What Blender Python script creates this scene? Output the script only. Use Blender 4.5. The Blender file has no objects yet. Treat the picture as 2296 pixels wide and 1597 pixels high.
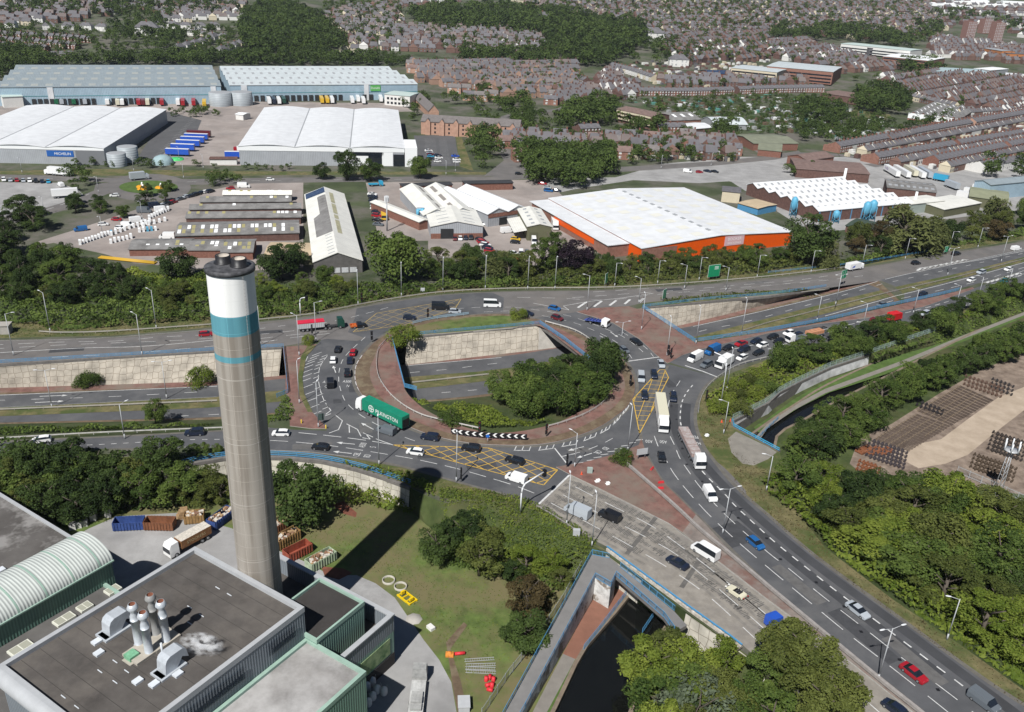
import bpy,bmesh,math,random
import numpy as np
from mathutils import Matrix,Vector
from mathutils.geometry import delaunay_2d_cdt
random.seed(7);RNG=np.random.default_rng(7)
C=bpy.context.scene.collection
SC=bpy.context.scene
# -- camera
CAMH=106.0;FPX=1942.25;PITCH=0.431584;ROLL=0.0472496;CX,CY=1148.0,798.5
_fw=np.array([0,math.cos(PITCH),-math.sin(PITCH)]);_up0=np.array([0,math.sin(PITCH),math.cos(PITCH)]);_rt0=np.array([1.0,0,0])
_rt=_rt0*math.cos(ROLL)+_up0*math.sin(ROLL);_up=-_rt0*math.sin(ROLL)+_up0*math.cos(ROLL)
cd=bpy.data.cameras.new('camera');cam=bpy.data.objects.new('camera',cd);C.objects.link(cam)
cd.sensor_width=36.0;cd.lens=FPX/2296*36.0;cd.clip_start=1.0;cd.clip_end=20000
cam.matrix_world=Matrix(((_rt[0],_up[0],-_fw[0],0),(_rt[1],_up[1],-_fw[1],0),(_rt[2],_up[2],-_fw[2],CAMH),(0,0,0,1)))
SC.camera=cam
SC.render.resolution_x=1024;SC.render.resolution_y=712
# -- light
SUN_EL=math.radians(50.0);SUN_AZ=math.radians(66.0)         # direction shadows fall towards, in the xy plane
w=bpy.data.worlds.new('World');SC.world=w;w.use_nodes=True
nt=w.node_tree;bg=nt.nodes['Background']
sk=nt.nodes.new('ShaderNodeTexSky');sk.sky_type='NISHITA';sk.sun_disc=False
sk.sun_elevation=SUN_EL
_sx,_sy=-math.cos(SUN_AZ),-math.sin(SUN_AZ)                    # towards the sun
sk.sun_rotation=math.atan2(_sx,_sy)
nt.links.new(sk.outputs[0],bg.inputs[0]);bg.inputs[1].default_value=0.05;sk.air_density=.55;sk.dust_density=.1
sl=bpy.data.lights.new('sun','SUN');sl.energy=5.0;sl.angle=math.radians(0.5);sl.color=(1.0,0.98,0.945)
so=bpy.data.objects.new('sun',sl);C.objects.link(so)
_d=Vector((math.cos(SUN_AZ)*math.cos(SUN_EL),math.sin(SUN_AZ)*math.cos(SUN_EL),-math.sin(SUN_EL)))
so.rotation_euler=_d.to_track_quat('-Z','Y').to_euler();so.location=(0,0,300)
SC.view_settings.view_transform='Standard';SC.view_settings.look='None';SC.view_settings.exposure=0.33;SC.view_settings.gamma=1.0
SC.cycles.max_bounces=6;SC.cycles.transparent_max_bounces=8;SC.cycles.volume_bounces=4
# -- measuring helpers (survey points seen in the photograph -> metres)
def W(x,y,z=0.0):
 d=_rt*(x-CX)/FPX-_up*(y-CY)/FPX+_fw
 t=(z-CAMH)/d[2]
 if t < 0 or d[1]*t > 700:
  a,c=600/d[1],9000/d[1]
  for _ in range(36):
   t=(a+c)/2
   if CAMH+d[2]*t > z+TH(d[1]*t):a=t
   else:c=t
  z=z+TH(d[1]*t)
 return (float(d[0]*t),float(d[1]*t),float(z))
def TH(y):
 """height of the hill the town stands on"""
 return 0.0 if y < 700 else .05*(y-700)**2/400 if y < 900 else min(66.0,5+.05*(y-900))
def W2(p,z=0.0):return W(p[0],p[1],z)[:2]
def WL(pts,z=0.0):return [W(a,b,z) for a,b in pts]
def px(X):
 d=np.array(X)-np.array([0,0,CAMH]);k=d@_fw
 return CX+FPX*(d@_rt)/k,CY-FPX*(d@_up)/k
def nrm(a,b):
 d=(b[0]-a[0],b[1]-a[1]);L=math.hypot(*d) or 1e-9
 return (d[0]/L,d[1]/L),L
def smooth(pts,n=6):
 """Catmull-Rom through points of any dimension"""
 P=[np.array(p,float) for p in pts]
 if len(P) < 3:return [tuple(p) for p in P]
 P=[2*P[0]-P[1]]+P+[2*P[-1]-P[-2]];out=[]
 for i in range(1,len(P)-2):
  a,b,c,d=P[i-1:i+3]
  for k in range(n):
   t=k/n
   out.append(tuple(0.5*((2*b)+(c-a)*t+(2*a-5*b+4*c-d)*t*t+(3*b-a-3*c+d)*t**3)))
 out.append(tuple(P[-2]));return out
def resample(pts,n):
 P=np.array(pts,float);s=np.r_[0,np.cumsum(np.linalg.norm(np.diff(P[:,:2],axis=0),axis=1))]
 q=np.linspace(0,s[-1],n)
 return [tuple(np.interp(t,s,P[:,k]) for k in range(P.shape[1])) for t in q]
def length(pts):
 P=np.array(pts,float);return float(np.linalg.norm(np.diff(P[:,:2],axis=0),axis=1).sum())
def along(pts,step):
 """points with headings every step metres"""
 P=np.array([p[:2] for p in pts],float);s=np.r_[0,np.cumsum(np.linalg.norm(np.diff(P,axis=0),axis=1))]
 out=[];t=0
 while t <= s[-1]+1e-6:
  i=min(max(int(np.searchsorted(s,t,'right'))-1,0),len(P)-2);d=P[i+1]-P[i];d=d/(np.linalg.norm(d)+1e-9)
  out.append((*(P[i]+d*(t-s[i])),math.atan2(d[1],d[0])));t += step
 return out
def inpoly(x,y,poly):
 r=False;j=len(poly)-1
 for i in range(len(poly)):
  xi,yi=poly[i][:2];xj,yj=poly[j][:2]
  if (yi > y) != (yj > y) and x < (xj-xi)*(y-yi)/(yj-yi)+xi:r=not r
  j=i
 return r
# -- materials
MATS={}
def mat(name,col,rough=0.8,var=0.0,scale=1.0,col2=None,metal=0.0,spec=0.3,bump=0.0,detail=4.0,stretch=None,col3=None,scale3=0.1,thr3=(0.5,0.62),trans=0.0):
 """noise-mixed principled material in object space"""
 if name in MATS:return MATS[name]
 m=bpy.data.materials.new(name);m.use_nodes=True;n=m.node_tree.nodes;l=m.node_tree.links
 b=n['Principled BSDF'];b.inputs['Roughness'].default_value=rough;b.inputs['Metallic'].default_value=metal
 b.inputs['Specular IOR Level'].default_value=spec
 c1=(*col,1)
 b.inputs['Base Color'].default_value=c1
 if var > 0 or col2:
  tc=n.new('ShaderNodeTexCoord');src=tc.outputs['Object']
  if stretch:
   mp=n.new('ShaderNodeMapping');mp.inputs['Scale'].default_value=stretch;l.new(src,mp.inputs[0]);src=mp.outputs[0]
  nz=n.new('ShaderNodeTexNoise');nz.inputs['Scale'].default_value=scale;nz.inputs['Detail'].default_value=detail;nz.inputs['Roughness'].default_value=0.65
  l.new(src,nz.inputs['Vector'])
  rp=n.new('ShaderNodeValToRGB');rp.color_ramp.elements[0].position=0.3;rp.color_ramp.elements[1].position=0.7
  c2=col2 or col
  rp.color_ramp.elements[0].color=(*[max(0,c*(1-var)) for c in col],1)
  rp.color_ramp.elements[1].color=(*[min(1,c*(1+var)) for c in c2],1)
  l.new(nz.outputs[0],rp.inputs[0]);outc=rp.outputs[0]
  if col3:
   n3=n.new('ShaderNodeTexNoise');n3.inputs['Scale'].default_value=scale3;n3.inputs['Detail'].default_value=6;n3.inputs['Roughness'].default_value=0.7;l.new(tc.outputs['Object'],n3.inputs['Vector'])
   r3=n.new('ShaderNodeValToRGB');r3.color_ramp.elements[0].position,r3.color_ramp.elements[1].position=thr3
   l.new(n3.outputs[0],r3.inputs[0]);mx=n.new('ShaderNodeMixRGB');l.new(r3.outputs[0],mx.inputs[0]);l.new(outc,mx.inputs[1]);mx.inputs[2].default_value=(*col3,1);outc=mx.outputs[0]
  l.new(outc,b.inputs['Base Color'])
  if bump > 0:
   bp=n.new('ShaderNodeBump');bp.inputs['Strength'].default_value=bump;bp.inputs['Distance'].default_value=0.05
   l.new(nz.outputs[0],bp.inputs['Height']);l.new(bp.outputs[0],b.inputs['Normal'])
 MATS[name]=m;return m
def ribbed(name,col,pitch=0.35,rough=0.5,dark=0.7,axis='u',metal=0.0,var=0.06):
 """corrugated sheet: fine light and dark ribs from a wave in UV metres"""
 if name in MATS:return MATS[name]
 m=bpy.data.materials.new(name);m.use_nodes=True;n=m.node_tree.nodes;l=m.node_tree.links;b=n['Principled BSDF']
 b.inputs['Roughness'].default_value=rough;b.inputs['Metallic'].default_value=metal;b.inputs['Specular IOR Level'].default_value=0.3
 uv=n.new('ShaderNodeUVMap');sp=n.new('ShaderNodeSeparateXYZ');l.new(uv.outputs[0],sp.inputs[0])
 mu=n.new('ShaderNodeMath');mu.operation='MULTIPLY';mu.inputs[1].default_value=2*math.pi/pitch;l.new(sp.outputs[0 if axis == 'u' else 1],mu.inputs[0])
 si=n.new('ShaderNodeMath');si.operation='SINE';l.new(mu.outputs[0],si.inputs[0])
 tc=n.new('ShaderNodeTexCoord');nz=n.new('ShaderNodeTexNoise');nz.inputs['Scale'].default_value=0.25;nz.inputs['Detail'].default_value=5;l.new(tc.outputs['Object'],nz.inputs['Vector'])
 rp=n.new('ShaderNodeValToRGB');rp.color_ramp.elements[0].position=0.35;rp.color_ramp.elements[1].position=0.65
 rp.color_ramp.elements[0].color=(*[c*(1-var) for c in col],1);rp.color_ramp.elements[1].color=(*[min(1,c*(1+var)) for c in col],1);l.new(nz.outputs[0],rp.inputs[0])
 r2=n.new('ShaderNodeMapRange');r2.inputs[1].default_value=-1;r2.inputs[2].default_value=1;r2.inputs[3].default_value=dark;r2.inputs[4].default_value=1.0;l.new(si.outputs[0],r2.inputs[0])
 mx=n.new('ShaderNodeMixRGB');mx.blend_type='MULTIPLY';mx.inputs[0].default_value=1;l.new(rp.outputs[0],mx.inputs[1]);l.new(r2.outputs[0],mx.inputs[2]);l.new(mx.outputs[0],b.inputs['Base Color'])
 bp=n.new('ShaderNodeBump');bp.inputs['Strength'].default_value=0.5;bp.inputs['Distance'].default_value=0.06;l.new(si.outputs[0],bp.inputs['Height']);l.new(bp.outputs[0],b.inputs['Normal'])
 MATS[name]=m;return m
def foliage(name,dark,light):
 """leaf colour from a per-leaf value stored on the mesh plus a little per-tree variation"""
 m=bpy.data.materials.new(name);m.use_nodes=True;n=m.node_tree.nodes;l=m.node_tree.links;b=n['Principled BSDF']
 b.inputs['Roughness'].default_value=0.7;b.inputs['Specular IOR Level'].default_value=0.15
 at=n.new('ShaderNodeAttribute');at.attribute_name='tint'
 oi=n.new('ShaderNodeObjectInfo')
 mr=n.new('ShaderNodeMapRange');mr.inputs[3].default_value=-0.32;mr.inputs[4].default_value=0.32;l.new(oi.outputs['Random'],mr.inputs[0])
 ad=n.new('ShaderNodeMath');ad.operation='ADD';ad.use_clamp=True;l.new(at.outputs['Fac'],ad.inputs[0]);l.new(mr.outputs[0],ad.inputs[1])
 mx=n.new('ShaderNodeMixRGB');mx.inputs[1].default_value=(*dark,1);mx.inputs[2].default_value=(*light,1);l.new(ad.outputs[0],mx.inputs[0]);l.new(mx.outputs[0],b.inputs['Base Color'])
 tr=n.new('ShaderNodeBsdfTranslucent');l.new(mx.outputs[0],tr.inputs[0]);ms=n.new('ShaderNodeMixShader');ms.inputs[0].default_value=0.34
 l.new(b.outputs[0],ms.inputs[1]);l.new(tr.outputs[0],ms.inputs[2]);l.new(ms.outputs[0],n['Material Output'].inputs[0])
 MATS[name]=m;return m
asphalt=mat('asphalt',(0.07,0.072,0.077),0.85,0.17,0.12,col2=(0.086,0.087,0.092),detail=8,col3=(0.108,0.106,0.104),scale3=0.06,thr3=(0.5,0.75))
asphalt_old=mat('asphalt_old',(0.115,0.108,0.104),0.9,0.12,0.15,col2=(0.13,0.122,0.118),detail=8,col3=(0.16,0.145,0.13),scale3=0.05,thr3=(0.5,0.75))
asphalt_dark=mat('asphalt_dark',(0.035,0.036,0.04),0.85,0.15,0.2,detail=8)
concrete_road=mat('concrete_road',(0.205,0.186,0.16),0.9,0.14,0.5,col2=(0.24,0.22,0.192),detail=8,col3=(0.18,0.165,0.15),scale3=0.09,thr3=(0.5,0.7))
paving_red=mat('paving_red',(0.14,0.075,0.062),0.9,0.22,0.4,col2=(0.18,0.096,0.08),detail=8,col3=(0.165,0.13,0.105),scale3=0.09,thr3=(0.46,0.64))
soil=mat('soil',(0.12,0.085,0.055),0.95,0.3,0.4,detail=8,col3=(0.16,0.13,0.085),scale3=0.2)
yard=mat('yard',(0.24,0.205,0.185),0.9,0.12,0.06,col2=(0.29,0.255,0.235),detail=9,col3=(0.19,0.17,0.16),scale3=0.04,thr3=(0.5,0.7))
yard_grey=mat('yard_grey',(0.24,0.235,0.23),0.9,0.14,0.1,col2=(0.29,0.285,0.28),detail=9,col3=(0.36,0.355,0.35),scale3=0.06,thr3=(0.55,0.75))
lot=mat('lot',(0.085,0.085,0.088),0.9,0.15,0.1,detail=8)
grass=mat('grass',(0.068,0.104,0.024),0.95,0.35,0.35,col2=(0.09,0.125,0.032),detail=10,col3=(0.135,0.118,0.056),scale3=0.07,thr3=(0.42,0.6))
grass_dry=mat('grass_dry',(0.115,0.098,0.044),0.95,0.3,0.5,col2=(0.135,0.118,0.056),detail=10,col3=(0.055,0.075,0.02),scale3=0.12,thr3=(0.42,0.6))
grass_lush=mat('grass_lush',(0.055,0.095,0.02),0.95,0.25,0.4,col2=(0.07,0.115,0.028),detail=9)
scrubland=mat('scrubland',(0.034,0.056,0.014),0.95,0.4,0.2,col2=(0.05,0.065,0.02),detail=10,col3=(0.085,0.075,0.035),scale3=0.03,thr3=(0.5,0.7))
town_ground=mat('town_ground',(0.038,0.055,0.022),0.95,0.35,0.05,col2=(0.055,0.068,0.032),detail=10,col3=(0.115,0.105,0.09),scale3=0.03,thr3=(0.45,0.62))
white_paint=mat('white_paint',(0.50,0.50,0.49),0.8,0.28,1.2)
worn_white=mat('worn_white',(0.30,0.30,0.29),0.8,0.35,1.5)
yellow_paint=mat('yellow_paint',(0.52,0.33,0.055),0.7,0.2,2.0)
concrete=mat('concrete',(0.33,0.31,0.28),0.9,0.15,0.6,detail=8)
concrete_dark=mat('concrete_dark',(0.14,0.13,0.12),0.9,0.25,0.8,detail=8)
blue_paint=mat('blue_paint',(0.075,0.24,0.42),0.5,0.1,1.0)
galv=mat('galvanised',(0.42,0.43,0.44),0.45,0.1,2.0,metal=0.3)
steel_white=mat('steel_white',(0.62,0.63,0.64),0.45)
black=mat('black',(0.012,0.012,0.014),0.5)
rubber=mat('rubber',(0.015,0.015,0.016),0.8)
glass=mat('glass',(0.012,0.016,0.022),0.08,spec=0.6)
# -- mesh helpers
class MB:
 """collects shapes with material slots, then links them as ONE mesh object"""
 def __init__(s):s.v=[];s.f=[];s.m=[];s.uv=[];s.sm=[]
 def face(s,pts,m=0,uv=None,smooth=False):
  k=len(s.v);s.v.extend([tuple(p) for p in pts]);s.f.append(tuple(range(k,k+len(pts))));s.m.append(m)
  if uv is None:
   a=np.array(pts[0],float);b=np.array(pts[1],float)-a;c=np.array(pts[-1],float)-a
   u=b/(np.linalg.norm(b)+1e-9);nn=np.cross(b,c);v=np.cross(nn,u);v=v/(np.linalg.norm(v)+1e-9)
   uv=[(float((np.array(p)-a)@u),float((np.array(p)-a)@v)) for p in pts]
  s.uv.append(uv);s.sm.append(smooth)
 def box(s,x0,x1,y0,y1,z0,z1,m=0,mt=None,T=None):
  p=[(x0,y0,z0),(x1,y0,z0),(x1,y1,z0),(x0,y1,z0),(x0,y0,z1),(x1,y0,z1),(x1,y1,z1),(x0,y1,z1)]
  if T is not None:p=[T(q) for q in p]
  for q,mm in (((0,1,5,4),m),((1,2,6,5),m),((2,3,7,6),m),((3,0,4,7),m),((4,5,6,7),m if mt is None else mt),((3,2,1,0),m)):
   s.face([p[i] for i in q],mm)
 def prism(s,poly,z0,z1,m=0,mt=None,bottom=True):
  """poly counter-clockwise in xy"""
  if sum(poly[i][0]*poly[(i+1) % len(poly)][1]-poly[(i+1) % len(poly)][0]*poly[i][1] for i in range(len(poly))) < 0:poly=poly[::-1]
  n=len(poly)
  for i in range(n):
   a,b=poly[i],poly[(i+1) % n]
   s.face([(a[0],a[1],z0),(b[0],b[1],z0),(b[0],b[1],z1),(a[0],a[1],z1)],m)
  s.face([(p[0],p[1],z1) for p in poly],m if mt is None else mt)
  if bottom:s.face([(p[0],p[1],z0) for p in reversed(poly)],m)
 def tube(s,a,b,r0,r1=None,n=8,m=0,caps=True,smooth=True):
  r1=r0 if r1 is None else r1
  a=np.array(a,float);b=np.array(b,float);d=b-a;d=d/(np.linalg.norm(d)+1e-9)
  u=np.cross(d,[0,0,1.0]);
  if np.linalg.norm(u) < 1e-3:u=np.array([1.0,0,0])
  u=u/np.linalg.norm(u);v=np.cross(d,u)
  A=[a+r0*(math.cos(t)*u+math.sin(t)*v) for t in np.arange(n)*2*math.pi/n];B=[b+r1*(math.cos(t)*u+math.sin(t)*v) for t in np.arange(n)*2*math.pi/n]
  for i in range(n):
   j=(i+1) % n;s.face([A[j],A[i],B[i],B[j]],m,smooth=smooth)
  if caps:s.face(A,m);s.face(B[::-1],m)
 def path(s,pts,r,n=6,m=0):
  for a,b in zip(pts[:-1],pts[1:]):s.tube(a,b,r,r,n,m)
 def lathe(s,prof,n=24,m=0,cx=0,cy=0,mats=None,smooth=True):
  """prof: list of (r,z)"""
  for k,((r0,z0),(r1,z1)) in enumerate(zip(prof[:-1],prof[1:])):
   for i in range(n):
    a,b=2*math.pi*i/n,2*math.pi*(i+1)/n
    q=[(cx+r0*math.cos(a),cy+r0*math.sin(a),z0),(cx+r0*math.cos(b),cy+r0*math.sin(b),z0),(cx+r1*math.cos(b),cy+r1*math.sin(b),z1),(cx+r1*math.cos(a),cy+r1*math.sin(a),z1)]
    if r1 < 1e-6:q=q[:3]
    elif r0 < 1e-6:q=[q[0],q[2],q[3]]
    R=max(r0,r1)
    s.face(q,m if mats is None else mats[k],uv=[(R*a,z0),(R*b,z0),(R*b,z1),(R*a,z1)][:len(q)],smooth=smooth)
 def build(s,name,mats,parent=None,weld=False):
  me=bpy.data.meshes.new(name);me.from_pydata(s.v,[],s.f)
  if not isinstance(mats,(list,tuple)):mats=[mats]
  for m in mats:me.materials.append(m)
  me.polygons.foreach_set('material_index',s.m);me.polygons.foreach_set('use_smooth',s.sm)
  uvl=me.uv_layers.new(name='UVMap');uvl.data.foreach_set('uv',[c for u in s.uv for q in u for c in q])
  if weld or any(s.sm):
   bm=bmesh.new();bm.from_mesh(me);bmesh.ops.remove_doubles(bm,verts=bm.verts,dist=0.0005);bm.to_mesh(me);bm.free()
  me.update();o=bpy.data.objects.new(name,me);C.objects.link(o)
  if parent:o.parent=parent
  return o
def tag(o,label=None,cat=None,group=None,kind=None):
 if label:o['label']=label
 if cat:o['category']=cat
 if group:o['group']=group
 if kind:o['kind']=kind
 return o
def thing(name,label,cat,loc=(0,0,0),rz=0.0,group=None):
 o=bpy.data.objects.new(name,None);C.objects.link(o);o.location=loc;o.rotation_euler=(0,0,rz);o.empty_display_size=0.5
 return tag(o,label,cat,group)
def kids():
 d={}
 for o in bpy.data.objects:
  if o.parent:d.setdefault(o.parent.name,[]).append(o)
 return d
def dup(root,loc,rz=0.0,label=None,group=None,scale=None,_children=None):
 r=root.copy();C.objects.link(r);r.location=loc;r.rotation_euler=(0,0,rz)
 if label:r['label']=label
 if group:r['group']=group
 if scale is not None:r.scale=scale if isinstance(scale,(tuple,list)) else (scale,)*3
 for ch in (_children if _children is not None else root.children):
  c=ch.copy();C.objects.link(c);c.parent=r
  for g in ch.children:
   e=g.copy();C.objects.link(e);e.parent=c
 return r
def struct(o):return tag(o,kind='structure')
def sheet(name,poly,z,m):
 """a flat surface from survey points"""
 b=MB();P=[W2(p) if len(p) == 2 else p[:2] for p in poly]
 if sum(P[i][0]*P[(i+1) % len(P)][1]-P[(i+1) % len(P)][0]*P[i][1] for i in range(len(P))) < 0:P=P[::-1]
 b.face([(p[0],p[1],z+TH(p[1])) for p in P]);return struct(b.build(name,m))
def ribbon_mb(b,lines,n,m=0):
 R=[resample(l,n) for l in lines]
 for A,B in zip(R[:-1],R[1:]):
  for i in range(n-1):b.face([A[i],B[i],B[i+1],A[i+1]],m,smooth=False)
ORD=['first','second','third','fourth','fifth','sixth','seventh','eighth','ninth','tenth','eleventh','twelfth','thirteenth','fourteenth','fifteenth','sixteenth','seventeenth','eighteenth','nineteenth','twentieth',
       '21st','22nd','23rd','24th','25th','26th','27th','28th','29th','30th','31st','32nd','33rd','34th','35th','36th','37th','38th','39th','40th','41st','42nd','43rd','44th','45th','46th','47th','48th','49th','50th','51st','52nd','53rd','54th','55th','56th','57th','58th','59th','60th']
# == TERRAIN
def fill(name,outer,holes,z,m):
 vs=[];es=[]
 for loop in [outer]+holes:
  k=len(vs);vs += [Vector((p[0],p[1])) for p in loop];es += [(k+i,k+(i+1) % len(loop)) for i in range(len(loop))]
 r=delaunay_2d_cdt(vs,es,[],0,1e-5);V,F_=r[0],r[2]
 b=MB();pts=[tuple(v) for v in V]
 for f in F_:
  cx=sum(pts[i][0] for i in f)/3;cy=sum(pts[i][1] for i in f)/3
  if inpoly(cx,cy,outer) and not any(inpoly(cx,cy,h) for h in holes):
   q=[(pts[i][0],pts[i][1],z) for i in f]
   if (q[1][0]-q[0][0])*(q[2][1]-q[0][1])-(q[1][1]-q[0][1])*(q[2][0]-q[0][0]) < 0:q=q[::-1]
   b.face(q)
 return struct(b.build(name,m))
def zA(x):                                              # floor of the sunken dual carriageway
 return -6.5 if x < 58 else min(0.0,-6.5+6.5*(x-58)/80.0)
def WA(p):                                              # a survey point on the sunken carriageway
 z=-6.5
 for _ in range(12):z=zA(W(p[0],p[1],z)[0])
 return W(p[0],p[1],z)
LZ,RZ,WZ,WZR=-5.2,-3.0,-5.9,-3.8                            # low ground by the plant, tow path on the right, canal water
N0=[(-260,187)]+[W2(p) for p in [(0,818),(300,800),(632,781),(880,762),(1209,729),(1440,692),(1722,664),(1852,645)]]+[(138,317.5)]
N1=[(-260,186.2)]+[WA(p)[:2] for p in [(0,869.5),(250,862),(487,854.5),(909,818),(1235,781),(1515,731),(1722,682),(1797,662)]]+[(138,317)]
S2=[(-260,169),(-129,188.6),(-76,196.2),(-13.7,214),(10,222),(40,238),(56.5,247.8),(82,259.0),(127,285.8),(138,292.6)]
S3=[(-260,146)]+[W2(p) for p in [(0,988),(300,975),(500,966),(600,957)]]+[(-58.5,200.5),(-47,203.5),(-28.6,207),(-25.3,199.1),(-15.7,189.3),(-4.3,183.7),(6.6,187),(15,192.5),(21,201),(25,218),(29,231),(56.4,247),(82,258.1),(127,285),(138,292)]
def atx(line,xs):
 L=np.array(line);return [(float(x),float(np.interp(x,L[:,0],L[:,1]))) for x in xs]
XS=sorted(set(list(np.linspace(-260,138,90))+[p[0] for p in S3]+[p[0] for p in N0 if -260 <= p[0] <= 138]))
n0=[(x,y,0.0) for x,y in atx(N0,XS)];n1=[(x,y,zA(x)) for x,y in atx(N1,XS)]
s2=[(x,y,zA(x)) for x,y in atx(S2,XS)];s3=[(x,y,0.0) for x,y in atx(S3,XS)]
b=MB();ribbon_mb_lines=lambda b,A,B:[b.face([B[i],B[i+1],A[i+1],A[i]]) for i in range(len(A)-1)]
ribbon_mb_lines(b,n1,s2);struct(b.build('cutting_floor',soil))
b=MB();ribbon_mb_lines(b,s2,s3);struct(b.build('cutting_embankment',scrubland))
HOLE1=[p[:2] for p in n0]+[p[:2] for p in s3[::-1]]
def crazy(name,base,cell,line=(0.34,0.30,0.27),squash=1.0):
 m=bpy.data.materials.new(name);m.use_nodes=True;n=m.node_tree.nodes;l=m.node_tree.links;b=n['Principled BSDF'];b.inputs['Roughness'].default_value=0.95;b.inputs['Specular IOR Level'].default_value=0.1
 uv=n.new('ShaderNodeUVMap');mp=n.new('ShaderNodeMapping');mp.inputs['Scale'].default_value=(1,squash,1);l.new(uv.outputs[0],mp.inputs[0])
 vo=n.new('ShaderNodeTexVoronoi');vo.feature='DISTANCE_TO_EDGE';vo.inputs['Scale'].default_value=1.0/cell;vo.inputs['Randomness'].default_value=0.32;l.new(mp.outputs[0],vo.inputs['Vector'])
 rp=n.new('ShaderNodeValToRGB');rp.color_ramp.elements[0].position=0.015;rp.color_ramp.elements[1].position=0.05;rp.color_ramp.elements[0].color=(*line,1);rp.color_ramp.elements[1].color=(1,1,1,1);l.new(vo.outputs[0],rp.inputs[0])
 nz=n.new('ShaderNodeTexNoise');nz.inputs['Scale'].default_value=0.35;nz.inputs['Detail'].default_value=8;l.new(mp.outputs[0],nz.inputs['Vector'])
 r2=n.new('ShaderNodeValToRGB');r2.color_ramp.elements[0].position=0.3;r2.color_ramp.elements[1].position=0.6;r2.color_ramp.elements[0].color=(*[c*0.62 for c in base],1);r2.color_ramp.elements[1].color=(*base,1);l.new(nz.outputs[0],r2.inputs[0])
 mx=n.new('ShaderNodeMixRGB');mx.blend_type='MULTIPLY';mx.inputs[0].default_value=0.75;l.new(r2.outputs[0],mx.inputs[1]);l.new(rp.outputs[0],mx.inputs[2]);l.new(mx.outputs[0],b.inputs['Base Color'])
 MATS[name]=m;return m
stone_wall=crazy('stone_wall',(0.40,0.36,0.30),1.8,squash=1.15)
pale_wall=crazy('pale_wall',(0.52,0.49,0.42),2.0,squash=1.0)
brick_red=mat('brick_red',(0.165,0.075,0.055),0.9,0.2,1.2,col2=(0.20,0.095,0.07),detail=8)
def wall_between(name,label,top,bot,m,thick=0.7,group=None,coping=True):
 """wall whose face runs from a top line to a bottom line (lists of x,y,z with equal counts); the body lies behind"""
 t=thing(name,label,'wall',(top[len(top)//2][0],top[len(top)//2][1],0),0,group);ox,oy=t.location[0],t.location[1]
 b=MB();u=0
 tl=[(p[0]-ox,p[1]-oy,p[2]) for p in top];bl=[(p[0]-ox,p[1]-oy,p[2]) for p in bot]
 for i in range(len(tl)-1):
  d=math.hypot(tl[i+1][0]-tl[i][0],tl[i+1][1]-tl[i][1]);h0=tl[i][2]-bl[i][2];h1=tl[i+1][2]-bl[i+1][2]
  b.face([bl[i],bl[i+1],tl[i+1],tl[i]],0,uv=[(u,0),(u+d,0),(u+d,h1+0.01),(u,h0+0.01)]);u += d
 b.build('face',m,t)
 if coping:
  b=MB()
  for i in range(len(tl)-1):
   (dx,dy),L=nrm(tl[i],tl[i+1]);nx,ny=-dy,dx
   if (bl[i][0]-tl[i][0])*nx+(bl[i][1]-tl[i][1])*ny > 0:nx,ny=-nx,-ny
   def T(p,o=tl[i],dx=dx,dy=dy,nx=nx,ny=ny):return (o[0]+p[0]*dx+p[1]*nx,o[1]+p[0]*dy+p[1]*ny,o[2]+p[2])
   b.box(0,L,-0.15,thick,-0.45,0.3,T=T)
  b.build('coping',concrete_dark,t)
 return t
def pick(lo,hi,A):return [p for p,x in zip(A,XS) if lo-1e-6 <= x <= hi+1e-6]
def off(A,d):return [(p[0],p[1]-d,p[2]) for p in A]
i0=W2((636,781))[0];i1=W2((884,762))[0];i2=W2((1209,729))[0];i3=W2((1440,692))[0]
wall_between('retaining_wall','long pale crazy-paved stone retaining wall of the sunken road at the left, behind the chimney',off(pick(-260,i0,n0),.15),off(pick(-260,i0,n1),.15),stone_wall)
wall_between('retaining_wall','pale stone retaining wall inside the roundabout, below the grass bank',off(pick(i1,i2,n0),.15),off(pick(i1,i2,n1),.15),stone_wall)
wall_between('retaining_wall','stone retaining wall of the sunken road that tapers away to the right of the roundabout',off(pick(i3,118,n0),.15),off(pick(i3,118,n1),.15),stone_wall)
wall_between('bridge_abutment','shaded abutment under the left bridge of the roundabout',off(pick(i0,i1,n0),.1),off(pick(i0,i1,n1),.1),concrete,coping=False)
wall_between('bridge_abutment','shaded abutment under the right bridge of the roundabout',off(pick(i2,i3,n0),.1),off(pick(i2,i3,n1),.1),concrete,coping=False)
T2p=[(-500,1030),(0,1018),(200,1012),(330,1034),(368,1058),(430,1040),(500,1028),(560,1025),(640,1026.5),(720,1034),(800,1052),(860,1071),(920,1094),(970,1118),(1000,1128),(1060,1122),(1150,1128),(1205,1148),(1288,1198),(1340,1230),(1361,1242),(1440,1301),(1540,1374),(1636,1441),(1730,1507),(1850,1605),(2100,1820)]
T2d=[13,13,12,8,.4,.4,.4,.4,.4,.4,.4,.4,.4,2.5,5,9,11,10,8,3,.4,.4,.4,.4,5,7,7]
T2=[W(a,b_,0) for a,b_ in T2p]
B2=[]
for i,p in enumerate(T2):
 a=T2[max(0,i-1)];c=T2[min(len(T2)-1,i+1)];(dx,dy),_=nrm(a,c);B2.append((p[0]+dy*T2d[i],p[1]-dx*T2d[i],LZ))
b=MB();ribbon_mb_lines(b,B2,T2);struct(b.build('road_embankment',scrubland))
HOLE2=[p[:2] for p in T2]+[(110,60),(-330,60)]
LOW2=[p[:2] for p in B2]+[(110,60),(-330,60)]
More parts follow.
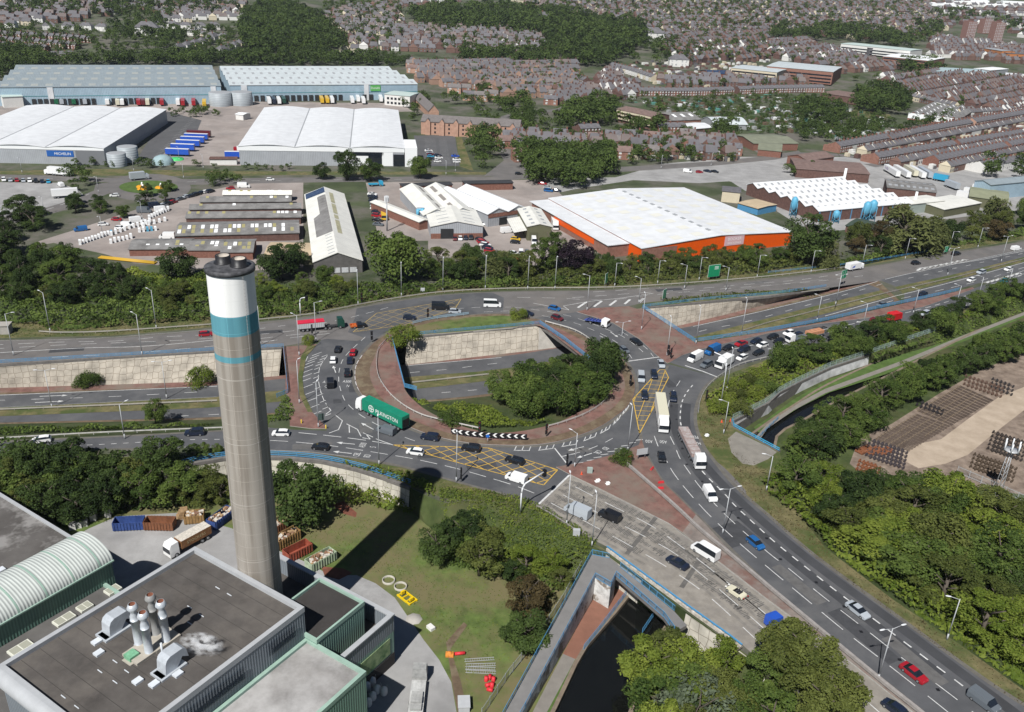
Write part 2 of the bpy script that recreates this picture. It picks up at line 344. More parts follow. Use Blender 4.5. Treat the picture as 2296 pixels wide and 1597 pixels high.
cl=smooth([(1.5,84)]+[W2(p,LZ) for p in [(1244,1597),(1298,1482),(1312,1455),(1408,1342)]]+[(34,150),(55,185)]+[W2(p,RZ) for p in [(1722,950),(1790,905),(1850,867),(1960,815),(2100,752),(2296,672)]]+[(260,352)],5)
cr=smooth([(13.5,84),(18.2,96),(23.5,109),(30.0,124.5),(42,144),(63,180)]+[W2(p,RZ) for p in [(1740,975),(1800,940),(1860,905),(1990,840),(2120,775),(2296,695)]]+[(266,346)],5)
cl=resample(cl,70);cr=resample(cr,70)
water=mat('water',(0.006,0.0065,0.006),0.06,.3,.8,spec=0.5,bump=.12)
bank=mat('canal_bank',(0.17,0.135,0.10),0.95,0.25,0.8,detail=8)
def bank_strip(name,line,side,z1):
 b=MB()
 for p,q in zip(line[:-1],line[1:]):
  (dx,dy),L=nrm(p,q);T=lambda r,p=p,dx=dx,dy=dy:(p[0]+r[0]*dx-r[1]*dy*side,p[1]+r[0]*dy+r[1]*dx*side,r[2])
  b.box(0,L+.02,0,0.7,WZ-.4,z1+.04,T=T)
 return struct(b.build(name,bank))
KM=next(i for i,p in enumerate(cl) if p[1] > 150)
for a_,b_,z_ in ((0,KM+4,WZ),(KM+3,70,WZR)):b=MB();ribbon_mb_lines(b,[(p[0],p[1],z_) for p in cr[a_:b_]],[(p[0],p[1],z_) for p in cl[a_:b_]]);struct(b.build('canal_water',water))
bank_strip('canal_edge',cl[:KM],1,LZ);bank_strip('canal_edge',cl[KM:],1,RZ);bank_strip('canal_edge',cr[:KM],-1,LZ);bank_strip('canal_edge',cr[KM:],-1,RZ)
CANAL=[p[:2] for p in cl]+[p[:2] for p in cr[::-1]]
fill('low_ground',LOW2,[[p[:2] for p in cl[:KM]]+[p[:2] for p in cr[:KM][::-1]]],LZ,grass)
T3p=[(2700,1880),(2296,1550),(2150,1446),(2000,1345),(1850,1230),(1800,1165),(1768,1090),(1747,1012),(1645,957),(1642,944),(1722,904),(1747,880),(1800,853),(1862,824),(1947,796),(2100,743),(2296,668),(2600,548)]
T3d=[14,14,14,13,12,10,6,.4,.4,.4,.4,.4,.4,.4,.4,3,4,4]
T3=[W(a,b_,0) for a,b_ in T3p];B3=[]
for i,p in enumerate(T3):
 a=T3[max(0,i-1)];c=T3[min(len(T3)-1,i+1)];(dx,dy),_=nrm(a,c);B3.append((p[0]+dy*T3d[i],p[1]-dx*T3d[i],RZ))
b=MB();ribbon_mb_lines(b,B3,T3);struct(b.build('wooded_slope',scrubland))
HOLE3=[p[:2] for p in T3]+[(420,430),(420,40)];LOW3=[p[:2] for p in B3]+[(420,430),(420,40)]
fill('railway_yard_ground',LOW3,[[p[:2] for p in cl[KM:]]+[p[:2] for p in cr[KM:][::-1]]],RZ,scrubland)
fill('ground',[(-4000,20),(9000,20),(9000,700),(-4000,700)],[HOLE1,HOLE2,HOLE3],0.0,town_ground)
b=MB();ys_=list(range(700,901,25))+[2120,12000];[b.face([(-4000,p,TH(p)),(9000,p,TH(p)),(9000,q,TH(q)),(-4000,q,TH(q))]) for p,q in zip(ys_[:-1],ys_[1:])];struct(b.build('hills',town_ground))
b=MB();ta=[(p[0],p[1]) for p in cl[KM-14:KM+22]];tb=[(p[0],p[1]) for p in cr[KM-14:KM+22]]
for L_,sd in ((ta,1),(tb,-1)):
 o_=[]
 for i,p in enumerate(L_):
  (dx,dy),_=nrm(L_[max(0,i-1)],L_[min(len(L_)-1,i+1)]);o_.append((p[0]-dy*sd*3.4,p[1]+dx*sd*3.4))
 o_=[q for q in o_ if not inpoly(q[0],q[1],HOLE2) and not inpoly(q[0],q[1],HOLE3)]
 for p,q in zip(o_[:-1],o_[1:]):b.face([(p[0],p[1],WZ-.5),(q[0],q[1],WZ-.5),(q[0],q[1],-.02),(p[0],p[1],-.02)])
 for (p,q),(r,s_) in zip(zip(o_[:-1],o_[1:]),zip(o_[1:],o_[1:])):pass
struct(b.build('canal_tunnel_sides',concrete_dark))
# == ROADS
Z1,Z2,Z3,Z4=0.012,0.018,0.024,0.030
inner=[(874,746),(906,731.5),(974,716.6),(1051,708),(1120,705),(1160,709),(1223,721.6),(1268,736.6),(1323,761.6),(1360,782),(1388,800),(1408,821),(1423,858),(1421,886),(1408,910),(1385,931),(1348,956),(1298,977),(1248,991),(1198,998),(1148,999),(1074,996),(1011,987),(949,970),(886,943),(849,919),(824,899),(806,878),(797,852),(798,824),(811,800),(840,768)]
INNER=smooth([W2(p) for p in inner]+[W2(inner[0])],4)
ringo=[(734,749),(709,774),(686,800),(677,849),(681,884),(700,925),(734,966),(800,1010),(900,1040),(1024,1060),(1148,1070),(1245,1052),(1330,1042),(1400,1020),(1440,1000),(1500,985),(1560,930),(1565,900),(1520,840),(1496,816),(1473,798),(1435,761.6),(1373,724),(1293,699),(1148,672),(1000,680),(900,695),(800,715)]
OUTER=smooth([W2(p) for p in ringo]+[W2(ringo[0])],4)
A_,B_=resample(INNER,160),resample(OUTER,160)
k0=min(range(160),key=lambda i:(A_[i][0]-B_[0][0])**2+(A_[i][1]-B_[0][1])**2)
def polar(pts,c):return sorted([(math.atan2(p[1]-c[1],p[0]-c[0]),p) for p in pts])
cc=(-2.0,212.0);th=np.linspace(-math.pi,math.pi,181)
def polrad(pts):
 q=polar(pts,cc);a=np.array([t for t,_ in q]);r=np.array([math.hypot(p[0]-cc[0],p[1]-cc[1]) for _,p in q]);return np.interp(th,a,r,period=2*math.pi)
rin,rout=polrad(INNER),polrad(OUTER)
ring=MB()
for i in range(180):
 P=[(cc[0]+r*math.cos(t),cc[1]+r*math.sin(t),Z1) for r,t in ((rin[i],th[i]),(rout[i],th[i]),(rout[i+1],th[i+1]),(rin[i+1],th[i+1]))];ring.face(P)
struct(ring.build('roundabout_road',asphalt))
sheet('approach_road',[(-400,780),(0,763),(250,757),(475,738),(579,723.5),(699,710),(799,690.5),(899,673),(999,660.5),(1148,653),(1373,650.5),(1550,640),(1722,626.5),(1900,606),(2052,580),(2296,541),(2700,470),(2700,490),(2296,566),(2120,605),(1985,628),(1850,647),(1722,652),(1600,662),(1440,680),(1410,686.5),(1323,691.5),(1293,700),(1148,720),(1000,720),(900,735),(800,765),(734,760),(632,777),(300,796),(0,814),(-400,836)],Z2,asphalt_old)
sheet('roundabout_road_surface',[(800,690.5),(899,673),(999,660.5),(1100,655),(1130,668),(1128,700),(1051,706.5),(974,715),(906,730),(874,744),(840,766),(780,745),(795,715)],Z3,asphalt)
sheet('slip_road',[(-400,1040),(0,1012),(250,1006),(392,1004.5),(480,1004),(604,1011.5),(699,1016.5),(799,1029),(899,1046.6),(1024,1081.6),(1148,1114),(1205,1133.5),(1278,1064.6),(1245,1048),(1148,1050),(1000,1020),(900,1003),(820,990),(734,966),(660,964),(604,959),(500,967),(300,978),(0,992),(-400,1012)],Z2,asphalt)
sheet('concrete_carriageway',[(1205,1133.5),(1278,1064.6),(1348,1098),(1448,1148),(1498,1173),(1548,1210),(1722,1345),(1847,1437),(2047,1597),(2300,1810),(2060,1830),(1848,1604),(1728,1502),(1654,1437),(1530,1347),(1375,1233),(1288,1190)],Z2,concrete_road)
sheet('main_carriageway',[(1496,816),(1607,845.6),(1578,871),(1562,906),(1558,938),(1563,968),(1578,1003),(1598,1031),(1623,1061),(1648,1091),(1685,1126),(1722,1156),(1759,1190),(1827,1247),(1909,1310),(1997,1372),(2097,1442),(2197,1517),(2296,1582),(2600,1790),(2330,1810),(2068,1597),(1972,1520),(1846,1419),(1722,1313),(1640,1240),(1578,1173),(1523,1118),(1485,1081),(1450,1023),(1435,985),(1440,930),(1470,870),(1490,830)],Z3,asphalt)
sheet('slip_road',[(1500,813),(1530,795),(1573,781),(1640,764),(1722,746),(1822,727.5),(1947,712),(2072,687),(2184,647),(2296,607),(2500,540),(2500,580),(2296,648),(2234,669),(2134,700),(1960,739),(1850,766),(1722,803),(1648,822),(1607,846)],Z4,asphalt)
def astrip(name,A,B,m,dz,n=60,x0=None,x1=None):
 LA=resample([WA(p) if len(p) == 2 else p for p in A],n);LB=resample([WA(p) if len(p) == 2 else p for p in B],n)
 f=lambda p:(p[0],p[1],zA(p[0])+dz)
 b=MB();ribbon_mb_lines(b,[f(p) for p in LB],[f(p) for p in LA]);return struct(b.build(name,m))
NWN=[(-260,181.5,0),(0,885.5),(487,865.5),(909,819.5),(1124,801),(1300,773),(1527,737),(1722,694),(1912,647),(2052,610),(2296,559),(2600,490)]
NWS=[(-260,172.5,0),(0,915),(487,891),(919,845.5),(1096,832),(1350,795),(1553,757),(1722,714),(1837,684),(1985,649),(2147,614),(2296,577),(2600,505)]
SWN=[(-260,169.8,0),(0,934),(487,914),(966,869.5),(1096,854),(1400,813),(1600,771),(1722,738),(1830,709),(2004,664),(2296,588),(2600,508)]
SWS=[(-260,169.2,0),(0,948),(487,936.5),(1034,891),(1110,882),(1420,837),(1625,788),(1750,753),(1850,727),(2010,690),(2147,649),(2296,607),(2600,524)]
astrip('sunken_road',NWN,NWS,asphalt,0.03);astrip('sunken_road',SWN,SWS,asphalt,0.03)
astrip('central_reservation',NWS,SWN,grass_dry,0.06)
b=MB();ribbon_mb_lines(b,[(x,y,zA(x)+.015) for x,y,_ in off(n1,3.2)],[(x,y,zA(x)+.02) for x,y,_ in off(n1,.2)]);struct(b.build('paved_strip',paving_red))
ZK=0.13
def kerbed(name,poly,m,z=ZK):
 b=MB();P=[W2(p) for p in poly];b.prism(P,-0.02,z,1,0,bottom=False);return struct(b.build(name,[m,concrete]))
kerbed('paved_island',[(1293,700),(1323,692.5),(1410,687.5),(1441,698),(1500,733),(1557,769),(1640,757),(1722,744.5),(1850,722),(1967,694.5),(2110,663),(2180,645),(2184,648),(2072,688),(1947,713),(1822,729),(1722,748),(1573,783),(1530,797),(1502,813),(1496,815),(1473,798),(1435,761.6),(1373,724)],paving_red)
kerbed('paved_island',[(1247,1048),(1308,1038),(1380,1019),(1432,999),(1438,985),(1450,1023),(1485,1081),(1523,1118),(1560,1155),(1530,1195),(1498,1173),(1448,1148),(1348,1098),(1278,1064.6)],paving_red)
kerbed('median_strip',[(1560,1155),(1578,1173),(1640,1240),(1722,1315),(1846,1421),(1972,1522),(2072,1600),(2200,1705),(2180,1712),(2047,1597),(1847,1437),(1722,1345),(1548,1210),(1530,1195)],mat('median_paving',(.17,.145,.13),.9,.2,.4,col2=(.2,.17,.15),detail=8,col3=(.15,.09,.075),scale3=.08))
kerbed('paved_island',[(641,783),(690,777),(686,800),(677,849),(681,884),(700,925),(734,962),(700,962),(650,956),(648,890),(640,882)],paving_red)
kerbed('grass_verge',[(690,777),(700,775),(709,776),(687,800),(678,849),(682,884),(701,925),(690,925),(670,884),(668,849),(675,800)],grass_dry,ZK+.01)
rim=MB()
HX=[p for p in s3 if -32 <= p[0] <= 30]
isl_in=polrad([W2(p) for p in [(880,764),(990,752),(1100,741),(1207,731),(1260,762),(1308,801),(1350,830),(1360,870),(1340,900),(1290,928),(1200,962),(1100,972),(1000,942),(930,900),(905,868),(890,815)]])
for i in range(180):
 rim.face([(cc[0]+r*math.cos(t),cc[1]+r*math.sin(t),ZK) for r,t in ((isl_in[i],th[i]),(rin[i]-.02,th[i]),(rin[i+1]-.02,th[i+1]),(isl_in[i+1],th[i+1]))])
 rim.face([(cc[0]+rin[j]*math.cos(th[j])*1.0-0.02*math.cos(th[j]),cc[1]+(rin[j]-.02)*math.sin(th[j]),z) for j,z in ((i,0),(i+1,0),(i+1,ZK),(i,ZK))],1)
struct(rim.build('island_rim',[paving_red,concrete]))
soilrim=MB()
for i in range(180):
 k=0.34 if math.sin(th[i]) < .5 else .3
 q=lambda j,f:(cc[0]+(rin[j]-.15-f*(rin[j]-isl_in[j]))*math.cos(th[j]),cc[1]+(rin[j]-.15-f*(rin[j]-isl_in[j]))*math.sin(th[j]),ZK+.012)
 soilrim.face([q(i,k),q(i,0),q(i+1,0),q(i+1,k)])
struct(soilrim.build('worn_verge',soil))
def deck(name,poly,z0=-1.3,z1=-0.012):
 b=MB();b.prism([W2(p) for p in poly],z0,z1,0);return b.build(name,concrete_dark)
d1=deck('bridge_deck',[(634,778),(882,759),(907,870),(646,888)]);tag(d1,'concrete bridge deck carrying the left side of the roundabout over the sunken road','bridge')
d2=deck('bridge_deck',[(1211,728),(1442,690.5),(1559,769),(1320,808)]);tag(d2,'concrete bridge deck carrying the right side of the roundabout over the sunken road','bridge')
fill('bridge_surface',[W2(p) for p in [(634,778),(882,759),(907,872),(646,892)]],[],0.004,paving_red)
fill('bridge_surface',[W2(p) for p in [(1211,728),(1442,690.5),(1559,769),(1320,812)]],[],0.004,paving_red)
kerbed('grass_bank',[(884,757),(930,735),(980,724),(1060,714),(1125,711),(1165,714),(1200,726),(1150,737),(1000,750)],grass,.5)
kerbed('grass_verge',[(1450,690),(1470,680),(1600,665),(1722,655),(1850,650),(1800,655),(1722,663),(1600,675)],grass,.3)
sheet('grass_verge',[(-400,776),(0,758),(250,753),(475,734),(579,720),(699,706.5),(799,686),(899,669),(999,656.5),(1148,649.5),(1373,647),(1550,636.5),(1722,622.5),(1900,602),(2052,576),(2296,537),(2296,520),(2050,562),(1722,605),(1400,625),(1148,632),(999,640),(899,652),(799,668),(579,690),(250,715),(0,725),(-400,740)],0.006,grass_dry)
sheet('grass_verge',[(604,1013),(699,1018),(799,1030.5),(899,1048),(1024,1083),(1148,1116),(1205,1136),(1290,1192),(1362,1236),(1340,1229),(1288,1197),(1205,1147),(1150,1127.5),(1060,1121.5),(1000,1118),(920,1093),(860,1070),(800,1051),(720,1033),(640,1025.5),(560,1024),(480,1020),(480,1006)],0.008,grass_dry)
sheet('grass_verge',[(1566,905),(1582,872),(1610,848),(1722,806),(1850,769),(2134,702),(2296,651),(2296,668),(2100,743),(1947,796),(1862,824),(1747,880),(1722,904),(1642,943),(1645,957),(1747,1011),(1768,1088),(1800,1163),(1850,1228),(2000,1343),(2150,1444),(2296,1548),(2296,1584),(2197,1519),(2097,1444),(1997,1374),(1909,1312),(1827,1249),(1759,1192),(1722,1158),(1685,1128),(1648,1093),(1623,1063),(1598,1033),(1578,1005),(1563,968),(1559,938)],0.008,grass_dry)
sheet('lay_by',[(1600,1030),(1625,1050),(1650,1075),(1672,1100),(1676,1118),(1660,1105),(1630,1072),(1600,1037),(1588,1020)],Z2,asphalt_old)
sheet('concrete_pad',[(1632,984),(1650,968),(1722,1002),(1742,1014),(1722,1030),(1690,1044),(1665,1040),(1640,1015)],Z2,mat('old_concrete',(0.2,0.185,0.16),.9,.2,.3,detail=8))
def lowsheet(name,poly,z,m):
 b=MB();P=[W2(p,z) for p in poly]
 if sum(P[i][0]*P[(i+1) % len(P)][1]-P[(i+1) % len(P)][0]*P[i][1] for i in range(len(P))) < 0:P=P[::-1]
 b.face([(p[0],p[1],z) for p in P]);return struct(b.build(name,m))
lowsheet('grass_strip',[(1690,958),(1722,938),(1780,895),(1862,850),(1947,820),(2100,766),(2296,690),(2500,600),(2500,640),(2296,712),(2100,790),(1990,838),(1860,880),(1790,915),(1722,958),(1700,970)],RZ+.012,grass_lush)
lowsheet('tow_path',[(1690,985),(1722,948),(1780,909),(1850,872),(1930,843),(2020,810),(2160,752),(2296,700),(2500,618),(2500,624),(2296,707),(2160,760),(2020,819),(1930,852),(1850,882),(1780,920),(1722,960),(1700,990)],RZ+.02,mat('path_grey',(0.19,0.175,0.155),.95,.12,.6,detail=8))
lowsheet('yard_track',[(2000,1020),(2035,1000),(2110,985),(2170,940),(2240,890),(2296,868),(2420,830),(2420,930),(2296,920),(2225,975),(2170,1020),(2120,1040),(2060,1050)],RZ+.03,mat('sand_track',(0.34,0.27,0.20),.95,.12,.25,col2=(0.38,0.31,.24),detail=9))
lowsheet('yard_gravel',[(1905,1040),(1925,985),(2000,950),(2110,880),(2200,830),(2296,790),(2450,740),(2450,1130),(2296,1110),(2180,1090),(2080,1060),(1960,1085)],RZ+.02,mat('cinder',(0.15,0.11,0.085),.95,.3,.4,col2=(0.21,0.165,.13),detail=9))
# == ROAD MARKINGS
ZM=0.040
def strip_along(b,P,wd,z,m=0):
 for p,q in zip(P[:-1],P[1:]):
  (dx,dy),L=nrm(p,q)
  if L < 1e-4:continue
  hx,hy=-dy*wd/2,dx*wd/2;za=z if not callable(z) else z(p[0]);zb=z if not callable(z) else z(q[0])
  b.face([(p[0]-hx,p[1]-hy,za),(q[0]-hx,q[1]-hy,zb),(q[0]+hx,q[1]+hy,zb),(p[0]+hx,p[1]+hy,za)],m)
def cut(P,s0,s1):
 A=np.array([p[:2] for p in P],float);s=np.r_[0,np.cumsum(np.linalg.norm(np.diff(A,axis=0),axis=1))]
 t=[s0]+[x for x in s if s0 < x < s1]+[s1]
 return [(float(np.interp(x,s,A[:,0])),float(np.interp(x,s,A[:,1]))) for x in t]
mk=MB()
def dashes(pts,dash,gap,wd=0.16,z=ZM,m=0,fn=W2,sm=True,b=None):
 P=[fn(p)[:2] for p in pts];P=smooth(P,5) if sm else P;L=length(P);s=0.0
 while s < L-.3:
  strip_along(b or mk,cut(P,s,min(s+dash,L)),wd,z,m);s += dash+gap
def solid(pts,wd=0.16,z=ZM,m=0,fn=W2,sm=True,b=None):
 P=[fn(p)[:2] for p in pts];P=smooth(P,5) if sm else P;strip_along(b or mk,P,wd,z,m)
T=lambda i,j:(lambda pts:[(574*i+x/4,399.15*j+y/4) for x,y in pts])
zlow=lambda x:zA(x)+0.045
for l in ([(1290,1092),(1363,1130),(1458,1178),(1530,1228),(1610,1290),(1708,1370),(1793,1443),(1919,1552),(1980,1605)],
          [(1262,1110),(1340,1150),(1458,1210),(1518,1245),(1584,1298),(1659,1362),(1777,1468),(1900,1580)],
          [(1235,1128),(1300,1163),(1363,1197),(1409,1222),(1500,1275),(1582,1332),(1654,1396),(1722,1460),(1827,1560)]):
 dashes(l,5.0,3.2,.17)
solid([(1277,1065.5),(1206,1132.5)],.45,sm=False)
solid([(1282,1068),(1348,1100),(1448,1150),(1498,1175),(1548,1212),(1722,1347),(1847,1439),(2047,1599)],.1,m=1)
L1=[(1553,864),(1538,883),(1528,906),(1525,938),(1528,958),(1535,988),(1550,1022),(1578,1061),(1623,1106),(1650,1136),(1727,1207),(1774,1246),(1823,1285),(1878,1328),(1957,1387),(2022,1436),(2087,1485),(2137,1522),(2200,1570),(2260,1616)]
dashes(L1,1.6,1.7,.28)
L2=[(1525,854),(1508,881),(1499,906),(1497,938),(1500,971),(1512,998),(1525,1029),(1548,1063),(1570,1093),(1608,1136),(1660,1186),(1723,1240),(1768,1275),(1844,1337),(1932,1405),(2028,1480),(2134,1560),(2200,1612)]
dashes(L2,4.0,2.6,.17)
L3=[(1467,978),(1474,997),(1481,1013),(1496,1036),(1508,1058),(1531,1089),(1561,1124),(1596,1161),(1655,1216),(1722,1273),(1817,1352),(1902,1422),(1999,1497),(2104,1580),(2150,1618)]
dashes(L3,5.0,2.4,.17)
solid([(1607.5,845.6),(1576,833),(1536,820)],.4,sm=False);solid([(1477,801),(1404,811)],.4,sm=False)
for l in ([(1153,689),(1194,694),(1235,700),(1284,711),(1330,727),(1368,742),(1400,757),(1425,775),(1450,797)],
          [(1140,700),(1197,705),(1278,721.6),(1318,735.6),(1348,749),(1376,764),(1400,782),(1420,808)],
          [(819,756),(796,777),(775,798),(765,815),(760,836),(760,858),(766,881),(776,902),(804,928),(850,955),(913,983),(945,993)],
          [(1374,983),(1350,995.6),(1308,1012),(1259,1024)],[(1395,745),(1420,760),(1450,782),(1465,800)],
          [(870,690),(818,704),(760,718),(700,728)],[(1020,693),(1060,690),(1100,689),(1145,689)],[(1085,700),(1148,697)]):
 dashes(l,3.0,2.6,.16)
dashes([(812,797),(799,818),(796,843),(800,866),(815,890)],2.4,1.0,.2)
dashes([(606,988),(649,990.5),(704,995.6),(757.7,1002),(811.5,1010),(866.5,1019),(920,1028),(975,1039.5),(1027.7,1052),(1082.7,1067.5),(1150,1088),(1205,1109)],4.2,1.9,.18)
dashes([(612,969),(649,969),(721,975.6),(776.5,982),(829,989),(881.5,998)],4.5,1.6,.2)
dashes([(395,985),(300,993),(100,1003)],1.2,1.4,.16);dashes([(370,987),(430,986),(500,985.5),(600,984)],1.2,1.6,.16)
solid([(395,1003),(480,1003),(604,1009.5),(700,1014.5),(800,1027)],.12,m=1)
for l in ([(-100,778),(120,768),(260,765),(360,756),(460,751),(560,740),(640,730)],[(-100,788),(115,775),(240,770),(410,763),(560,752),(660,742)],[(-100,812),(150,800),(300,792),(450,779),(590,766),(650,760)],[(580,760),(640,753),(700,747),(760,740)],[(590,768),(660,757),(740,748)]):
 dashes(l,4.2,3.8,.15)
solid([(-50,794),(180,781),(300,778),(410,770),(520,758),(590,749)],.22);solid([(-50,765),(130,762),(238,757),(350,749),(480,739)],.14,m=1)
for l in ([(1283,668),(1367,662),(1480,654),(1570,647),(1640,641),(1722,634),(1800,627),(1900,612)],[(1160,667),(1250,669),(1360,673),(1450,663),(1560,653),(1660,645),(1722,640),(1850,629),(1940,618)],[(1330,655),(1480,645)]):
 dashes(l,4.5,4.0,.16)
solid([(1195,680),(1276,695.5),(1263,686.5),(1315,677),(1390,669),(1465,658)],.2,sm=False);solid([(1500,655),(1600,655),(1722,641),(1850,626)],.12,m=1)
for (a,c,d,e) in ((590,1165,670,1112),(735,1155,805,1105),(875,1145,935,1100),(1010,1132,1060,1090),(1140,1118,1180,1080)):solid(T(2,1)([(a,c),(d,e)]),.8,sm=False)
solid([(-200,895),(0,886.5),(487,866.5)],.2,z=zlow,fn=WA);solid([(909,820.5),(1124,802)],.2,z=zlow,fn=WA);solid([(1527,738),(1722,695),(1912,648),(2052,611),(2296,560)],.2,z=zlow,fn=WA)
dashes([(-200,906),(0,898),(244,890),(487,877)],3.2,6.5,.18,z=zlow,fn=WA);dashes([(919,836),(1010,828),(1070,820),(1124,814)],3,5,.18,z=zlow,fn=WA)
dashes([(1567,744),(1605,735),(1650,727),(1722,709),(1823,681),(1950,645),(2090,613),(2296,568)],3.2,6,.18,z=zlow,fn=WA)
solid([(-200,919),(0,914),(487,890)],.12,z=zlow,m=1,fn=WA)
dashes([(330,937),(500,929)],2.6,5,.18,z=zlow,fn=WA);dashes([(990,881),(1100,872)],2.6,5,.18,z=zlow,fn=WA)
solid([(1850,709),(2004,665),(2150,629),(2296,589)],.22,z=zlow,fn=WA);dashes([(1980,681),(2090,655),(2204,628),(2296,600)],5,4.5,.18,z=zlow,fn=WA)
solid([(2296,563),(2180,586),(2052,603)],.22);solid([(2052,603),(2172,582)],.14)
solid([(2205,634),(2260,619),(2296,607)],.18);solid([(2220,638),(2260,627),(2296,614)],.16)
for k in range(9):
 x=2056+k*12;solid([(x,607-k*2.5),(x+9,602.5-k*2.5),(x+16,603.5-k*2.5)],.9,sm=False)
for k in range(7):
 x=2212+k*11;solid([(x,634.5-k*3.1),(x+7,630.5-k*3.1),(x+12,633-k*3.1)],.9,sm=False)
dashes([(1640,784),(1722,767),(1810,747),(1900,729),(1960,717),(2030,702),(2110,681),(2200,652),(2296,615)],3.2,2.4,.2);dashes([(1660,797),(1722,783),(1822,754),(1900,738)],3.2,2.4,.2)
dashes([(2060,712),(2134,695),(2200,672),(2260,645)],1.3,1.6,.22);dashes([(1620,808),(1700,790),(1722,786)],4,2,.16)
edge=smooth([W2(p) for p in [(690,800),(681,822),(676.5,848),(680,883),(690,906)]],6);strip_along(mk,edge,.15,ZM)
dashes([(734,798),(720,818),(714,840.5),(716.5,868),(726.5,898),(741.5,920.5)],3.0,1.2,.16)
for i in range(13):
 f=i/12;x0=np.interp(f,[0,.3,.6,1],[700,682,676,700]);y0=np.interp(f,[0,.3,.6,1],[798,822,858,930])
 solid([(x0,y0),(x0+21,y0-8)],.2,sm=False)
 x1=np.interp(f,[0,.3,.6,1],[734,718,714,742]);solid([(x1,y0-2),(x1-13,y0+3)],.2,sm=False)
for q in ([(710,530),(775,582),(740,662),(655,693)],[(812,610),(910,660),(942,722)],[(835,625),(838,690)],[(960,690),(1050,730)],[(985,700),(1025,748),(955,735)],[(1075,745),(1230,800)],[(630,435),(672,490),(625,525)]):
 solid(T(1,2)(q),.22,sm=False)
for q in ([(15,848),(160,850)],[(235,848),(370,830)],[(445,815),(580,792)],[(640,765),(748,722)],[(790,698),(872,652)],[(905,620),(962,562)],[(985,532),(1035,475)],[(382,828),(502,980)],[(520,978),(640,955)],[(450,902),(575,876)]):
 q=T(2,2)(q);solid(q,.3 if q[0][1] > 1004 and q[0][0] < 1260 and q[0][0] > 1240 else .22,sm=False)
 if q[0][0] < 1240 or q[0][0] > 1255:
  for f in (0.05,.5,.95):
   p=(q[0][0]*(1-f)+q[1][0]*f,q[0][1]*(1-f)+q[1][1]*f)
   if p[1] < 1011 and p[0] > 1150:solid([p,(p[0]+4,p[1]-9)],.2,sm=False)
for i in range(8):
 x,y=670+i*62,940-i*26
 if i < 8:solid(T(2,2)([(x,y),(x+70,y-8)]),.22,sm=False)
def arrow(p,hd,L=4.5,z=ZM,fn=W2):
 x,y=fn(p)[:2];c,s=math.cos(hd),math.sin(hd);zz=z if not callable(z) else z(x)
 f=lambda u,v:(x+u*c-v*s,y+u*s+v*c,zz)
 mk.face([f(-L/2,-.12),(f(L/2-1.3,-.12)),f(L/2-1.3,.12),f(-L/2,.12)]);mk.face([f(L/2-1.4,-.55),f(L/2,0),f(L/2-1.4,.55)])
def pxdir(p,q):a,b_=W2(p),W2(q);return math.atan2(b_[1]-a[1],b_[0]-a[0])
def text_mb(b,s,p,hd,size,stretch=1.0,z=ZM,m=0,fn=W2,T3=None):
 cu=bpy.data.curves.new('lettering','FONT');cu.body=s;cu.align_x='CENTER';cu.align_y='CENTER';cu.size=size;cu.resolution_u=3
 o=bpy.data.objects.new('lettering',cu);C.objects.link(o);dg=bpy.context.evaluated_depsgraph_get();dg.update()
 me=bpy.data.meshes.new_from_object(o.evaluated_get(dg));V=[v.co.copy() for v in me.vertices];Fc=[tuple(q.vertices) for q in me.polygons]
 bpy.data.objects.remove(o);bpy.data.curves.remove(cu);bpy.data.meshes.remove(me)
 if T3 is None:
  x,y=fn(p)[:2];c,sn=math.cos(hd),math.sin(hd)
  T3=lambda u,v:(x+u*c-v*sn,y+u*sn+v*c,z)
 for f in Fc:b.face([T3(V[i].x,V[i].y*stretch) for i in f],m)
for s_,p_,h_ in (('A500',(778,856),.05),('N',(780,866),.05),('A',(727,857),.05),('C',(731,867),.05),('A50',(1455,990),math.pi-.05),('A50',(1487,991),math.pi-.1),('HANLEY',(1553,994),math.pi+.03),('FENTON',(1547,980),math.pi+.03),('RD',(1357,1006),-2.2),('CBL',(1340,1014.5),-2.25)):text_mb(mk,s_,p_,h_,1.05,1.9)
a=pxdir((760,995),(860,1010))
for s_,p_ in (('A500',(814,998.5)),('S',(837,1003)),('CBL',(801,1019.5)),('RD',(824,1023))):text_mb(mk,s_,p_,a+math.pi/2+.05,1.0,2.2)
for p,q in (((800,997),(750,992)),((785,1017),(750,1013)),((1326,1017),(1295,1027)),((1305,1003),(1278,1010)),((755,842),(745,815)),((835,962),(812,950)),((1372,747),(1382,754)),((1350,756),(1362,762)),((1960,715),(1900,727)),((1925,730),(1860,742))):
 m_=((p[0]+q[0])/2,(p[1]+q[1])/2);arrow(m_,pxdir(p,q))
for p,q in (((95,889),(146,887)),((85,903),(137,900))):arrow(((p[0]+q[0])/2,(p[1]+q[1])/2),pxdir(p,q),7,zlow,WA)
struct(mk.build('road_markings',[white_paint,worn_white]))
def hatch(b,poly,step,ang,wd=.18):
 P=[W2(p) for p in poly];n=len(P)
 for i in range(n):strip_along(b,[P[i],P[(i+1) % n]],.22,ZM+.006)
 for a in ang:
  c,s=math.cos(a),math.sin(a);pr=[-p[0]*s+p[1]*c for p in P];k=min(pr)+step*.6
  while k < max(pr):
   hits=[]
   for i in range(n):
    p,q=P[i],P[(i+1) % n];dp,dq=-p[0]*s+p[1]*c-k,-q[0]*s+q[1]*c-k
    if dp*dq < 0:
     f=dp/(dp-dq);hits.append((p[0]+f*(q[0]-p[0]),p[1]+f*(q[1]-p[1])))
   hits.sort(key=lambda h:h[0]*c+h[1]*s)
   for h0,h1 in zip(hits[::2],hits[1::2]):strip_along(b,[h0,h1],wd,ZM+.003 if a == ang[0] else ZM+.006)
   k += step
yb=MB()
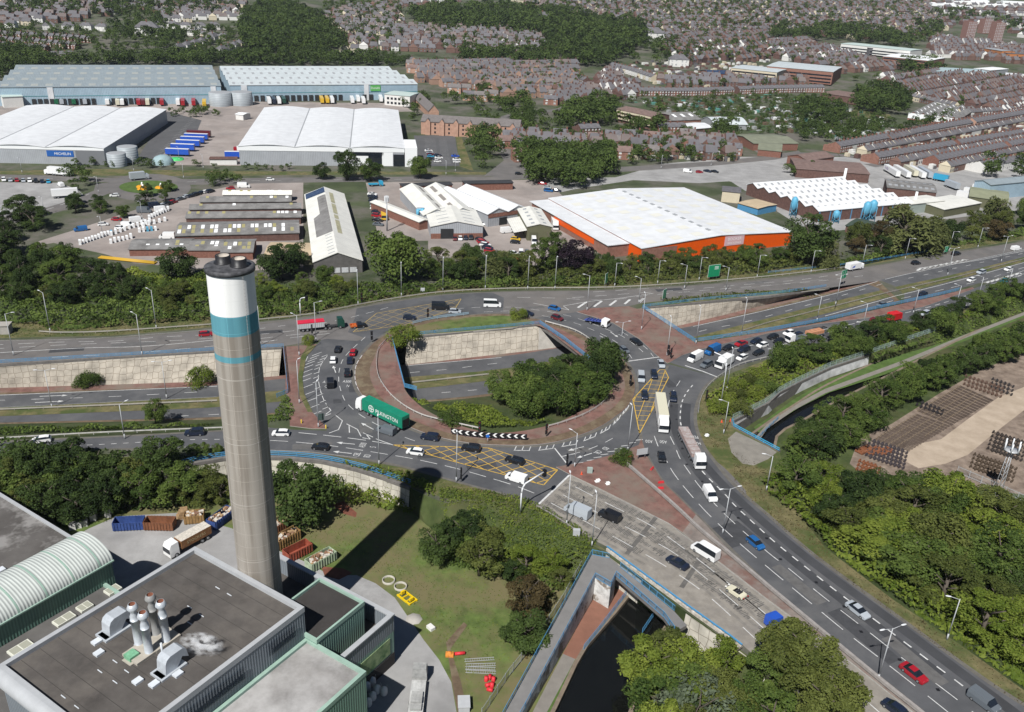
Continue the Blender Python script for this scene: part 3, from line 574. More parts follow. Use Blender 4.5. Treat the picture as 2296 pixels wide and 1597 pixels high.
hatch(yb,[(881.5,998),(1096.5,1005),(1250.5,1054),(1219,1088),(1020,1036)],2.4,(pxdir((945,1002),(1000,1035)),pxdir((1000,1035),(1096,1008))))
struct(yb.build('box_junction',yellow_paint));yb=MB()
thin_yellow=mat('worn_yellow',(0.36,0.26,0.09),.8,.3,1.5)
hatch(yb,[(791.5,745),(845,702.5),(1034,670.5),(1019,695),(905,729)],3.0,(pxdir((850,740),(990,680)),pxdir((850,705),(960,735))),.13)
struct(yb.build('box_junction',thin_yellow));yb=MB()
hatch(yb,[(1419,895.6),(1479,829.5),(1490.5,829.5),(1499,847),(1463,918),(1434,972)],2.6,(pxdir((1430,930),(1470,932)),pxdir((1450,930),(1482,840))),.16)
struct(yb.build('box_junction',yellow_paint))
pt=MB();rr=random.Random(3)
for l in ([(1277,1078),(1363,1120),(1458,1168),(1530,1218),(1610,1280),(1708,1358)],[(1268,1087),(1345,1127),(1400,1155),(1470,1195),(1530,1235),(1600,1290)],[(1255,1098),(1330,1138),(1400,1173),(1460,1205),(1520,1245),(1590,1300),(1660,1365)],[(1245,1110),(1330,1155),(1420,1203),(1490,1245)],[(1225,1125),(1300,1165),(1380,1210),(1440,1240)],[(1560,1290),(1640,1352),(1700,1405),(1760,1460)],[(1640,1330),(1700,1375),(1790,1452),(1860,1512)],[(1700,1440),(1760,1492),(1840,1562)]):
 P=smooth([W2(p) for p in l],5);L=length(P)
 ev=0.5
 for x,y,h in along(P,.36):
  ev=min(1.0,max(0.2,ev+rr.uniform(-.25,.3)))
  if ev < .24:continue
  c,s=math.cos(h),math.sin(h);lw=rr.uniform(.25,1.0)*ev*1.3+.1;rw=rr.uniform(.25,1.0)*ev*1.3+.1;d=rr.uniform(.05,.15)
  pt.face([(x-d*c+lw*s,y-d*s-lw*c,.0325),(x+d*c+lw*s,y+d*s-lw*c,.0325),(x+d*c-rw*s,y+d*s+rw*c,.0325),(x-d*c-rw*s,y-d*s+rw*c,.0325)])
for p,q in (((1475,1155),(1405,1243)),((1575,1246),(1528,1318))):strip_along(pt,[W2(p),W2(q)],.9,.036)
ln_=MB()
for l in ([(1283,1085),(1363,1122),(1458,1170),(1530,1220),(1610,1282),(1708,1362),(1793,1435),(1930,1550)],[(1265,1100),(1345,1139),(1458,1193),(1518,1230),(1584,1280),(1659,1342),(1777,1446),(1930,1580)],[(1245,1118),(1330,1158),(1409,1203),(1500,1257),(1582,1315),(1654,1378),(1777,1485)],[(1225,1136),(1300,1178),(1363,1212),(1450,1262)]):
 P=smooth([W2(p) for p in l],5)
 for o_ in (-.75,.75):strip_along(ln_,[(P[i][0]-o_*(P[min(i+1,len(P)-1)][1]-P[max(i-1,0)][1])/nrm(P[max(i-1,0)],P[min(i+1,len(P)-1)])[1],P[i][1]+o_*(P[min(i+1,len(P)-1)][0]-P[max(i-1,0)][0])/nrm(P[max(i-1,0)],P[min(i+1,len(P)-1)])[1]) for i in range(len(P))],.65,.0285)
struct(ln_.build('wheel_tracks',mat('wheel_track',(.165,.152,.135),.9,.25,.5,col2=(.2,.185,.165),detail=9)))
struct(pt.build('road_repairs',mat('tar_patch',(0.105,0.099,0.092),.9,.2,1.0)))
ty=MB()
for l,wd in (([(1540,905),(1537,940),(1542,975),(1560,1015),(1600,1065),(1660,1125),(1740,1195),(1840,1275),(1960,1363),(2100,1468),(2296,1615)],2.3),([(1512,905),(1510,940),(1518,975),(1536,1015),(1572,1068),(1634,1132),(1722,1211),(1830,1300),(1960,1400),(2110,1515)],2.2)):
 strip_along(ty,smooth([W2(p) for p in l],4),wd,.0305)
struct(ty.build('road_wear',mat('asphalt_wear',(0.048,0.049,0.053),.8,.2,.15,detail=9)))
pb=MB();pl_=MB();rr=random.Random(9)
for x,y,a,c,n in [(1640,1200,9,7,0),(1625,1125,3,9,0),(1790,1310,2.5,12,1),(1935,1425,3,14,0),(1560,1000,2.5,6,1),(1500,860,3,5,0),(960,1022,5,2.2,0),(757,900,2.2,2.2,0),(820,960,3,5,1),(790,870,2,5,0),(1300,1010,6,2,1),(1080,1045,7,2.4,0),(700,1000,9,2.4,1),(1330,715,2,7,0),(1200,690,6,2,1),(1000,685,8,2.5,0),(600,745,9,2.4,0),(300,772,12,2.6,1),(150,785,9,2.5,0),(1500,650,10,2.5,0),(1700,634,9,2.4,1),(1850,745,4,9,0),(2050,1480,2.6,12,1)]:
 p=W2((x,y));q=W2((x+6,y+(5 if x > 1450 and y > 820 else -.4)));h=math.atan2(q[1]-p[1],q[0]-p[0])+(math.pi/2 if x > 1450 and y > 820 else 0);co,si=math.cos(h),math.sin(h);z=.0335
 (pb if n == 0 else pl_).face([(p[0]+u*co-v*si,p[1]+u*si+v*co,z) for u,v in ((-a/2,-c/2),(a/2,-c/2),(a/2+rr.uniform(-.3,.3),c/2),(-a/2,c/2))])
struct(pb.build('road_patches',mat('patch_dark',(.05,.051,.055),.85,.2,.6)));struct(pl_.build('road_patches',mat('patch_pale',(.105,.102,.1),.9,.2,.6)))
db=MB()
for l,wd in (([(1607,846),(1579,871),(1563,906),(1559,938),(1564,968),(1579,1003),(1599,1030),(1648,1090),(1722,1155),(1827,1246),(1997,1371),(2197,1516),(2296,1581)],.9),([(1498,820),(1470,870),(1442,930),(1437,985),(1451,1022),(1486,1080),(1524,1117),(1579,1172),(1722,1312),(1846,1418),(2068,1596)],.8),([(604,1010.5),(699,1015.5),(799,1028),(899,1045.6),(1024,1080.6),(1148,1113),(1205,1132)],.7),([(0,764),(250,758),(475,739),(699,711),(799,691),(899,674),(999,661),(1148,654),(1373,651),(1550,641),(1722,627),(1900,606),(2296,542)],.8),([(0,991),(300,977),(500,966),(604,960)],.7)):strip_along(db,smooth([W2(p) for p in l],4),wd,.0345)
strip_along(db,[(cc[0]+(r+.6)*math.cos(t),cc[1]+(r+.6)*math.sin(t)) for r,t in zip(rin,th)],.9,.0345);struct(db.build('kerb_dirt',mat('kerb_dirt',(.15,.135,.115),.95,.4,.5,col2=(.1,.095,.085),detail=9)))
gb=MB()
for x,y,h in along(smooth([W2(p) for p in [(1515,858),(1512,938),(1550,1040),(1650,1150),(1810,1300),(2010,1470),(2150,1585)]],5),7.3):u=rr.uniform(-1.5,1.5);gb.box(x+u-.3,x+u+.3,y-.3,y+.3,.031,.037)
struct(gb.build('gully_covers',black))
# == RAILINGS AND BARRIERS
POSTS={}
def post_mesh(key,w_,d_,h,m):
 if key not in POSTS:
  b=MB();b.box(-w_/2,w_/2,-d_/2,d_/2,0,h);o=b.build('post',m);POSTS[key]=o.data;bpy.data.objects.remove(o)
 return POSTS[key]
def railing(name,label,line,m,h=1.1,rails=(0.35,0.72,1.06),rh=.11,rt=.05,step=2.6,cat='railing',group=None,pw=.09,mesh_infill=None,phase=0.0):
 """line: world x,y,z"""
 ox,oy,oz=line[0]
 t=thing(name,label,cat,(ox,oy,oz),0,group);loc=[(p[0]-ox,p[1]-oy,p[2]-oz) for p in line]
 for zr in rails:
  b=MB()
  for p,q in zip(loc[:-1],loc[1:]):
   (dx,dy),L=nrm(p,q);dz=(q[2]-p[2])/max(L,1e-6)
   b.box(0,L,-rt/2,rt/2,zr-rh/2,zr+rh/2,T=lambda r,p=p,dx=dx,dy=dy,dz=dz:(p[0]+r[0]*dx-r[1]*dy,p[1]+r[0]*dy+r[1]*dx,p[2]+r[2]+r[0]*dz))
  b.build('rail',m,t)
 if mesh_infill:
  b=MB()
  for p,q in zip(loc[:-1],loc[1:]):
   (dx,dy),L=nrm(p,q);dz=(q[2]-p[2])/max(L,1e-6);k=0.0
   while k < L:
    b.box(k,k+.035,-.015,.015,.12,h-.06,T=lambda r,p=p,dx=dx,dy=dy,dz=dz:(p[0]+r[0]*dx-r[1]*dy,p[1]+r[0]*dy+r[1]*dx,p[2]+r[2]+r[0]*dz));k += mesh_infill
  b.build('balusters',m,t)
 pm=post_mesh((name,round(h,2),m.name),pw,pw,h,m)
 L3=np.array(loc);s=np.r_[0,np.cumsum(np.linalg.norm(np.diff(L3[:,:2],axis=0),axis=1))]
 n=0
 for x,y,a in along(loc,step if s[-1]/step < 98 else s[-1]/98):
  o=bpy.data.objects.new('post',pm);C.objects.link(o);o.parent=t
  d=math.hypot(x-loc[0][0],y-loc[0][1]);o.location=(x,y,float(np.interp(n*(step if s[-1]/step < 98 else s[-1]/98),s,L3[:,2])));o.rotation_euler=(0,0,a);n += 1
 return t
def zl(pts,z=0.0,n=5):return smooth([W(a,b_,z) for a,b_ in pts],n)
railing('railing','long blue railing on top of the sunken road wall, left of the chimney',[W(x,y,.02) for x,y in [(-250,829),(0,815.5),(300,797.5),(634,778.5)]],blue_paint,step=3)
railing('railing','short blue railing across the left end of the roundabout bridge, facing the chimney',[W(635.5,779.5,.02),W(646,882,.02),W(620,893,.0)],blue_paint,h=1.3,rails=(.3,.65,1.0,1.25),step=2.2)
railing('railing','blue railing beside the red paving at the left edge of the roundabout opening',[W(879,760.5,ZK),W(907,869,ZK),W(935,876,ZK)],blue_paint,h=1.3,rails=(.2,.5,.85,1.2),rh=.16)
railing('railing','blue railing along the top of the stone wall inside the roundabout',[W(x,y,.3) for x,y in [(884,759),(930,752),(1148,733),(1209,726.5)]],blue_paint,step=3.2)
railing('railing','blue railing on the slanting right-hand bridge edge inside the roundabout',[W(1210,726.5,ZK),W(1265,763,ZK),W(1322,808,ZK)],blue_paint,h=1.25,rails=(.25,.6,.95,1.2),rh=.15)
railing('railing','blue railing at the right bridge edge beside the wide red paved island',[W(1441,692,ZK),W(1500,730,ZK),W(1557,767.5,ZK)],blue_paint,h=1.3,rails=(.3,.65,1.0,1.25),rh=.13)
railing('railing','long blue railing between red paving and sunken road, right of the roundabout',zl([(1557,767.5),(1640,755.5),(1722,743),(1850,720),(1967,693),(2110,662),(2150,652)],ZK,3),blue_paint,h=1.3,rails=(.3,.65,1.0,1.25),rh=.13,step=3.4)
railing('railing','blue railing along the tapering stone wall below the large green sign',zl([(1441,690),(1600,671.5),(1722,662),(1852,644)],.05,3),blue_paint,step=3)
railing('railing','curved blue railing above the pale wall between the chimney and the slip road',zl([(368,1055),(430,1037),(500,1025),(560,1022),(640,1023.5),(720,1031),(800,1047.5),(860,1066),(921,1087)],.02,4),blue_paint,h=1.35,rails=(.35,.8,1.25),rh=.2,step=4.2)
railing('crash_barrier','grey crash barrier round the top inside kerb of the roundabout',zl([(926,728),(974,716.5),(1051,706.5)],ZK,4),mat('bluegrey_paint',(.25,.36,.43),.5),h=1.1,rails=(.5,.95),rh=.22,step=3,cat='barrier')
railing('crash_barrier','long grey crash barrier behind the upper road, in front of the scrub',zl([(579,720),(699,707),(799,687),(899,669.5),(999,656.7),(1148,649.5),(1373,647),(1550,636.5),(1722,622),(1900,601)],0,3),concrete,h=.8,rails=(.6,),rh=.33,step=3.2,cat='barrier')
railing('crash_barrier','grey crash barrier at the far left edge of the upper road',zl([(88,746.5),(140,749),(250,746),(475,730.5)],0,3),concrete,h=.8,rails=(.6,),rh=.33,step=3.2,cat='barrier')
rail_grey=mat('rail_grey',(.46,.45,.43),.5,.2,1.0)
railing('crash_barrier','pale crash barrier ringing the left and lower side of the roundabout island',zl([(874,757),(850,783),(845,803),(844.5,826),(851.5,853),(874,886),(906,913),(944,933),(979,943),(1009,950),(1074,964)],ZK,4),rail_grey,h=.85,rails=(.62,),rh=.34,step=2.8,cat='barrier')
railing('crash_barrier','pale crash barrier below the island trees, right of the chevron board',zl([(1230,959),(1265,949),(1310,932),(1348,909),(1366,886)],ZK,4),rail_grey,h=.85,rails=(.62,),rh=.34,step=2.8,cat='barrier')
railing('crash_barrier','pale crash barrier on the top right inner curve of the roundabout',zl([(1223,724),(1288,743),(1330,770),(1356,798),(1376,824)],ZK,4),rail_grey,h=.85,rails=(.62,),rh=.34,step=2.8,cat='barrier')
railing('crash_barrier','long double crash barrier between the concrete and the asphalt carriageways',zl([(1398,1038),(1473,1103),(1523,1148),(1573,1195),(1640,1250),(1722,1320),(1846,1424),(1967,1525),(2060,1600),(2200,1712)],ZK,3),mat('rail_brown',(.27,.25,.235),.5,.2,1.0),h=.9,rails=(.75,.42),rh=.24,rt=.55,step=3.0,cat='barrier')
railing('crash_barrier','grey crash barrier along the hedge bank of the lower left slip road',zl([(-200,1000),(0,987),(230,974),(500,963)],0,3),rail_grey,h=.8,rails=(.6,),rh=.3,step=3.2,cat='barrier')
railing('crash_barrier','pale barrier on the dry grass between the two sunken carriageways, left of the chimney',[(x,y,z) for x,y,z in [WA((-100,926)),WA((0,921.6)),WA((240,912)),WA((487,901.6))]],concrete,h=.8,rails=(.55,),rh=.4,step=3.5,cat='barrier')
railing('crash_barrier','pale barrier on the grass between the sunken carriageways inside the roundabout',[WA((924,861)),WA((1010,851.5)),WA((1096,842))],concrete,h=.8,rails=(.55,),rh=.4,step=3.5,cat='barrier')
railing('crash_barrier','brownish barrier on the dry grass between the carriageways, far right',[WA(p) for p in [(1600,764),(1722,726),(1850,694),(2000,656),(2150,622),(2296,583)]],mat('rail_brown',(.19,.165,.15)),h=.8,rails=(.55,),rh=.34,step=4,cat='barrier')
railing('crash_barrier','grey barrier on the outer curve beside the queueing vans',zl([(1722,803.5),(1660,819),(1612,846.5),(1585,872),(1570,900),(1565,930)],0,4),rail_grey,h=.8,rails=(.6,),rh=.3,step=3,cat='barrier')
railing('crash_barrier','rusty barrier at the lower verge below the gantry signal',zl([(1203,1139),(1245,1163),(1286,1190)],0,3),mat('rail_brown',(.19,.165,.15)),h=.8,rails=(.6,),rh=.28,step=3,cat='barrier')
railing('railing','blue railing far right behind the upper slip road, before the willows',zl([(1722,613),(1810,604),(1900,594),(2010,577),(2100,562)],0,3),blue_paint,h=1.0,rails=(.4,.8),rh=.1,step=3.5)
# == THE WORKS WITH THE TALL CHIMNEY
UA=math.radians(-31.9);UX,UY=math.cos(UA),math.sin(UA);VX,VY=UY,-UX        # u along the far roof edge, v towards the viewer
O_=(-51.6,117.5)
def L3(u,v,z):return (O_[0]+u*UX+v*VX,O_[1]+u*UY+v*VY,z)
def uv_at(x,y,z):p=W(x,y,z);a,c=p[0]-O_[0],p[1]-O_[1];return a*UX+c*UY,a*VX+c*VY
roof_dark=mat('roof_felt',(0.062,0.055,0.05),.9,.22,.18,col2=(.085,.077,.07),detail=9,stretch=(1,1,1),col3=(.135,.12,.105),scale3=.05,thr3=(.5,.72))
roof_grey=mat('roof_dusty',(.13,.122,.115),.9,.2,.15,col2=(.2,.19,.18),detail=9,col3=(.46,.45,.44),scale3=.04,thr3=(.4,.66))
trim_grey=mat('trim_grey',(.36,.37,.38),.5,.08,.5);trim_green=mat('trim_green',(.27,.385,.32),.5,.1,.6)
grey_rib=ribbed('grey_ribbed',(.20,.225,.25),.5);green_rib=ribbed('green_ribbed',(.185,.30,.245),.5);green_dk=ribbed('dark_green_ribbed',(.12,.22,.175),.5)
def lbox(b,u0,u1,v0,v1,z0,z1,m=0,mt=None):b.box(u0,u1,-v1,-v0,z0,z1,m,mt,T=lambda p:L3(p[0],-p[1],p[2]))
def block(root,u0,u1,v0,v1,z0,z1,wallm,roofm,trimm,par=.55,pw=.5,wname='wall'):
 """walls, a sunk roof surface, and a parapet made of four butted pieces"""
 b=MB()
 for (a,c),(d,e) in (((u0,v0),(u0,v1)),((u0,v1),(u1,v1)),((u1,v1),(u1,v0)),((u1,v0),(u0,v0))):b.face([L3(a,c,z0),L3(d,e,z0),L3(d,e,z1),L3(a,c,z1)])
 b.build(wname,wallm,root)
 b=MB();b.face([L3(u0,v1,z1-par),L3(u1,v1,z1-par),L3(u1,v0,z1-par),L3(u0,v0,z1-par)]);b.build('roof',roofm,root)
 b=MB();e=.06
 lbox(b,u0-e,u1+e,v0-e,v0+pw,z1-par-.25,z1);lbox(b,u0-e,u1+e,v1-pw,v1+e,z1-par-.25,z1)
 lbox(b,u0-e,u0+pw,v0+pw,v1-pw,z1-par-.25,z1);lbox(b,u1-pw,u1+e,v0+pw,v1-pw,z1-par-.25,z1);b.build('parapet',trimm,root)
hall=thing('works_hall','large grey works hall with four silver vents on its brown flat roof','building')
block(hall,0,25.3,0,33,LZ,14,grey_rib,roof_dark,trim_grey,.7,.7)
b=MB();b.face([L3(-.4,33.05,10.5),L3(26,33.05,10.5),L3(26,33.05,13.4),L3(-.4,33.05,13.4)])
for k in range(7):a=k*math.pi/12;a2=(k+1)*math.pi/12;b.face([L3(-.4,33.05+1.3*math.sin(a),12.7+1.3*math.cos(a)),L3(-.4,33.05+1.3*math.sin(a2),12.7+1.3*math.cos(a2)),L3(26,33.05+1.3*math.sin(a2),12.7+1.3*math.cos(a2)),L3(26,33.05+1.3*math.sin(a),12.7+1.3*math.cos(a))][::-1],smooth=True)
b.build('eaves_roll',trim_grey,hall)
for u0,v0,v1,z0,z1 in ((25.36,12,22,9.2,11.6),(25.36,2,7.5,9.6,12)):
 b=MB();
 for k in range(10):z=z0+(z1-z0)*k/10;b.face([L3(u0+.05,v0,z),L3(u0+.05,v1,z),L3(u0+.16,v1,z+.16),L3(u0+.16,v0,z+.16)][::-1])
 b.build('louvre',mat('louvre',(.13,.145,.16),.5),hall)
silver=mat('silver_duct',(.48,.51,.54),.42,.12,1.2,metal=.25,detail=6);rust=mat('rust',(.16,.06,.035),.9,.3,2.0);pale_metal=mat('pale_metal',(.55,.58,.61),.5,.08,1.0)
RZ0=13.3
def stack(x,y,xt,yt,shade):
 u,v=uv_at(x,y,RZ0);p=L3(u,v,RZ0);h=7.6
 b=MB();b.lathe([(.7,0),(.7,.25),(.58,.3),(.58,h*.62),(.62,h*.62),(.62,h*.64),(.58,h*.64),(.58,h*.72),(.4,h*.78),(.4,h*.82),(.78,h*.9),(.78,h*.915),(.52,h),(.47,h)],22)
 o=b.build('vent_stack',shade,hall);o.location=p
 c=MB();c.lathe([(.48,h-.02),(.44,h-.25),(.0,h-.25)],20);q=c.build('vent_mouth',rust,o)
for a in ((312,1447,302,1367,silver),(335,1466,325,1383,silver),(351,1425,338,1345,mat('dull_duct',(.23,.23,.225),.5,.1,1.0)),(374,1440,363,1361,silver)):stack(*a)
def roofbox(name,x,y,du,dv,h,m,parent=hall,z=RZ0,rot=0):
 u,v=uv_at(x,y,z);b=MB();lbox(b,u-du/2,u+du/2,v-dv/2,v+dv/2,z-.02,z+h);return b.build(name,m,parent)
roofbox('vent_plinth',323,1461,3.4,4.6,.42,mat('plinth',(.36,.33,.28),.9,.15,1.0));roofbox('vent_plinth',363,1436,3.2,4.2,.40,mat('plinth',(.36,.33,.28)))
for x,y in ((217,1441),(222,1466),(309,1529),(346,1536),(399,1513)):roofbox('roof_hatch',x,y,1.0,1.25,.35,pale_metal)
g=roofbox('fan_box',296,1475,1.5,1.5,.8,mat('fan_green',(.16,.36,.22),.6,.2,2));roofbox('hatch_base',291,1482,1.9,1.2,.1,mat('plinth',(.36,.33,.28)))
u,v=uv_at(366,1474,RZ0);b=MB();b.tube(L3(u,v,RZ0),L3(u,v,RZ0+2.6),.16,n=10);lbox(b,u-.6,u+.6,v-.5,v+.5,RZ0-.01,RZ0+.25);b.build('flue_pipe',pale_metal,hall)
def duct(x,y):
 u,v=uv_at(x,y,RZ0);b=MB();lbox(b,u-1.3,u+1.3,v-1.6,v+2.6,RZ0-.01,RZ0+.35)
 prof=[(2.4,.35),(1.7,.35),(1.5,2.1),(1.2,2.7),(.6,3.0),(-1.4,3.0),(-1.9,2.6),(-2.2,1.0),(-1.2,1.7),(-.2,.35)]
 for s in (-1,1):b.face([L3(u+s*.95,v+a,RZ0+z) for a,z in (prof if s > 0 else prof[::-1])])
 for (a,z),(c,z2) in zip(prof,prof[1:]+prof[:1]):b.face([L3(u-.95,v+a,RZ0+z),L3(u+.95,v+a,RZ0+z),L3(u+.95,v+c,RZ0+z2),L3(u-.95,v+c,RZ0+z2)])
 b.build('air_duct',silver,hall)
duct(262,1412);duct(386,1497)
b=MB()
for k in range(1,12):lbox(b,.8,24.5,k*2.75-.03,k*2.75+.03,RZ0,RZ0+.025)
b.build('roof_seams',mat('seam',(.05,.046,.042),.9),hall)
b=MB()
for x,y in ((488,1319),(514,1334),(425,1362),(452,1381),(425,1398),(224,1506),(258,1484),(284,1506),(258,1530),(142,1563),(172,1586)):u,v=uv_at(x,y,RZ0);lbox(b,u-.5,u+.5,v-.05,v+.05,RZ0,RZ0+.1)
b.build('roof_bracket',pale_metal,hall)
blk=thing('green_block','pale green ribbed plant block with a dark flat roof, right of the chimney foot','building')
uT,vT=uv_at(716.5,1296,9);uR,vR=uv_at(816.5,1348.5,9);uB,vB=uv_at(710,1435,9)
block(blk,uT,uR,vT,vB,LZ,9,green_rib,mat('roof_black',(.04,.036,.034),.9,.2,.3,detail=8),trim_green,.5,.3)
low=thing('walled_corridor','low grey walled wing with an open top behind the green block','building')
uL,vL=uv_at(626,1241,5.3);uC,vC=uv_at(880,1382,5.3);vC=(vC+vL)/2;vE=vB+1.0
b=MB();
lbox(b,uL,uC,vC,vC+.6,2,5.3);lbox(b,uC-.6,uC,vC+.6,vE,2,5.3);b.build('screen_wall',grey_rib,low)
b=MB();lbox(b,uL,uC,vC+.02,vE,LZ,1.98,0,1);b.build('wall',[green_rib,roof_dark],low)
b=MB();lbox(b,uL-.1,uC+.1,vC-.15,vC+.75,5.3,5.55);lbox(b,uC-.75,uC+.15,vC+.75,vE,5.3,5.55);b.build('coping',trim_grey,low)
b=MB();lbox(b,uC+.02,uC+.1,vC+1.2,vC+8.5,-2.2,1.2);b.build('painted_panel',mat('mural_green',(.10,.26,.09),.7,.5,.7,col2=(.25,.30,.16),detail=5),low)
b=MB();lbox(b,uC+.02,uC+.12,vC+.1,vE,LZ,-2.6);b.build('plinth',mat('dark_plinth',(.04,.036,.034),.9),low)
frt=thing('front_wing','front wing of the works with a pale dusty flat roof and green ribbed side wall','building')
uF,vF=uv_at(818,1507,8);block(frt,25.4,uF,vF-.2,40,LZ,8,green_rib,roof_grey,trim_green,.5,.55)
b=MB();lbox(b,uF+.02,uF+.5,vF+14,vF+30,LZ,0);b.build('canopy',grey_rib,frt)
arch=thing('vaulted_hall','works hall with a white ribbed barrel-vault roof and dark green side wall, bottom left','building')
u1,v1=uv_at(250,1257.5,8);u0=u1-10.4
b=MB()
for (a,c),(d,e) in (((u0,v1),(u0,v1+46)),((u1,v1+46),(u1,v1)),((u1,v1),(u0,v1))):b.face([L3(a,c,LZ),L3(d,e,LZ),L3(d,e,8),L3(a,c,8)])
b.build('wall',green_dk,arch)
vault=ribbed('vault_white',(.50,.53,.50),.55,dark=.8,axis='v');NV=16
pr=[(u1-5.2+5.35*math.cos(k*math.pi/NV),8+3.0*math.sin(k*math.pi/NV)) for k in range(NV+1)]
b=MB()
for (a,z),(c,z2) in zip(pr[:-1],pr[1:]):b.face([L3(a,v1+46,z),L3(a,v1-.25,z),L3(c,v1-.25,z2),L3(c,v1+46,z2)],uv=[(0,46),(0,0),(1,0),(1,46)],smooth=True)
for (a,z),(c,z2) in zip(pr[:-1],pr[1:]):b.face([L3(u1-5.2,v1-.2,8),L3(c,v1-.2,z2),L3(a,v1-.2,z)],1)
b.build('vault_roof',[vault,green_dk],arch)
b=MB()
for k in range(10):
 v=v1+2.2+k*4.7
 for (a,z),(c,z2) in zip(pr[:-1],pr[1:]):b.face([L3(a,v+.16,z+.06),L3(a,v-.16,z+.06),L3(c,v-.16,z2+.06),L3(c,v+.16,z2+.06)],smooth=True)
b.build('vault_rib',trim_green,arch);b=MB();lbox(b,u1-.1,u1+.35,v1-.3,v1+46,7.85,8.12);b.build('gutter',trim_green,arch)
ann=thing('flat_annex','low flat-roofed annex with framed roof lights, between the vaulted hall and the big hall','building')
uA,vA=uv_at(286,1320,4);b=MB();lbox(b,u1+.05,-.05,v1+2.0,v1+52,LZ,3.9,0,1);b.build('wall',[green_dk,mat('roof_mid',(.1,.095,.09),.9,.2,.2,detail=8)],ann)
b=MB();lbox(b,u1+.05,-.05,v1+1.7,v1+2.3,3.9,4.4);b.build('parapet',trim_green,ann)
for x,y,l in ((253,1323,2.4),(190,1361,2.2),(144,1389,3.2),(46,1454,3.4)):
 u,v=uv_at(x,y,4.1);b=MB();lbox(b,u-.9,u+.9,v-l/2,v+l/2,3.88,4.3);o=b.build('roof_light',mat('frame_cream',(.6,.6,.52),.6),ann)
 b=MB()
 for s in (-.42,.42):lbox(b,u-.75,u+.75,v+s*l*.55-l*.2,v+s*l*.55+l*.2,4.29,4.33)
 b.build('pane',mat('dull_pane',(.33,.33,.27),.25),o)
far=thing('flat_store','low store with a wide grey and brown flat roof behind the vaulted hall','building')
uf,vf=uv_at(84,1153,5);ug,vg=uv_at(172,1212,5);uf,vf=uf,(vf+vg)/2
block(far,uf-22,u0-.1,vf,vf+60,LZ,5,grey_rib,mat('roof_mix',(.075,.068,.062),.9,.2,.12,col2=(.1,.093,.087),col3=(.22,.21,.2),scale3=.035,thr3=(.5,.56),detail=6),trim_grey,.35,.5)
roofbox('roof_box',3,1281,1.2,1.2,.5,pale_metal,far,4.65)
CHX,CHY,CHT=-40.0,114.4,65.0
chm=thing('chimney','tall round concrete chimney with white and teal-blue painted bands and two black-rimmed flues','chimney',(CHX,CHY,LZ))
def panel_mat(name,col,stain,amt):
 m=bpy.data.materials.new(name);m.use_nodes=True;n=m.node_tree.nodes;l=m.node_tree.links;b=n['Principled BSDF'];b.inputs['Roughness'].default_value=.85;b.inputs['Specular IOR Level'].default_value=.2
 uv=n.new('ShaderNodeUVMap');br=n.new('ShaderNodeTexBrick');br.offset=0;br.inputs['Scale'].default_value=1;br.inputs['Brick Width'].default_value=5.1;br.inputs['Row Height'].default_value=2.45;br.inputs['Mortar Size'].default_value=.022;br.inputs['Mortar Smooth'].default_value=.2
 l.new(uv.outputs[0],br.inputs['Vector'])
 tc=n.new('ShaderNodeTexCoord');mp=n.new('ShaderNodeMapping');mp.inputs['Scale'].default_value=(1.2,1.2,.06);l.new(tc.outputs['Object'],mp.inputs[0])
 nz=n.new('ShaderNodeTexNoise');nz.inputs['Scale'].default_value=.8;nz.inputs['Detail'].default_value=9;l.new(mp.outputs[0],nz.inputs['Vector'])
 rp=n.new('ShaderNodeValToRGB');rp.color_ramp.elements[0].position=.42;rp.color_ramp.elements[1].position=.62;rp.color_ramp.elements[0].color=(*col,1);rp.color_ramp.elements[1].color=(*stain,1);l.new(nz.outputs[0],rp.inputs[0])
 l.new(rp.outputs[0],br.inputs['Color1']);l.new(rp.outputs[0],br.inputs['Color2']);br.inputs['Mortar'].default_value=(*[min(1,c*amt) for c in col],1);l.new(br.outputs[0],b.inputs['Base Color']);return m
ch_conc=panel_mat('chimney_concrete',(.315,.288,.252),(.215,.19,.16),1.35);ch_white=panel_mat('chimney_white',(.80,.80,.78),(.74,.74,.72),.85);ch_blue=panel_mat('chimney_blue',(.105,.29,.345),(.085,.24,.29),1.5)
R0,R1=3.45,3.22;HT=CHT-LZ;rz=lambda z:R0+(R1-R0)*z/HT
def band(name,za,zb,m):
 b=MB();k=max(1,int((zb-za)/6));b.lathe([(rz(za+(zb-za)*i/k),za+(zb-za)*i/k) for i in range(k+1)],64);return b.build(name,m,chm)
zz={}
for k,(x,y) in dict(w=(519,713),b1=(526,757),b2=(530,803),b3=(531,816)).items():
 lo,hi=0.,HT
 for _ in range(40):
  mid=(lo+hi)/2;p=px((CHX,CHY-3.3,LZ+mid));lo,hi=(mid,hi) if p[1] > y else (lo,mid)
 zz[k]=lo
band('shaft',0,zz['b3'],ch_conc);band('blue_band',zz['b3'],zz['b2'],ch_blue);band('shaft',zz['b2'],zz['b1'],ch_conc);band('blue_band',zz['b1'],zz['w'],ch_blue);band('white_band',zz['w'],HT,ch_white)
b=MB();b.lathe([(R1+.02,HT-.5),(R1+.22,HT-.45),(R1+.22,HT+.15),(R1-.1,HT+.25),(0,HT+.3)],64);b.build('cap',mat('cap_black',(.03,.03,.033),.6,.4,1.0,col2=(.08,.08,.085)),chm)
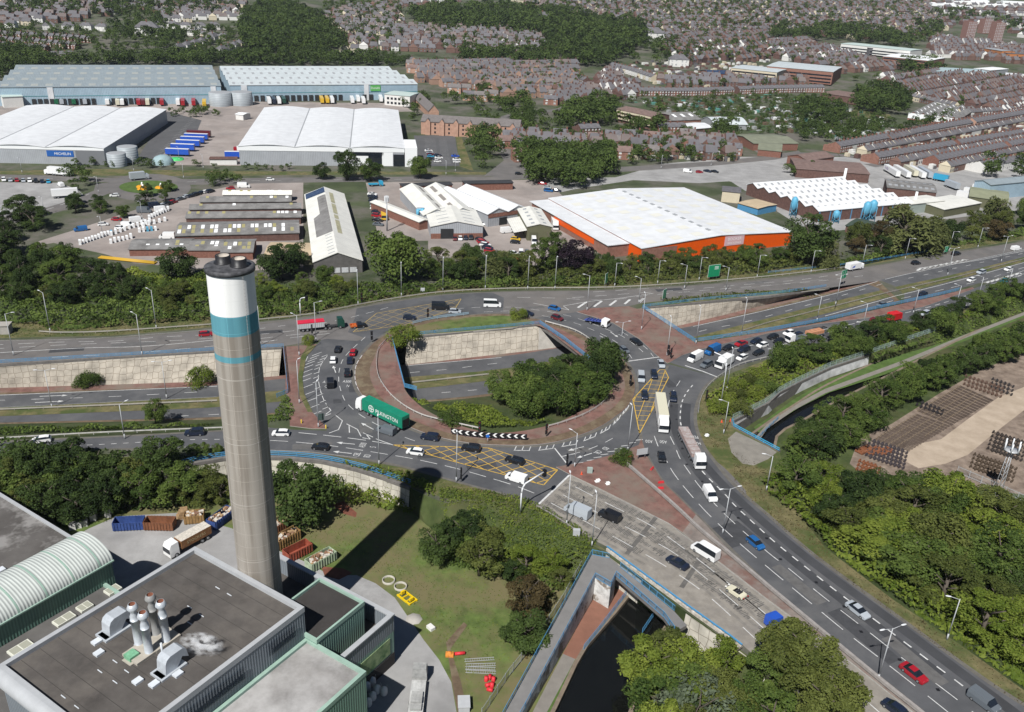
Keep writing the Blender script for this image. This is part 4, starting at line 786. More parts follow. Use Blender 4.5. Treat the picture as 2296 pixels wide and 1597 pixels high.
for a,r in ((2.45,1.0),(-.15,1.0)):
 fx,fy=1.45*math.cos(a),1.25*math.sin(a);b=MB();b.lathe([(r+.3,HT+.27),(r+.3,HT+.42),(r+.05,HT+.46),(r+.05,HT+1.35),(r,HT+1.4),(r-.12,HT+1.38)],32,0,fx,fy)
 o=b.build('flue',mat('flue_black',(.018,.018,.02),.45),chm);b=MB();b.lathe([(r-.1,HT+1.36),(r-.14,HT+.9),(0,HT+.88)],32,0,fx,fy);b.build('flue_lining',mat('lining',(.42,.38,.33),.9,.2,1.0),o)
b=MB();
for s in (-1,1):b.tube((2.55+s*.1,-2.3-s*.12,1),(2.38+s*.1,-2.2-s*.12,HT),.025,n=4)
for k in range(130):z=1+k*.53;b.tube((2.45,-2.42,z),(2.65,-2.18,z),.015,n=3)
b.build('ladder',mat('ladder_grey',(.3,.29,.27),.6),chm)
b=MB();
for k in range(1,6):z=HT*k/6.5;b.lathe([(rz(z)+.012,z-.04),(rz(z)+.03,z),(rz(z)+.012,z+.04)],48)
b.build('hoop',mat('hoop',(.42,.39,.35),.7),chm)
u,v=uv_at(437,1444,RZ0+1.2);b=MB();b.lathe([(0,-1.0)]+[(math.cos(t),math.sin(t)) for t in np.linspace(-1.4,1.4,9)]+[(0,1.0)],16);stm=b.build('steam',black);stm.location=L3(u+1.2,v-.3,RZ0+1.6);stm.scale=(3.6,1.9,1.5);stm.rotation_euler=(0,0,UA+.35);tag(stm,kind='stuff')
m=bpy.data.materials.new('steam');m.use_nodes=True;n=m.node_tree.nodes;n.remove(n['Principled BSDF']);vol=n.new('ShaderNodeVolumePrincipled');vol.inputs['Color'].default_value=(1,1,1,1)
tc=n.new('ShaderNodeTexCoord');nz=n.new('ShaderNodeTexNoise');nz.inputs['Scale'].default_value=2.6;nz.inputs['Detail'].default_value=7;m.node_tree.links.new(tc.outputs['Object'],nz.inputs['Vector']);mr=n.new('ShaderNodeMapRange');mr.inputs[1].default_value=.5;mr.inputs[2].default_value=.68;mr.inputs[3].default_value=0;mr.inputs[4].default_value=7.0;m.node_tree.links.new(nz.outputs[0],mr.inputs[0])
ln=n.new('ShaderNodeVectorMath');ln.operation='LENGTH';m.node_tree.links.new(tc.outputs['Object'],ln.inputs[0]);m2=n.new('ShaderNodeMapRange');m2.inputs[1].default_value=.1;m2.inputs[2].default_value=1.0;m2.inputs[3].default_value=1;m2.inputs[4].default_value=0;m.node_tree.links.new(ln.outputs['Value'],m2.inputs[0])
mu=n.new('ShaderNodeMath');mu.operation='MULTIPLY';m.node_tree.links.new(mr.outputs[0],mu.inputs[0]);m.node_tree.links.new(m2.outputs[0],mu.inputs[1]);m.node_tree.links.new(mu.outputs[0],vol.inputs['Density']);m.node_tree.links.new(vol.outputs[0],n['Material Output'].inputs[1]);stm.data.materials.clear();stm.data.materials.append(m)
lowsheet('works_yard',[(100,1240),(200,1185),(262,1158),(400,1150),(520,1185),(600,1225),(690,1262),(740,1290),(800,1290),(842,1308),(885,1340),(918,1388),(950,1435),(985,1480),(1012,1530),(1026,1610),(760,1640),(500,1400),(200,1400)],LZ+.02,yard_grey)
lowsheet('bare_earth',[(745,1132),(770,1124),(800,1150),(798,1160),(770,1152)],LZ+.02,mat('red_earth',(.15,.055,.035),.95,.3,.6));lowsheet('bare_earth',[(720,1270),(770,1275),(790,1285),(760,1300),(728,1292)],LZ+.035,mat('red_earth',(.15,.055,.035)))
lowsheet('bare_earth',[(1000,1440),(1040,1395),(1048,1402),(1010,1455),(1034,1530),(1050,1610),(1028,1610),(1014,1530)],LZ+.03,soil)
def outw(A,Q,lo,hi,z,d=.25):
 o=[]
 for i in range(lo,hi+1):
  (dx,dy),_=nrm(A[max(0,i-1)],A[min(len(A)-1,i+1)]);o.append((Q[i][0]+dy*d,Q[i][1]-dx*d,z))
 return o
# -- ramp, footbridge, tow path at the bottom
RMP=lambda t:-0.05-3.2*t
rampL=[W(1327,1243.5,0),W(1150,1566,RMP(.85)),W(1130,1602,RMP(.95)),W(1090,1680,RMP(1.1))];rampR=[W(1334,1296,0),W(1176,1590,RMP(.85)),W(1160,1618,RMP(.95)),W(1125,1690,RMP(1.1))]
plat=[W(x,y,0)[:2] for x,y in [(1327,1243.5),(1367,1250),(1391,1271),(1512,1371),(1540,1402),(1512,1418),(1488,1384),(1381,1292),(1369,1316),(1334,1296)]]
rmp=thing('footbridge','grey footpath ramp and footbridge beside the road, crossing the dark canal','footbridge',(plat[0][0],plat[0][1],0));ox,oy=plat[0]
path_grey2=mat('ramp_grey',(.165,.16,.155),.95,.12,.5,detail=8)
q=lambda p:(p[0]-ox,p[1]-oy,p[2])
b=MB();l_,r_=resample(rampL,12),resample(rampR,12)
for i in range(11):b.face([q(l_[i]),q(l_[i+1]),q(r_[i+1]),q(r_[i])][::-1])
b.face([(p[0]-ox,p[1]-oy,-.0) for p in (plat if sum(plat[i][0]*plat[(i+1) % 10][1]-plat[(i+1) % 10][0]*plat[i][1] for i in range(10)) > 0 else plat[::-1])]);b.build('walkway',path_grey2,rmp)
b=MB()
for i in range(11):
 for A in (l_,r_):p,s_=q(A[i]),q(A[i+1]);b.face([(p[0],p[1],LZ-.1),(s_[0],s_[1],LZ-.1),(s_[0],s_[1],s_[2]-.01),(p[0],p[1],p[2]-.01)])
pl=[plat[9],plat[8],plat[7]]
for p,s_ in zip(pl[:-1],pl[1:]):b.face([(p[0]-ox,p[1]-oy,LZ-.1),(s_[0]-ox,s_[1]-oy,LZ-.1),(s_[0]-ox,s_[1]-oy,-.01),(p[0]-ox,p[1]-oy,-.01)])
b.build('side_wall',mat('graffiti_wall',(.5,.49,.47),.9,.3,.5,col2=(.62,.62,.6),col3=(.2,.17,.14),scale3=.25,thr3=(.5,.58)),rmp)
b=MB();dk=[(p[0]-ox,p[1]-oy) for p in plat[2:8]];b.prism(dk,-.75,-.012);b.build('deck_beam',concrete_dark,rmp)
RS=dict(h=1.25,rails=(.1,1.2),rh=.09,rt=.06,step=2.0,mesh_infill=.28)
railing('railing','blue railing on the outer left side of the footpath ramp',rampL,blue_paint,**RS);railing('railing','blue railing on the canal side of the footpath ramp',rampR,blue_paint,**RS)
railing('railing','zigzag blue railing on the canal side of the footbridge',[(p[0],p[1],0) for p in [plat[9],plat[8],plat[7],plat[6],plat[5]]],blue_paint,**RS)
railing('railing','blue railing between the footbridge and the road parapet',[W(1391,1272,0),W(1512,1370,0)],blue_paint,**RS);railing('railing','short blue railing at the top end of the ramp below the road',[W(1328,1244,0),W(1366,1252,0)],blue_paint,**RS)
railing('railing','blue railing on the brick tow path along the canal edge',[W(1309,1457,LZ),W(1345,1412,LZ),(W(1406,1332,LZ))],blue_paint,**RS);railing('railing','short blue railing on the far bank of the dark canal',[W(1440,1420,LZ),W(1466,1381,LZ)],blue_paint,**RS)
pw_=thing('parapet_wall','brick and concrete parapet wall with a blue top rail beside the concrete carriageway','wall',W(1361,1238,0));o0=pw_.location.copy()
PL=[W(x,y,0) for x,y in [(1360,1234.5),(1440,1293.5),(1540,1366.5),(1635,1434.5),(1662,1456)]];b=MB();b2=MB()
for p,s_ in zip(PL[:-1],PL[1:]):
 (dx,dy),L=nrm(p,s_);b.box(0,L,-.2,.2,-1.2,.62,T=lambda r,p=p,dx=dx,dy=dy:(p[0]-o0[0]+r[0]*dx-r[1]*dy,p[1]-o0[1]+r[0]*dy+r[1]*dx,r[2]));b2.box(0,L,-.12,.12,.95,1.15,T=lambda r,p=p,dx=dx,dy=dy:(p[0]-o0[0]+r[0]*dx-r[1]*dy,p[1]-o0[1]+r[0]*dy+r[1]*dx,r[2]))
 k=1.0
 while k < L:b2.box(k-.06,k+.06,-.06,.06,.62,.95,T=lambda r,p=p,dx=dx,dy=dy:(p[0]-o0[0]+r[0]*dx-r[1]*dy,p[1]-o0[1]+r[0]*dy+r[1]*dx,r[2]));k += 2.5
b.build('wall',mat('parapet_brick',(.33,.28,.2),.9,.3,1.2,col2=(.45,.42,.38)),pw_);b2.build('top_rail',blue_paint,pw_)
TL={round(p[0],3):i for i,p in enumerate(T2)}
for lo,hi,lab in ((20,21,'stone wall left of the canal opening under the footbridge'),(22,24,'stone wall under the road parapet, right of the canal opening')):
 wall_between('retaining_wall',lab,outw(T2,T2,lo,hi,-.05),outw(T2,B2,lo,hi,LZ-.1),pale_wall,coping=False)
lowsheet('tow_path',[(1325,1350),(1336,1305),(1370,1318),(1409,1325),(1345,1408),(1309,1456),(1290,1478),(1262,1466)],LZ+.02,mat('brick_path',(.20,.095,.065),.9,.15,.5,detail=8));lowsheet('tow_path',[(1262,1466),(1290,1478),(1222,1605),(1190,1605)],LZ+.024,mat('path_grey',(0.19,0.175,0.155)));lowsheet('grass_strip',[(1290,1478),(1306,1462),(1262,1545),(1238,1605),(1222,1605)],LZ+.03,grass_lush)
wall_between('retaining_wall','pale crazy-paved retaining wall curving below the slip road, crossed by the chimney shadow',outw(T2,T2,4,12,-.03),outw(T2,B2,4,12,LZ-.05),pale_wall)
wall_between('retaining_wall','long grey graffiti-marked wall above the tow path on the right',outw(T3,T3,9,14,-.03),outw(T3,B3,9,14,RZ-.05),mat('grey_block_wall',(.34,.34,.34),.9,.25,.3,col2=(.48,.48,.48),detail=8))
wall_between('portal_wall','canal portal wall below the concrete pad, with a bright blue rail',outw(T3,T3,7,9,-.03),outw(T3,B3,7,9,WZR),concrete_dark)
railing('railing','bright blue railing over the canal portal beside the concrete pad',[W(1642,944,.3),W(1645,957,.3),W(1747,1012,.3)],mat('bright_blue',(.05,.33,.55),.5),h=.9,rails=(.3,.8),rh=.2,step=2.5)
railing('mesh_fence','pale green mesh fence on the wall above the right-hand tow path',[(p[0],p[1],.25) for p in resample(T3[9:16],24)],mat('fence_greygreen',(.28,.36,.34),.5),h=1.7,rails=(.1,.9,1.65),rh=.06,step=3,cat='fence',mesh_infill=.3)
railing('mesh_fence','low rusty barrier on the brick verge beside the railway yard path',[W(1700,985,RZ),W(1722,962,RZ),W(1745,940,RZ)],blue_paint,h=1.1,rails=(.5,1.0),cat='fence')
railing('palisade_fence','grey palisade fence between the works grass and the footpath ramp',[W(x,y,LZ) for x,y in [(1080,1610),(1140,1520),(1200,1445),(1262,1350),(1310,1262)]],mat('palisade',(.33,.35,.36),.6),h=2.2,rails=(.4,1.9),rh=.08,step=2.8,cat='fence',mesh_infill=.35)
railing('palisade_fence','pale palisade fence under the bushes below the slip road, by the shadow tip',[W(x,y,LZ) for x,y in [(905,1115),(955,1135),(1000,1165),(1075,1195)]],mat('palisade',(.33,.35,.36)),h=2.2,rails=(.4,1.9),rh=.08,step=2.8,cat='fence',mesh_infill=.35)
# == LAMPS, SIGNALS, SIGNS
lamp_grey=mat('lamp_grey',(.40,.41,.42),.5,.06,1.0)
def make_lamp(h,arm,double,label,group):
 t=thing('street_lamp',label,'street lamp',(0,0,-50),0,group)
 b=MB();b.tube((0,0,0),(0,0,1.3),.16,.15,8);b.tube((0,0,1.3),(0,0,h),.11,.075,8);b.build('pole',lamp_grey,t)
 for s in ((1,-1) if double else (1,)):
  b=MB();b.tube((0,0,h-.12),(s*arm,0,h+.22),.05,.045,6);o=b.build('arm',lamp_grey,t)
  b=MB();x0,x1=s*(arm-.1),s*(arm+.95);zc=h+.25
  b.lathe([(.0,-.55),(.17,-.4),(.22,0),(.16,.42),(0,.55)],10);v=[(zc*0+(x0+x1)/2+p[2]*s,p[0]*.85,zc+p[1]*.35+.02) for p in b.v];b.v=v;b.build('lantern',steel_white,o)
 return t
LP={k:make_lamp(*a) for k,a in {'s':(12.4,1.5,0,'tmp','street lamps along the roads'),'t':(12.2,.5,0,'tmp','street lamps along the roads'),'r':(9.0,1.5,0,'tmp','street lamps along the roads'),'d':(11.0,1.7,1,'tmp','street lamps along the roads'),'u':(7.5,1.2,0,'tmp','street lamps along the roads')}.items()}
LK={k:list(v.children) for k,v in LP.items()};LUSED=set()
def lamp(kind,x,y,a,label,z=None):
 p=W(x,y,0) if z is None else W(x,y,z)
 if kind not in LUSED:LUSED.add(kind);o=LP[kind];o.location=p;o.rotation_euler=(0,0,math.radians(a));o['label']=label
 else:dup(LP[kind],p,math.radians(a),label,_children=LK[kind])
for k,(x,y) in enumerate([(803,684),(900,665),(993,652),(1088,648),(1183,649),(1244,649)]):lamp('t',x,y,-80,f'{ORD[k]} from the left of the tall plain lamps behind the top of the roundabout')
for k,(x,y) in enumerate([(1378,643),(1474,637),(1567,629),(1697,623),(1818,612),(1932,598),(2029,582),(2127,565),(2192,556)]):lamp('r',x,y,-35,f'{ORD[k]} from the left of the lamps along the upper slip road beside the trees')
for k,(x,y) in enumerate([(1316,697),(1432,680),(1534,648),(1627,653)]):lamp('r' if k else 's',x,y,170 if k != 1 else 150,f'{ORD[k]} from the left of the lamps between the roundabout and the upper slip road')
for k,(x,y) in enumerate([(31,797),(113,745),(319,797),(351,738),(585,775),(671,798),(709,766)]):lamp('s',x,y,20 if k in (0,6) else 150,f'{ORD[k]} from the left of the lamps beside the upper left road')
for k,(x,y,a) in enumerate([(671.5,905.6,60),(714,959,80),(850,1043,100),(1023,1081,100),(1270,1178,95),(1288,1048,140),(1327,1225,100)]):lamp('t' if a != 140 else 'r',x,y,a,['tall lamp on the red paving left of the roundabout hatching','tall lamp beside the small sign at the lower left of the roundabout','tall lamp in front of the green lorry','tall lamp at the verge beside the yellow box markings','tall lamp in front of the silver van','lamp with a curved arm beside the chevron board end','short lamp at the top of the footpath ramp'][k])
for k,(x,y,a,l) in enumerate([(1407,1013,110,'leaning tall lamp at the tip of the red triangular island'),(1622,973,165,'lamp with a long arm on the verge right of the brick lorry'),(1614,918,90,'plain mast behind the queueing vans at the bush'),(1629,875,90,'plain mast beside the white box van at the bush'),(1438,740,100,'tall lamp standing on the wide red paved island'),(1495,798,100,'tall lamp at the corner of the red island near the signals'),(1560,772,100,'lamp at the corner of the blue railing by the red island'),(1662,752,100,'lamp on the blue railing above the red coupe'),(1718,1100,170,'lamp beside the slope trees above the concrete pad')]):lamp('r' if k in (1,8) else 't',x,y,a,l)
for k,(x,y) in enumerate([(1831,721),(1933,738),(2047,704),(2141,695),(2191,674),(2256,654)]):lamp('r',x,y,150,f'{ORD[k]} from the left of the lamps along the right-hand slip road above the hedge')
lamp('r',2123,1434,170,'lamp among the slope bushes at the lower right')
for k,(x,y,l) in enumerate([(1620,1197,'double-armed lamp in the barrier beside the white van with a black roof'),(1968,1525,'double-armed lamp in the barrier beside the red coupe'),(1873,684,'double-armed lamp on the dry grass left of the sunken road bend'),(2124,618,'double-armed lamp on the central grass at the far right'),(2244,588,'double-armed lamp nearest the right edge of the picture')]):lamp('d',x,y,20,l)
for k,(x,y,l) in enumerate([(117,915,'double-armed lamp on the sunken road grass at the far left'),(374,894,'double-armed lamp on the sunken road grass beside the lone round tree'),(1390,795,'double-armed lamp between the carriageways under the right bridge')]):p=WA((x,y));dup(LP['d'],p,.3,l,_children=LK['d'])
lamp('r',280,984,60,'lamp on the lower left slip road above the dark trees')
for k,(x,y) in enumerate([(402,360),(300,384),(50,388),(456,378),(1000,392),(1021,385),(1482,378),(1594,372),(100,480),(319,490),(230,526),(221,432),(412,400)]):lamp('u',x,y,-90,['small lamp by the blue trailers yard gate','small lamp at the verge left of the grass roundabout','small lamp on the verge before the white warehouse sign','small lamp on the dry verge left of the middle white warehouse','small lamp at the avenue junction beside the roundabout trees','second small lamp at the avenue junction, nearer the car park','small lamp on the estate road before the brick semis','small lamp on the estate road beside the blue bus stop','small lamp by the left car park hedge','small lamp by the grey vans in the kitchen-unit yard','small lamp beside the blue van at the yard','small lamp at the left edge of the grass roundabout','small lamp right of the grass roundabout'][k])
sig_red=mat('lens_red',(.25,.02,.015),.3);sig_dark=mat('lens_dark',(.03,.035,.03),.3)
def make_signal():
 t=thing('traffic_light','tmp','traffic light',(0,0,-50),0,'traffic signals round the junction')
 b=MB();b.tube((0,0,0),(0,0,3.5),.06,n=6);b.build('pole',lamp_grey,t)
 for z in (1.5,3.0):
  b=MB();b.box(-.32,.32,-.22,.12,z-.62,z+.62);o=b.build('signal_head',black,t)
  for k,m in enumerate((sig_dark,sig_dark,sig_red)):c=MB();c.tube((0,-.22,z-.36+k*.36),(0,-.27,z-.36+k*.36),.13,n=10);c.build('lens',m,o)
 return t
sgp=make_signal();sgk=list(sgp.children)
for k,(x,y,a,l) in enumerate([(811,681,60,'traffic light before the barrier at the top left of the roundabout'),(834,768,200,'traffic light on the left inner kerb of the roundabout'),(700,753,90,'traffic light beside the red-topped tipper lorry'),(959,716,60,'traffic light on the top inner kerb beside the barrier'),(1497,799,150,'traffic light at the point of the wide red island'),(1503,806,60,'second traffic light at the point of the wide red island'),(1399,813,60,'traffic light at the stop line on the right inner kerb'),(1412,868,120,'traffic light in front of the island trees on the right'),(1270,1049,100,'traffic light at the lower stop line left of the red triangle'),(1582,902,60,'traffic light on the outer kerb by the bush'),(1224,980,60,'traffic light behind the right end of the chevron board'),(1075,974,0,'traffic light behind the middle of the chevron board'),(1033,1081,100,'traffic light beside the yellow box on the near verge')]):
 if k == 0:o=sgp;o.location=W(x,y,0);o['label']=l;o.rotation_euler=(0,0,math.radians(a))
 else:dup(sgp,W(x,y,0),math.radians(a),l,_children=sgk)
def gantry(x,y,dx,dy,h,reach,label):
 t=thing('signal_mast',label,'traffic light',W(x,y,0),math.atan2(dy,dx));b=MB();pts=[(0,0,0),(0,0,h*.62),(.25,0,h*.78),(.9,0,h*.88),(reach,0,h)]
 for p,q in zip(pts[:-1],pts[1:]):b.tube(p,q,.16,n=8)
 b.build('mast',steel_white,t);b=MB();b.box(reach-.1,reach+.55,-.35,.35,h-1.1,h+.5);b.build('signal_head',black,t)
gantry(1167,1147,.75,.65,7.5,6.0,'white curved cantilever mast with a signal over the lower carriageway');gantry(674,709,.8,-.6,7.2,3.2,'white bent signal mast beside the red-topped tipper lorry');gantry(1625,842,-.9,.35,6.5,4.0,'white bent signal mast above the queueing vans')
sign_green=mat('sign_green',(.01,.22,.10),.4);sign_white=mat('sign_white',(.75,.75,.73),.5)
def road_sign(x,y,w_,h,z0,yaw,label,panel=True):
 t=thing('road_sign',label,'road sign',W(x,y,0),math.radians(yaw));
 for s in (-.32,.32):b=MB();b.tube((s*w_,0,0),(s*w_,0,z0+h*.8),.08,n=6);b.build('post',lamp_grey,t)
 b=MB();b.box(-w_/2-.06,w_/2+.06,-.16,-.10,z0-.06,z0+h+.06);o=b.build('border',sign_white,t)
 b=MB();b.box(-w_/2,w_/2,-.19,-.165,z0,z0+h);b.build('panel',sign_green,o)
 b=MB();Y=-.195;f=lambda u,v:(u*w_,Y,z0+v*h);st=lambda pts,k:[b.face([f(p[0]-k,p[1]),f(p[0]+k,p[1]),f(q[0]+k,q[1]),f(q[0]-k,q[1])]) for p,q in zip(pts[:-1],pts[1:])]
 if panel:st([(-.1,.08),(-.1,.35),(-.25,.55),(-.25,.85)],.02);st([(-.1,.35),(.2,.6),(.2,.9)],.02)
 for k in range(3):b.face([f(.0,.62+k*.1),f(.35,.62+k*.1),f(.35,.66+k*.1),f(.0,.66+k*.1)]) if not panel else None
 b.build('legend',sign_white,o)
road_sign(1598,627,5.2,4.6,1.2,25,'large green direction sign standing in the scrub behind the upper slip road',False)
road_sign(1357,645,2.0,3.6,1.8,62,'narrow green sign seen edge-on behind the top of the roundabout');road_sign(1487,677,2.4,3.2,1.4,55,'green direction sign in the bushes above the hatched triangle');road_sign(1886,641,3.4,3.2,3.0,40,'green direction sign where the slip road joins the sunken road');road_sign(2118,571,2.2,2.4,1.2,30,'small green sign beside the river bank at the far right')
t=thing('sign_back','grey back of a road sign on the red triangular island','road sign',W(1438,1030,0),.35);b=MB();b.box(-1.4,1.4,-.05,.05,1.3,2.9);b.build('panel',lamp_grey,t)
for s in (-.9,.9):b=MB();b.tube((s,.1,0),(s,.1,2.8),.06,n=6);b.build('post',lamp_grey,t)
t=thing('small_sign','small dark sign on two posts at the lower left of the roundabout','road sign',W(720,952,0),.4);b=MB();b.box(-.8,.8,-.05,.05,1.2,3.0);b.build('panel',mat('sign_dark',(.06,.09,.08),.5),t)
for s in (-.5,.5):b=MB();b.tube((s,.1,0),(s,.1,2.9),.05,n=6);b.build('post',lamp_grey,t)
cv=resample(smooth([W(x,y,0) for x,y in [(1011,976),(1050,982),(1095,986),(1140,988),(1181,990)]],6),12);t=thing('chevron_board','long curved black board with white chevrons pointing left','road sign',cv[0]);b=MB();bw=MB();c0=cv[0]
for p,q in zip(cv[:-1],cv[1:]):
 (dx,dy),L=nrm(p,q);Tq=lambda r,p=p,dx=dx,dy=dy:(p[0]-c0[0]+r[0]*dx-r[1]*dy,p[1]-c0[1]+r[0]*dy+r[1]*dx,r[2])
 b.box(0,L,-.05,.05,.75,1.95,T=Tq);s=L/2
 bw.face([Tq((.15,-.07,1.35)),Tq((.15+.62,-.07,.8)),Tq((.15+1.15,-.07,.8)),Tq((.15+.53,-.07,1.35))]);bw.face([Tq((.15,-.07,1.35)),Tq((.15+.53,-.07,1.35)),Tq((.15+1.15,-.07,1.9)),Tq((.15+.62,-.07,1.9))])
 c=MB();c.tube(Tq((.2,.1,0)),Tq((.2,.1,1.9)),.05,n=6);c.build('post',lamp_grey,t)
b.build('board',black,t);bw.build('chevron',sign_white,t)
t=thing('keep_left_sign','round blue arrow sign in front of the chevron board','road sign',W(1093,993,0),0);b=MB();b.tube((0,0,0),(0,0,1.6),.05,n=6);b.build('post',lamp_grey,t);b=MB();b.tube((0,-.06,1.9),(0,-.1,1.9),.45,n=20);b.build('disc',mat('sign_blue',(.02,.12,.45),.4),t)
def small(name,label,cat,x,y,build,m,z=0.0,rz=0.0,group=None):
 b=MB();build(b);o=b.build(name,m);o.location=W(x,y,z);o.rotation_euler=(0,0,rz);return tag(o,label,cat,group)
def bx(*a):return lambda b:b.box(*a)
small('utility_cabinet','grey-green utility cabinet on the red triangular island','cabinet',1322,1060,bx(-.6,.6,-.3,.3,0,1.35),mat('cabinet',(.3,.36,.33),.6),ZK)
for k,(x,y,a,l) in enumerate([(1411,1025,.5,'red plastic barrier lying beside the round bush on the triangle'),(1462,1052,1,'red plastic barrier at the kerb of the triangle, nearest the black hatchback'),(1482,1083,.3,'upper of two red barriers lying on the verge by the long barrier'),(1481,1096,.1,'lower of two red barriers lying on the verge by the long barrier')]):small('barrier_panel',l,'barrier',x,y,lambda b:(b.box(-.7,.7,-.18,.18,0,.25),b.box(-.6,.6,-.07,.07,.25,.5)),mat('barrier_red',(.55,.03,.04),.5),ZK,a,'red barriers left on the verge')
def cone(b):b.box(-.25,.25,-.25,.25,0,.06);b.lathe([(.19,.06),(.05,.8),(0,.8)],10)
for x,y,l in ((1304,1064,'traffic cone by the cabinet on the red triangle'),(1618,947,'left traffic cone beside the verge lamp'),(1637,945,'right traffic cone beside the blue portal rail')):small('traffic_cone',l,'cone',x,y,cone,mat('cone_red',(.6,.08,.03),.5),.1,0,'traffic cones')
for x,y,l,w_ in ((1340,1079,'white scrap sheet lying on the red triangle',.7),(1363,1085,'pale litter heap on the red triangle right of the white sheet',.55),(1585,977,'blue and white litter on the verge by the portal',.6)):small('litter',l,'litter',x,y,lambda b,w_=w_:(b.box(-w_,w_*.4,-.5,.3,0,.1),b.box(-.2,w_,-.2,.6,.1,.22)),sign_white,ZK,.4)
for x,y,l in ((731,961,'yellow bollard at the lower left roundabout kerb'),(676,949,'yellow sign on the soil left of the roundabout')):small('bollard',l,'bollard',x,y,lambda b:b.lathe([(.16,0),(.16,.9),(.1,1.0),(0,1.02)],10),mat('bollard_yellow',(.6,.42,.05),.5),ZK)
small('utility_cabinet','square grey kiosk at the far left edge of the upper road','kiosk',9,746,lambda b:(b.box(-2,2,-1.5,1.5,0,2.6),b.box(-2.2,2.2,-1.7,1.7,2.6,2.8)),concrete,0,.2)
for x,y,l in ((948,655,'grey cabinet on the verge behind the top box marking'),(1292,1200,'white sign box at the barrier before the footbridge')):small('utility_cabinet',l,'cabinet',x,y,bx(-.7,.7,-.4,.4,0,1.4),lamp_grey)
# == VEHICLES
def paint(c):return mat('paint_%02d%02d%02d' % tuple(int(x*99) for x in c),c,.28,spec=.5)
PC=dict(black=(.012,.013,.016),white=(.72,.72,.71),red=(.30,.012,.02),maroon=(.11,.015,.02),blue=(.015,.10,.28),navy=(.012,.018,.036),silver=(.36,.39,.42),grey=(.11,.125,.14),green=(.01,.11,.05),dkgreen=(.01,.05,.035),cyan=(.03,.28,.45),yellow=(.6,.38,.03),cream=(.58,.55,.42),orange=(.5,.12,.03),vblue=(.02,.08,.42))
ST={
 'hatch':[(2.05,.35,.60,.62,.70,.60),(1.93,.24,.74,.76,.82,.70),(1.15,.22,.93,.96,.87,.74),(.42,.22,.98,1.40,.88,.64),(-.9,.22,1.0,1.46,.88,.64),(-1.62,.22,1.03,1.34,.86,.62),(-1.93,.24,.98,1.02,.82,.68),(-2.05,.36,.62,.64,.76,.62)],
 'saloon':[(2.35,.35,.58,.60,.70,.60),(2.2,.24,.72,.74,.84,.70),(1.2,.22,.90,.93,.90,.76),(.4,.22,.95,1.36,.91,.64),(-.8,.22,.97,1.40,.91,.64),(-1.55,.22,.98,1.05,.90,.72),(-2.2,.24,.95,.98,.86,.74),(-2.35,.36,.62,.64,.78,.64)],
 'suv':[(2.25,.42,.72,.74,.76,.66),(2.12,.30,.90,.93,.88,.76),(1.2,.28,1.06,1.10,.92,.80),(.55,.28,1.12,1.62,.93,.70),(-1.5,.28,1.14,1.70,.93,.70),(-2.02,.28,1.12,1.52,.91,.68),(-2.2,.32,1.06,1.10,.87,.76),(-2.28,.42,.7,.72,.82,.7)],
 'van':[(2.45,.42,.74,.76,.80,.70),(2.35,.28,.98,1.0,.94,.82),(1.65,.26,1.16,1.20,.97,.86),(.95,.26,1.22,1.90,.98,.82),(-2.35,.26,1.24,1.94,.98,.82),(-2.45,.34,1.2,1.84,.96,.80)],
 'bigvan':[(2.95,.42,.80,.82,.84,.72),(2.85,.28,1.05,1.08,.97,.84),(2.15,.26,1.28,1.33,1.0,.88),(1.45,.26,1.35,2.36,1.0,.86),(1.0,.26,1.36,2.5,1.0,.86),(-2.85,.26,1.36,2.52,1.0,.86),(-2.95,.34,1.3,2.42,.98,.84)],
}
ST['mpv']=[(x,a,b_,c*1.12 if c > 1.3 else c,w1,w2) for x,a,b_,c,w1,w2 in ST['hatch']];ST['minibus']=ST['bigvan'];ST['estate']=[(2.3,.35,.60,.62,.72,.62),(2.17,.24,.75,.77,.84,.72),(1.2,.22,.93,.96,.90,.76),(.45,.22,.98,1.40,.91,.66),(-1.7,.22,1.0,1.44,.91,.66),(-2.1,.24,1.0,1.1,.88,.72),(-2.3,.36,.64,.66,.8,.66)]
ST['coupe']=ST['saloon']
WB=dict(hatch=(1.25,-1.3),saloon=(1.4,-1.4),coupe=(1.4,-1.4),suv=(1.35,-1.35),van=(1.5,-1.5),bigvan=(1.9,-1.75),minibus=(1.9,-1.75),mpv=(1.25,-1.3),estate=(1.35,-1.35))
def loft(b,S,panel):
 """split by material: 0 paint, 1 glass"""
 for (x0,a0,b0,c0,w0,v0),(x1,a1,b1,c1,w1,v1) in zip(S[:-1],S[1:]):
  g0,g1=c0-b0 > .25,c1-b1 > .25;cab=x0 > .4
  side=1 if (g0 or g1) and (not panel or (cab and not (g0 and g1))) else 0
  top=1 if g0 != g1 and (not panel or cab) else 0
  for s in (1,-1):
   q=[(x0,s*w0,a0),(x1,s*w1,a1),(x1,s*w1,b1),(x0,s*w0,b0)];b.face(q if s < 0 else q[::-1],0,smooth=False)
   q=[(x0,s*w0,b0),(x1,s*w1,b1),(x1,s*v1,c1),(x0,s*v0,c0)];b.face(q if s < 0 else q[::-1],side)
  b.face([(x0,-v0,c0),(x1,-v1,c1),(x1,v1,c1),(x0,v0,c0)][::-1],top);b.face([(x0,-w0,a0),(x0,w0,a0),(x1,w1,a1),(x1,-w1,a1)][::-1],0)
 for (x,a,b_,c,w_,v),s in ((S[0],1),(S[-1],-1)):
  q=[(x,-w_,a),(x,w_,a),(x,w_,b_),(x,v,c),(x,-v,c),(x,-w_,b_)];b.face(q if s > 0 else q[::-1],0)
def sub(b,k):
 n=MB()
 for f,m,uv,sm in zip(b.f,b.m,b.uv,b.sm):
  if m == k:n.face([b.v[i] for i in f],0,uv,sm)
 return n
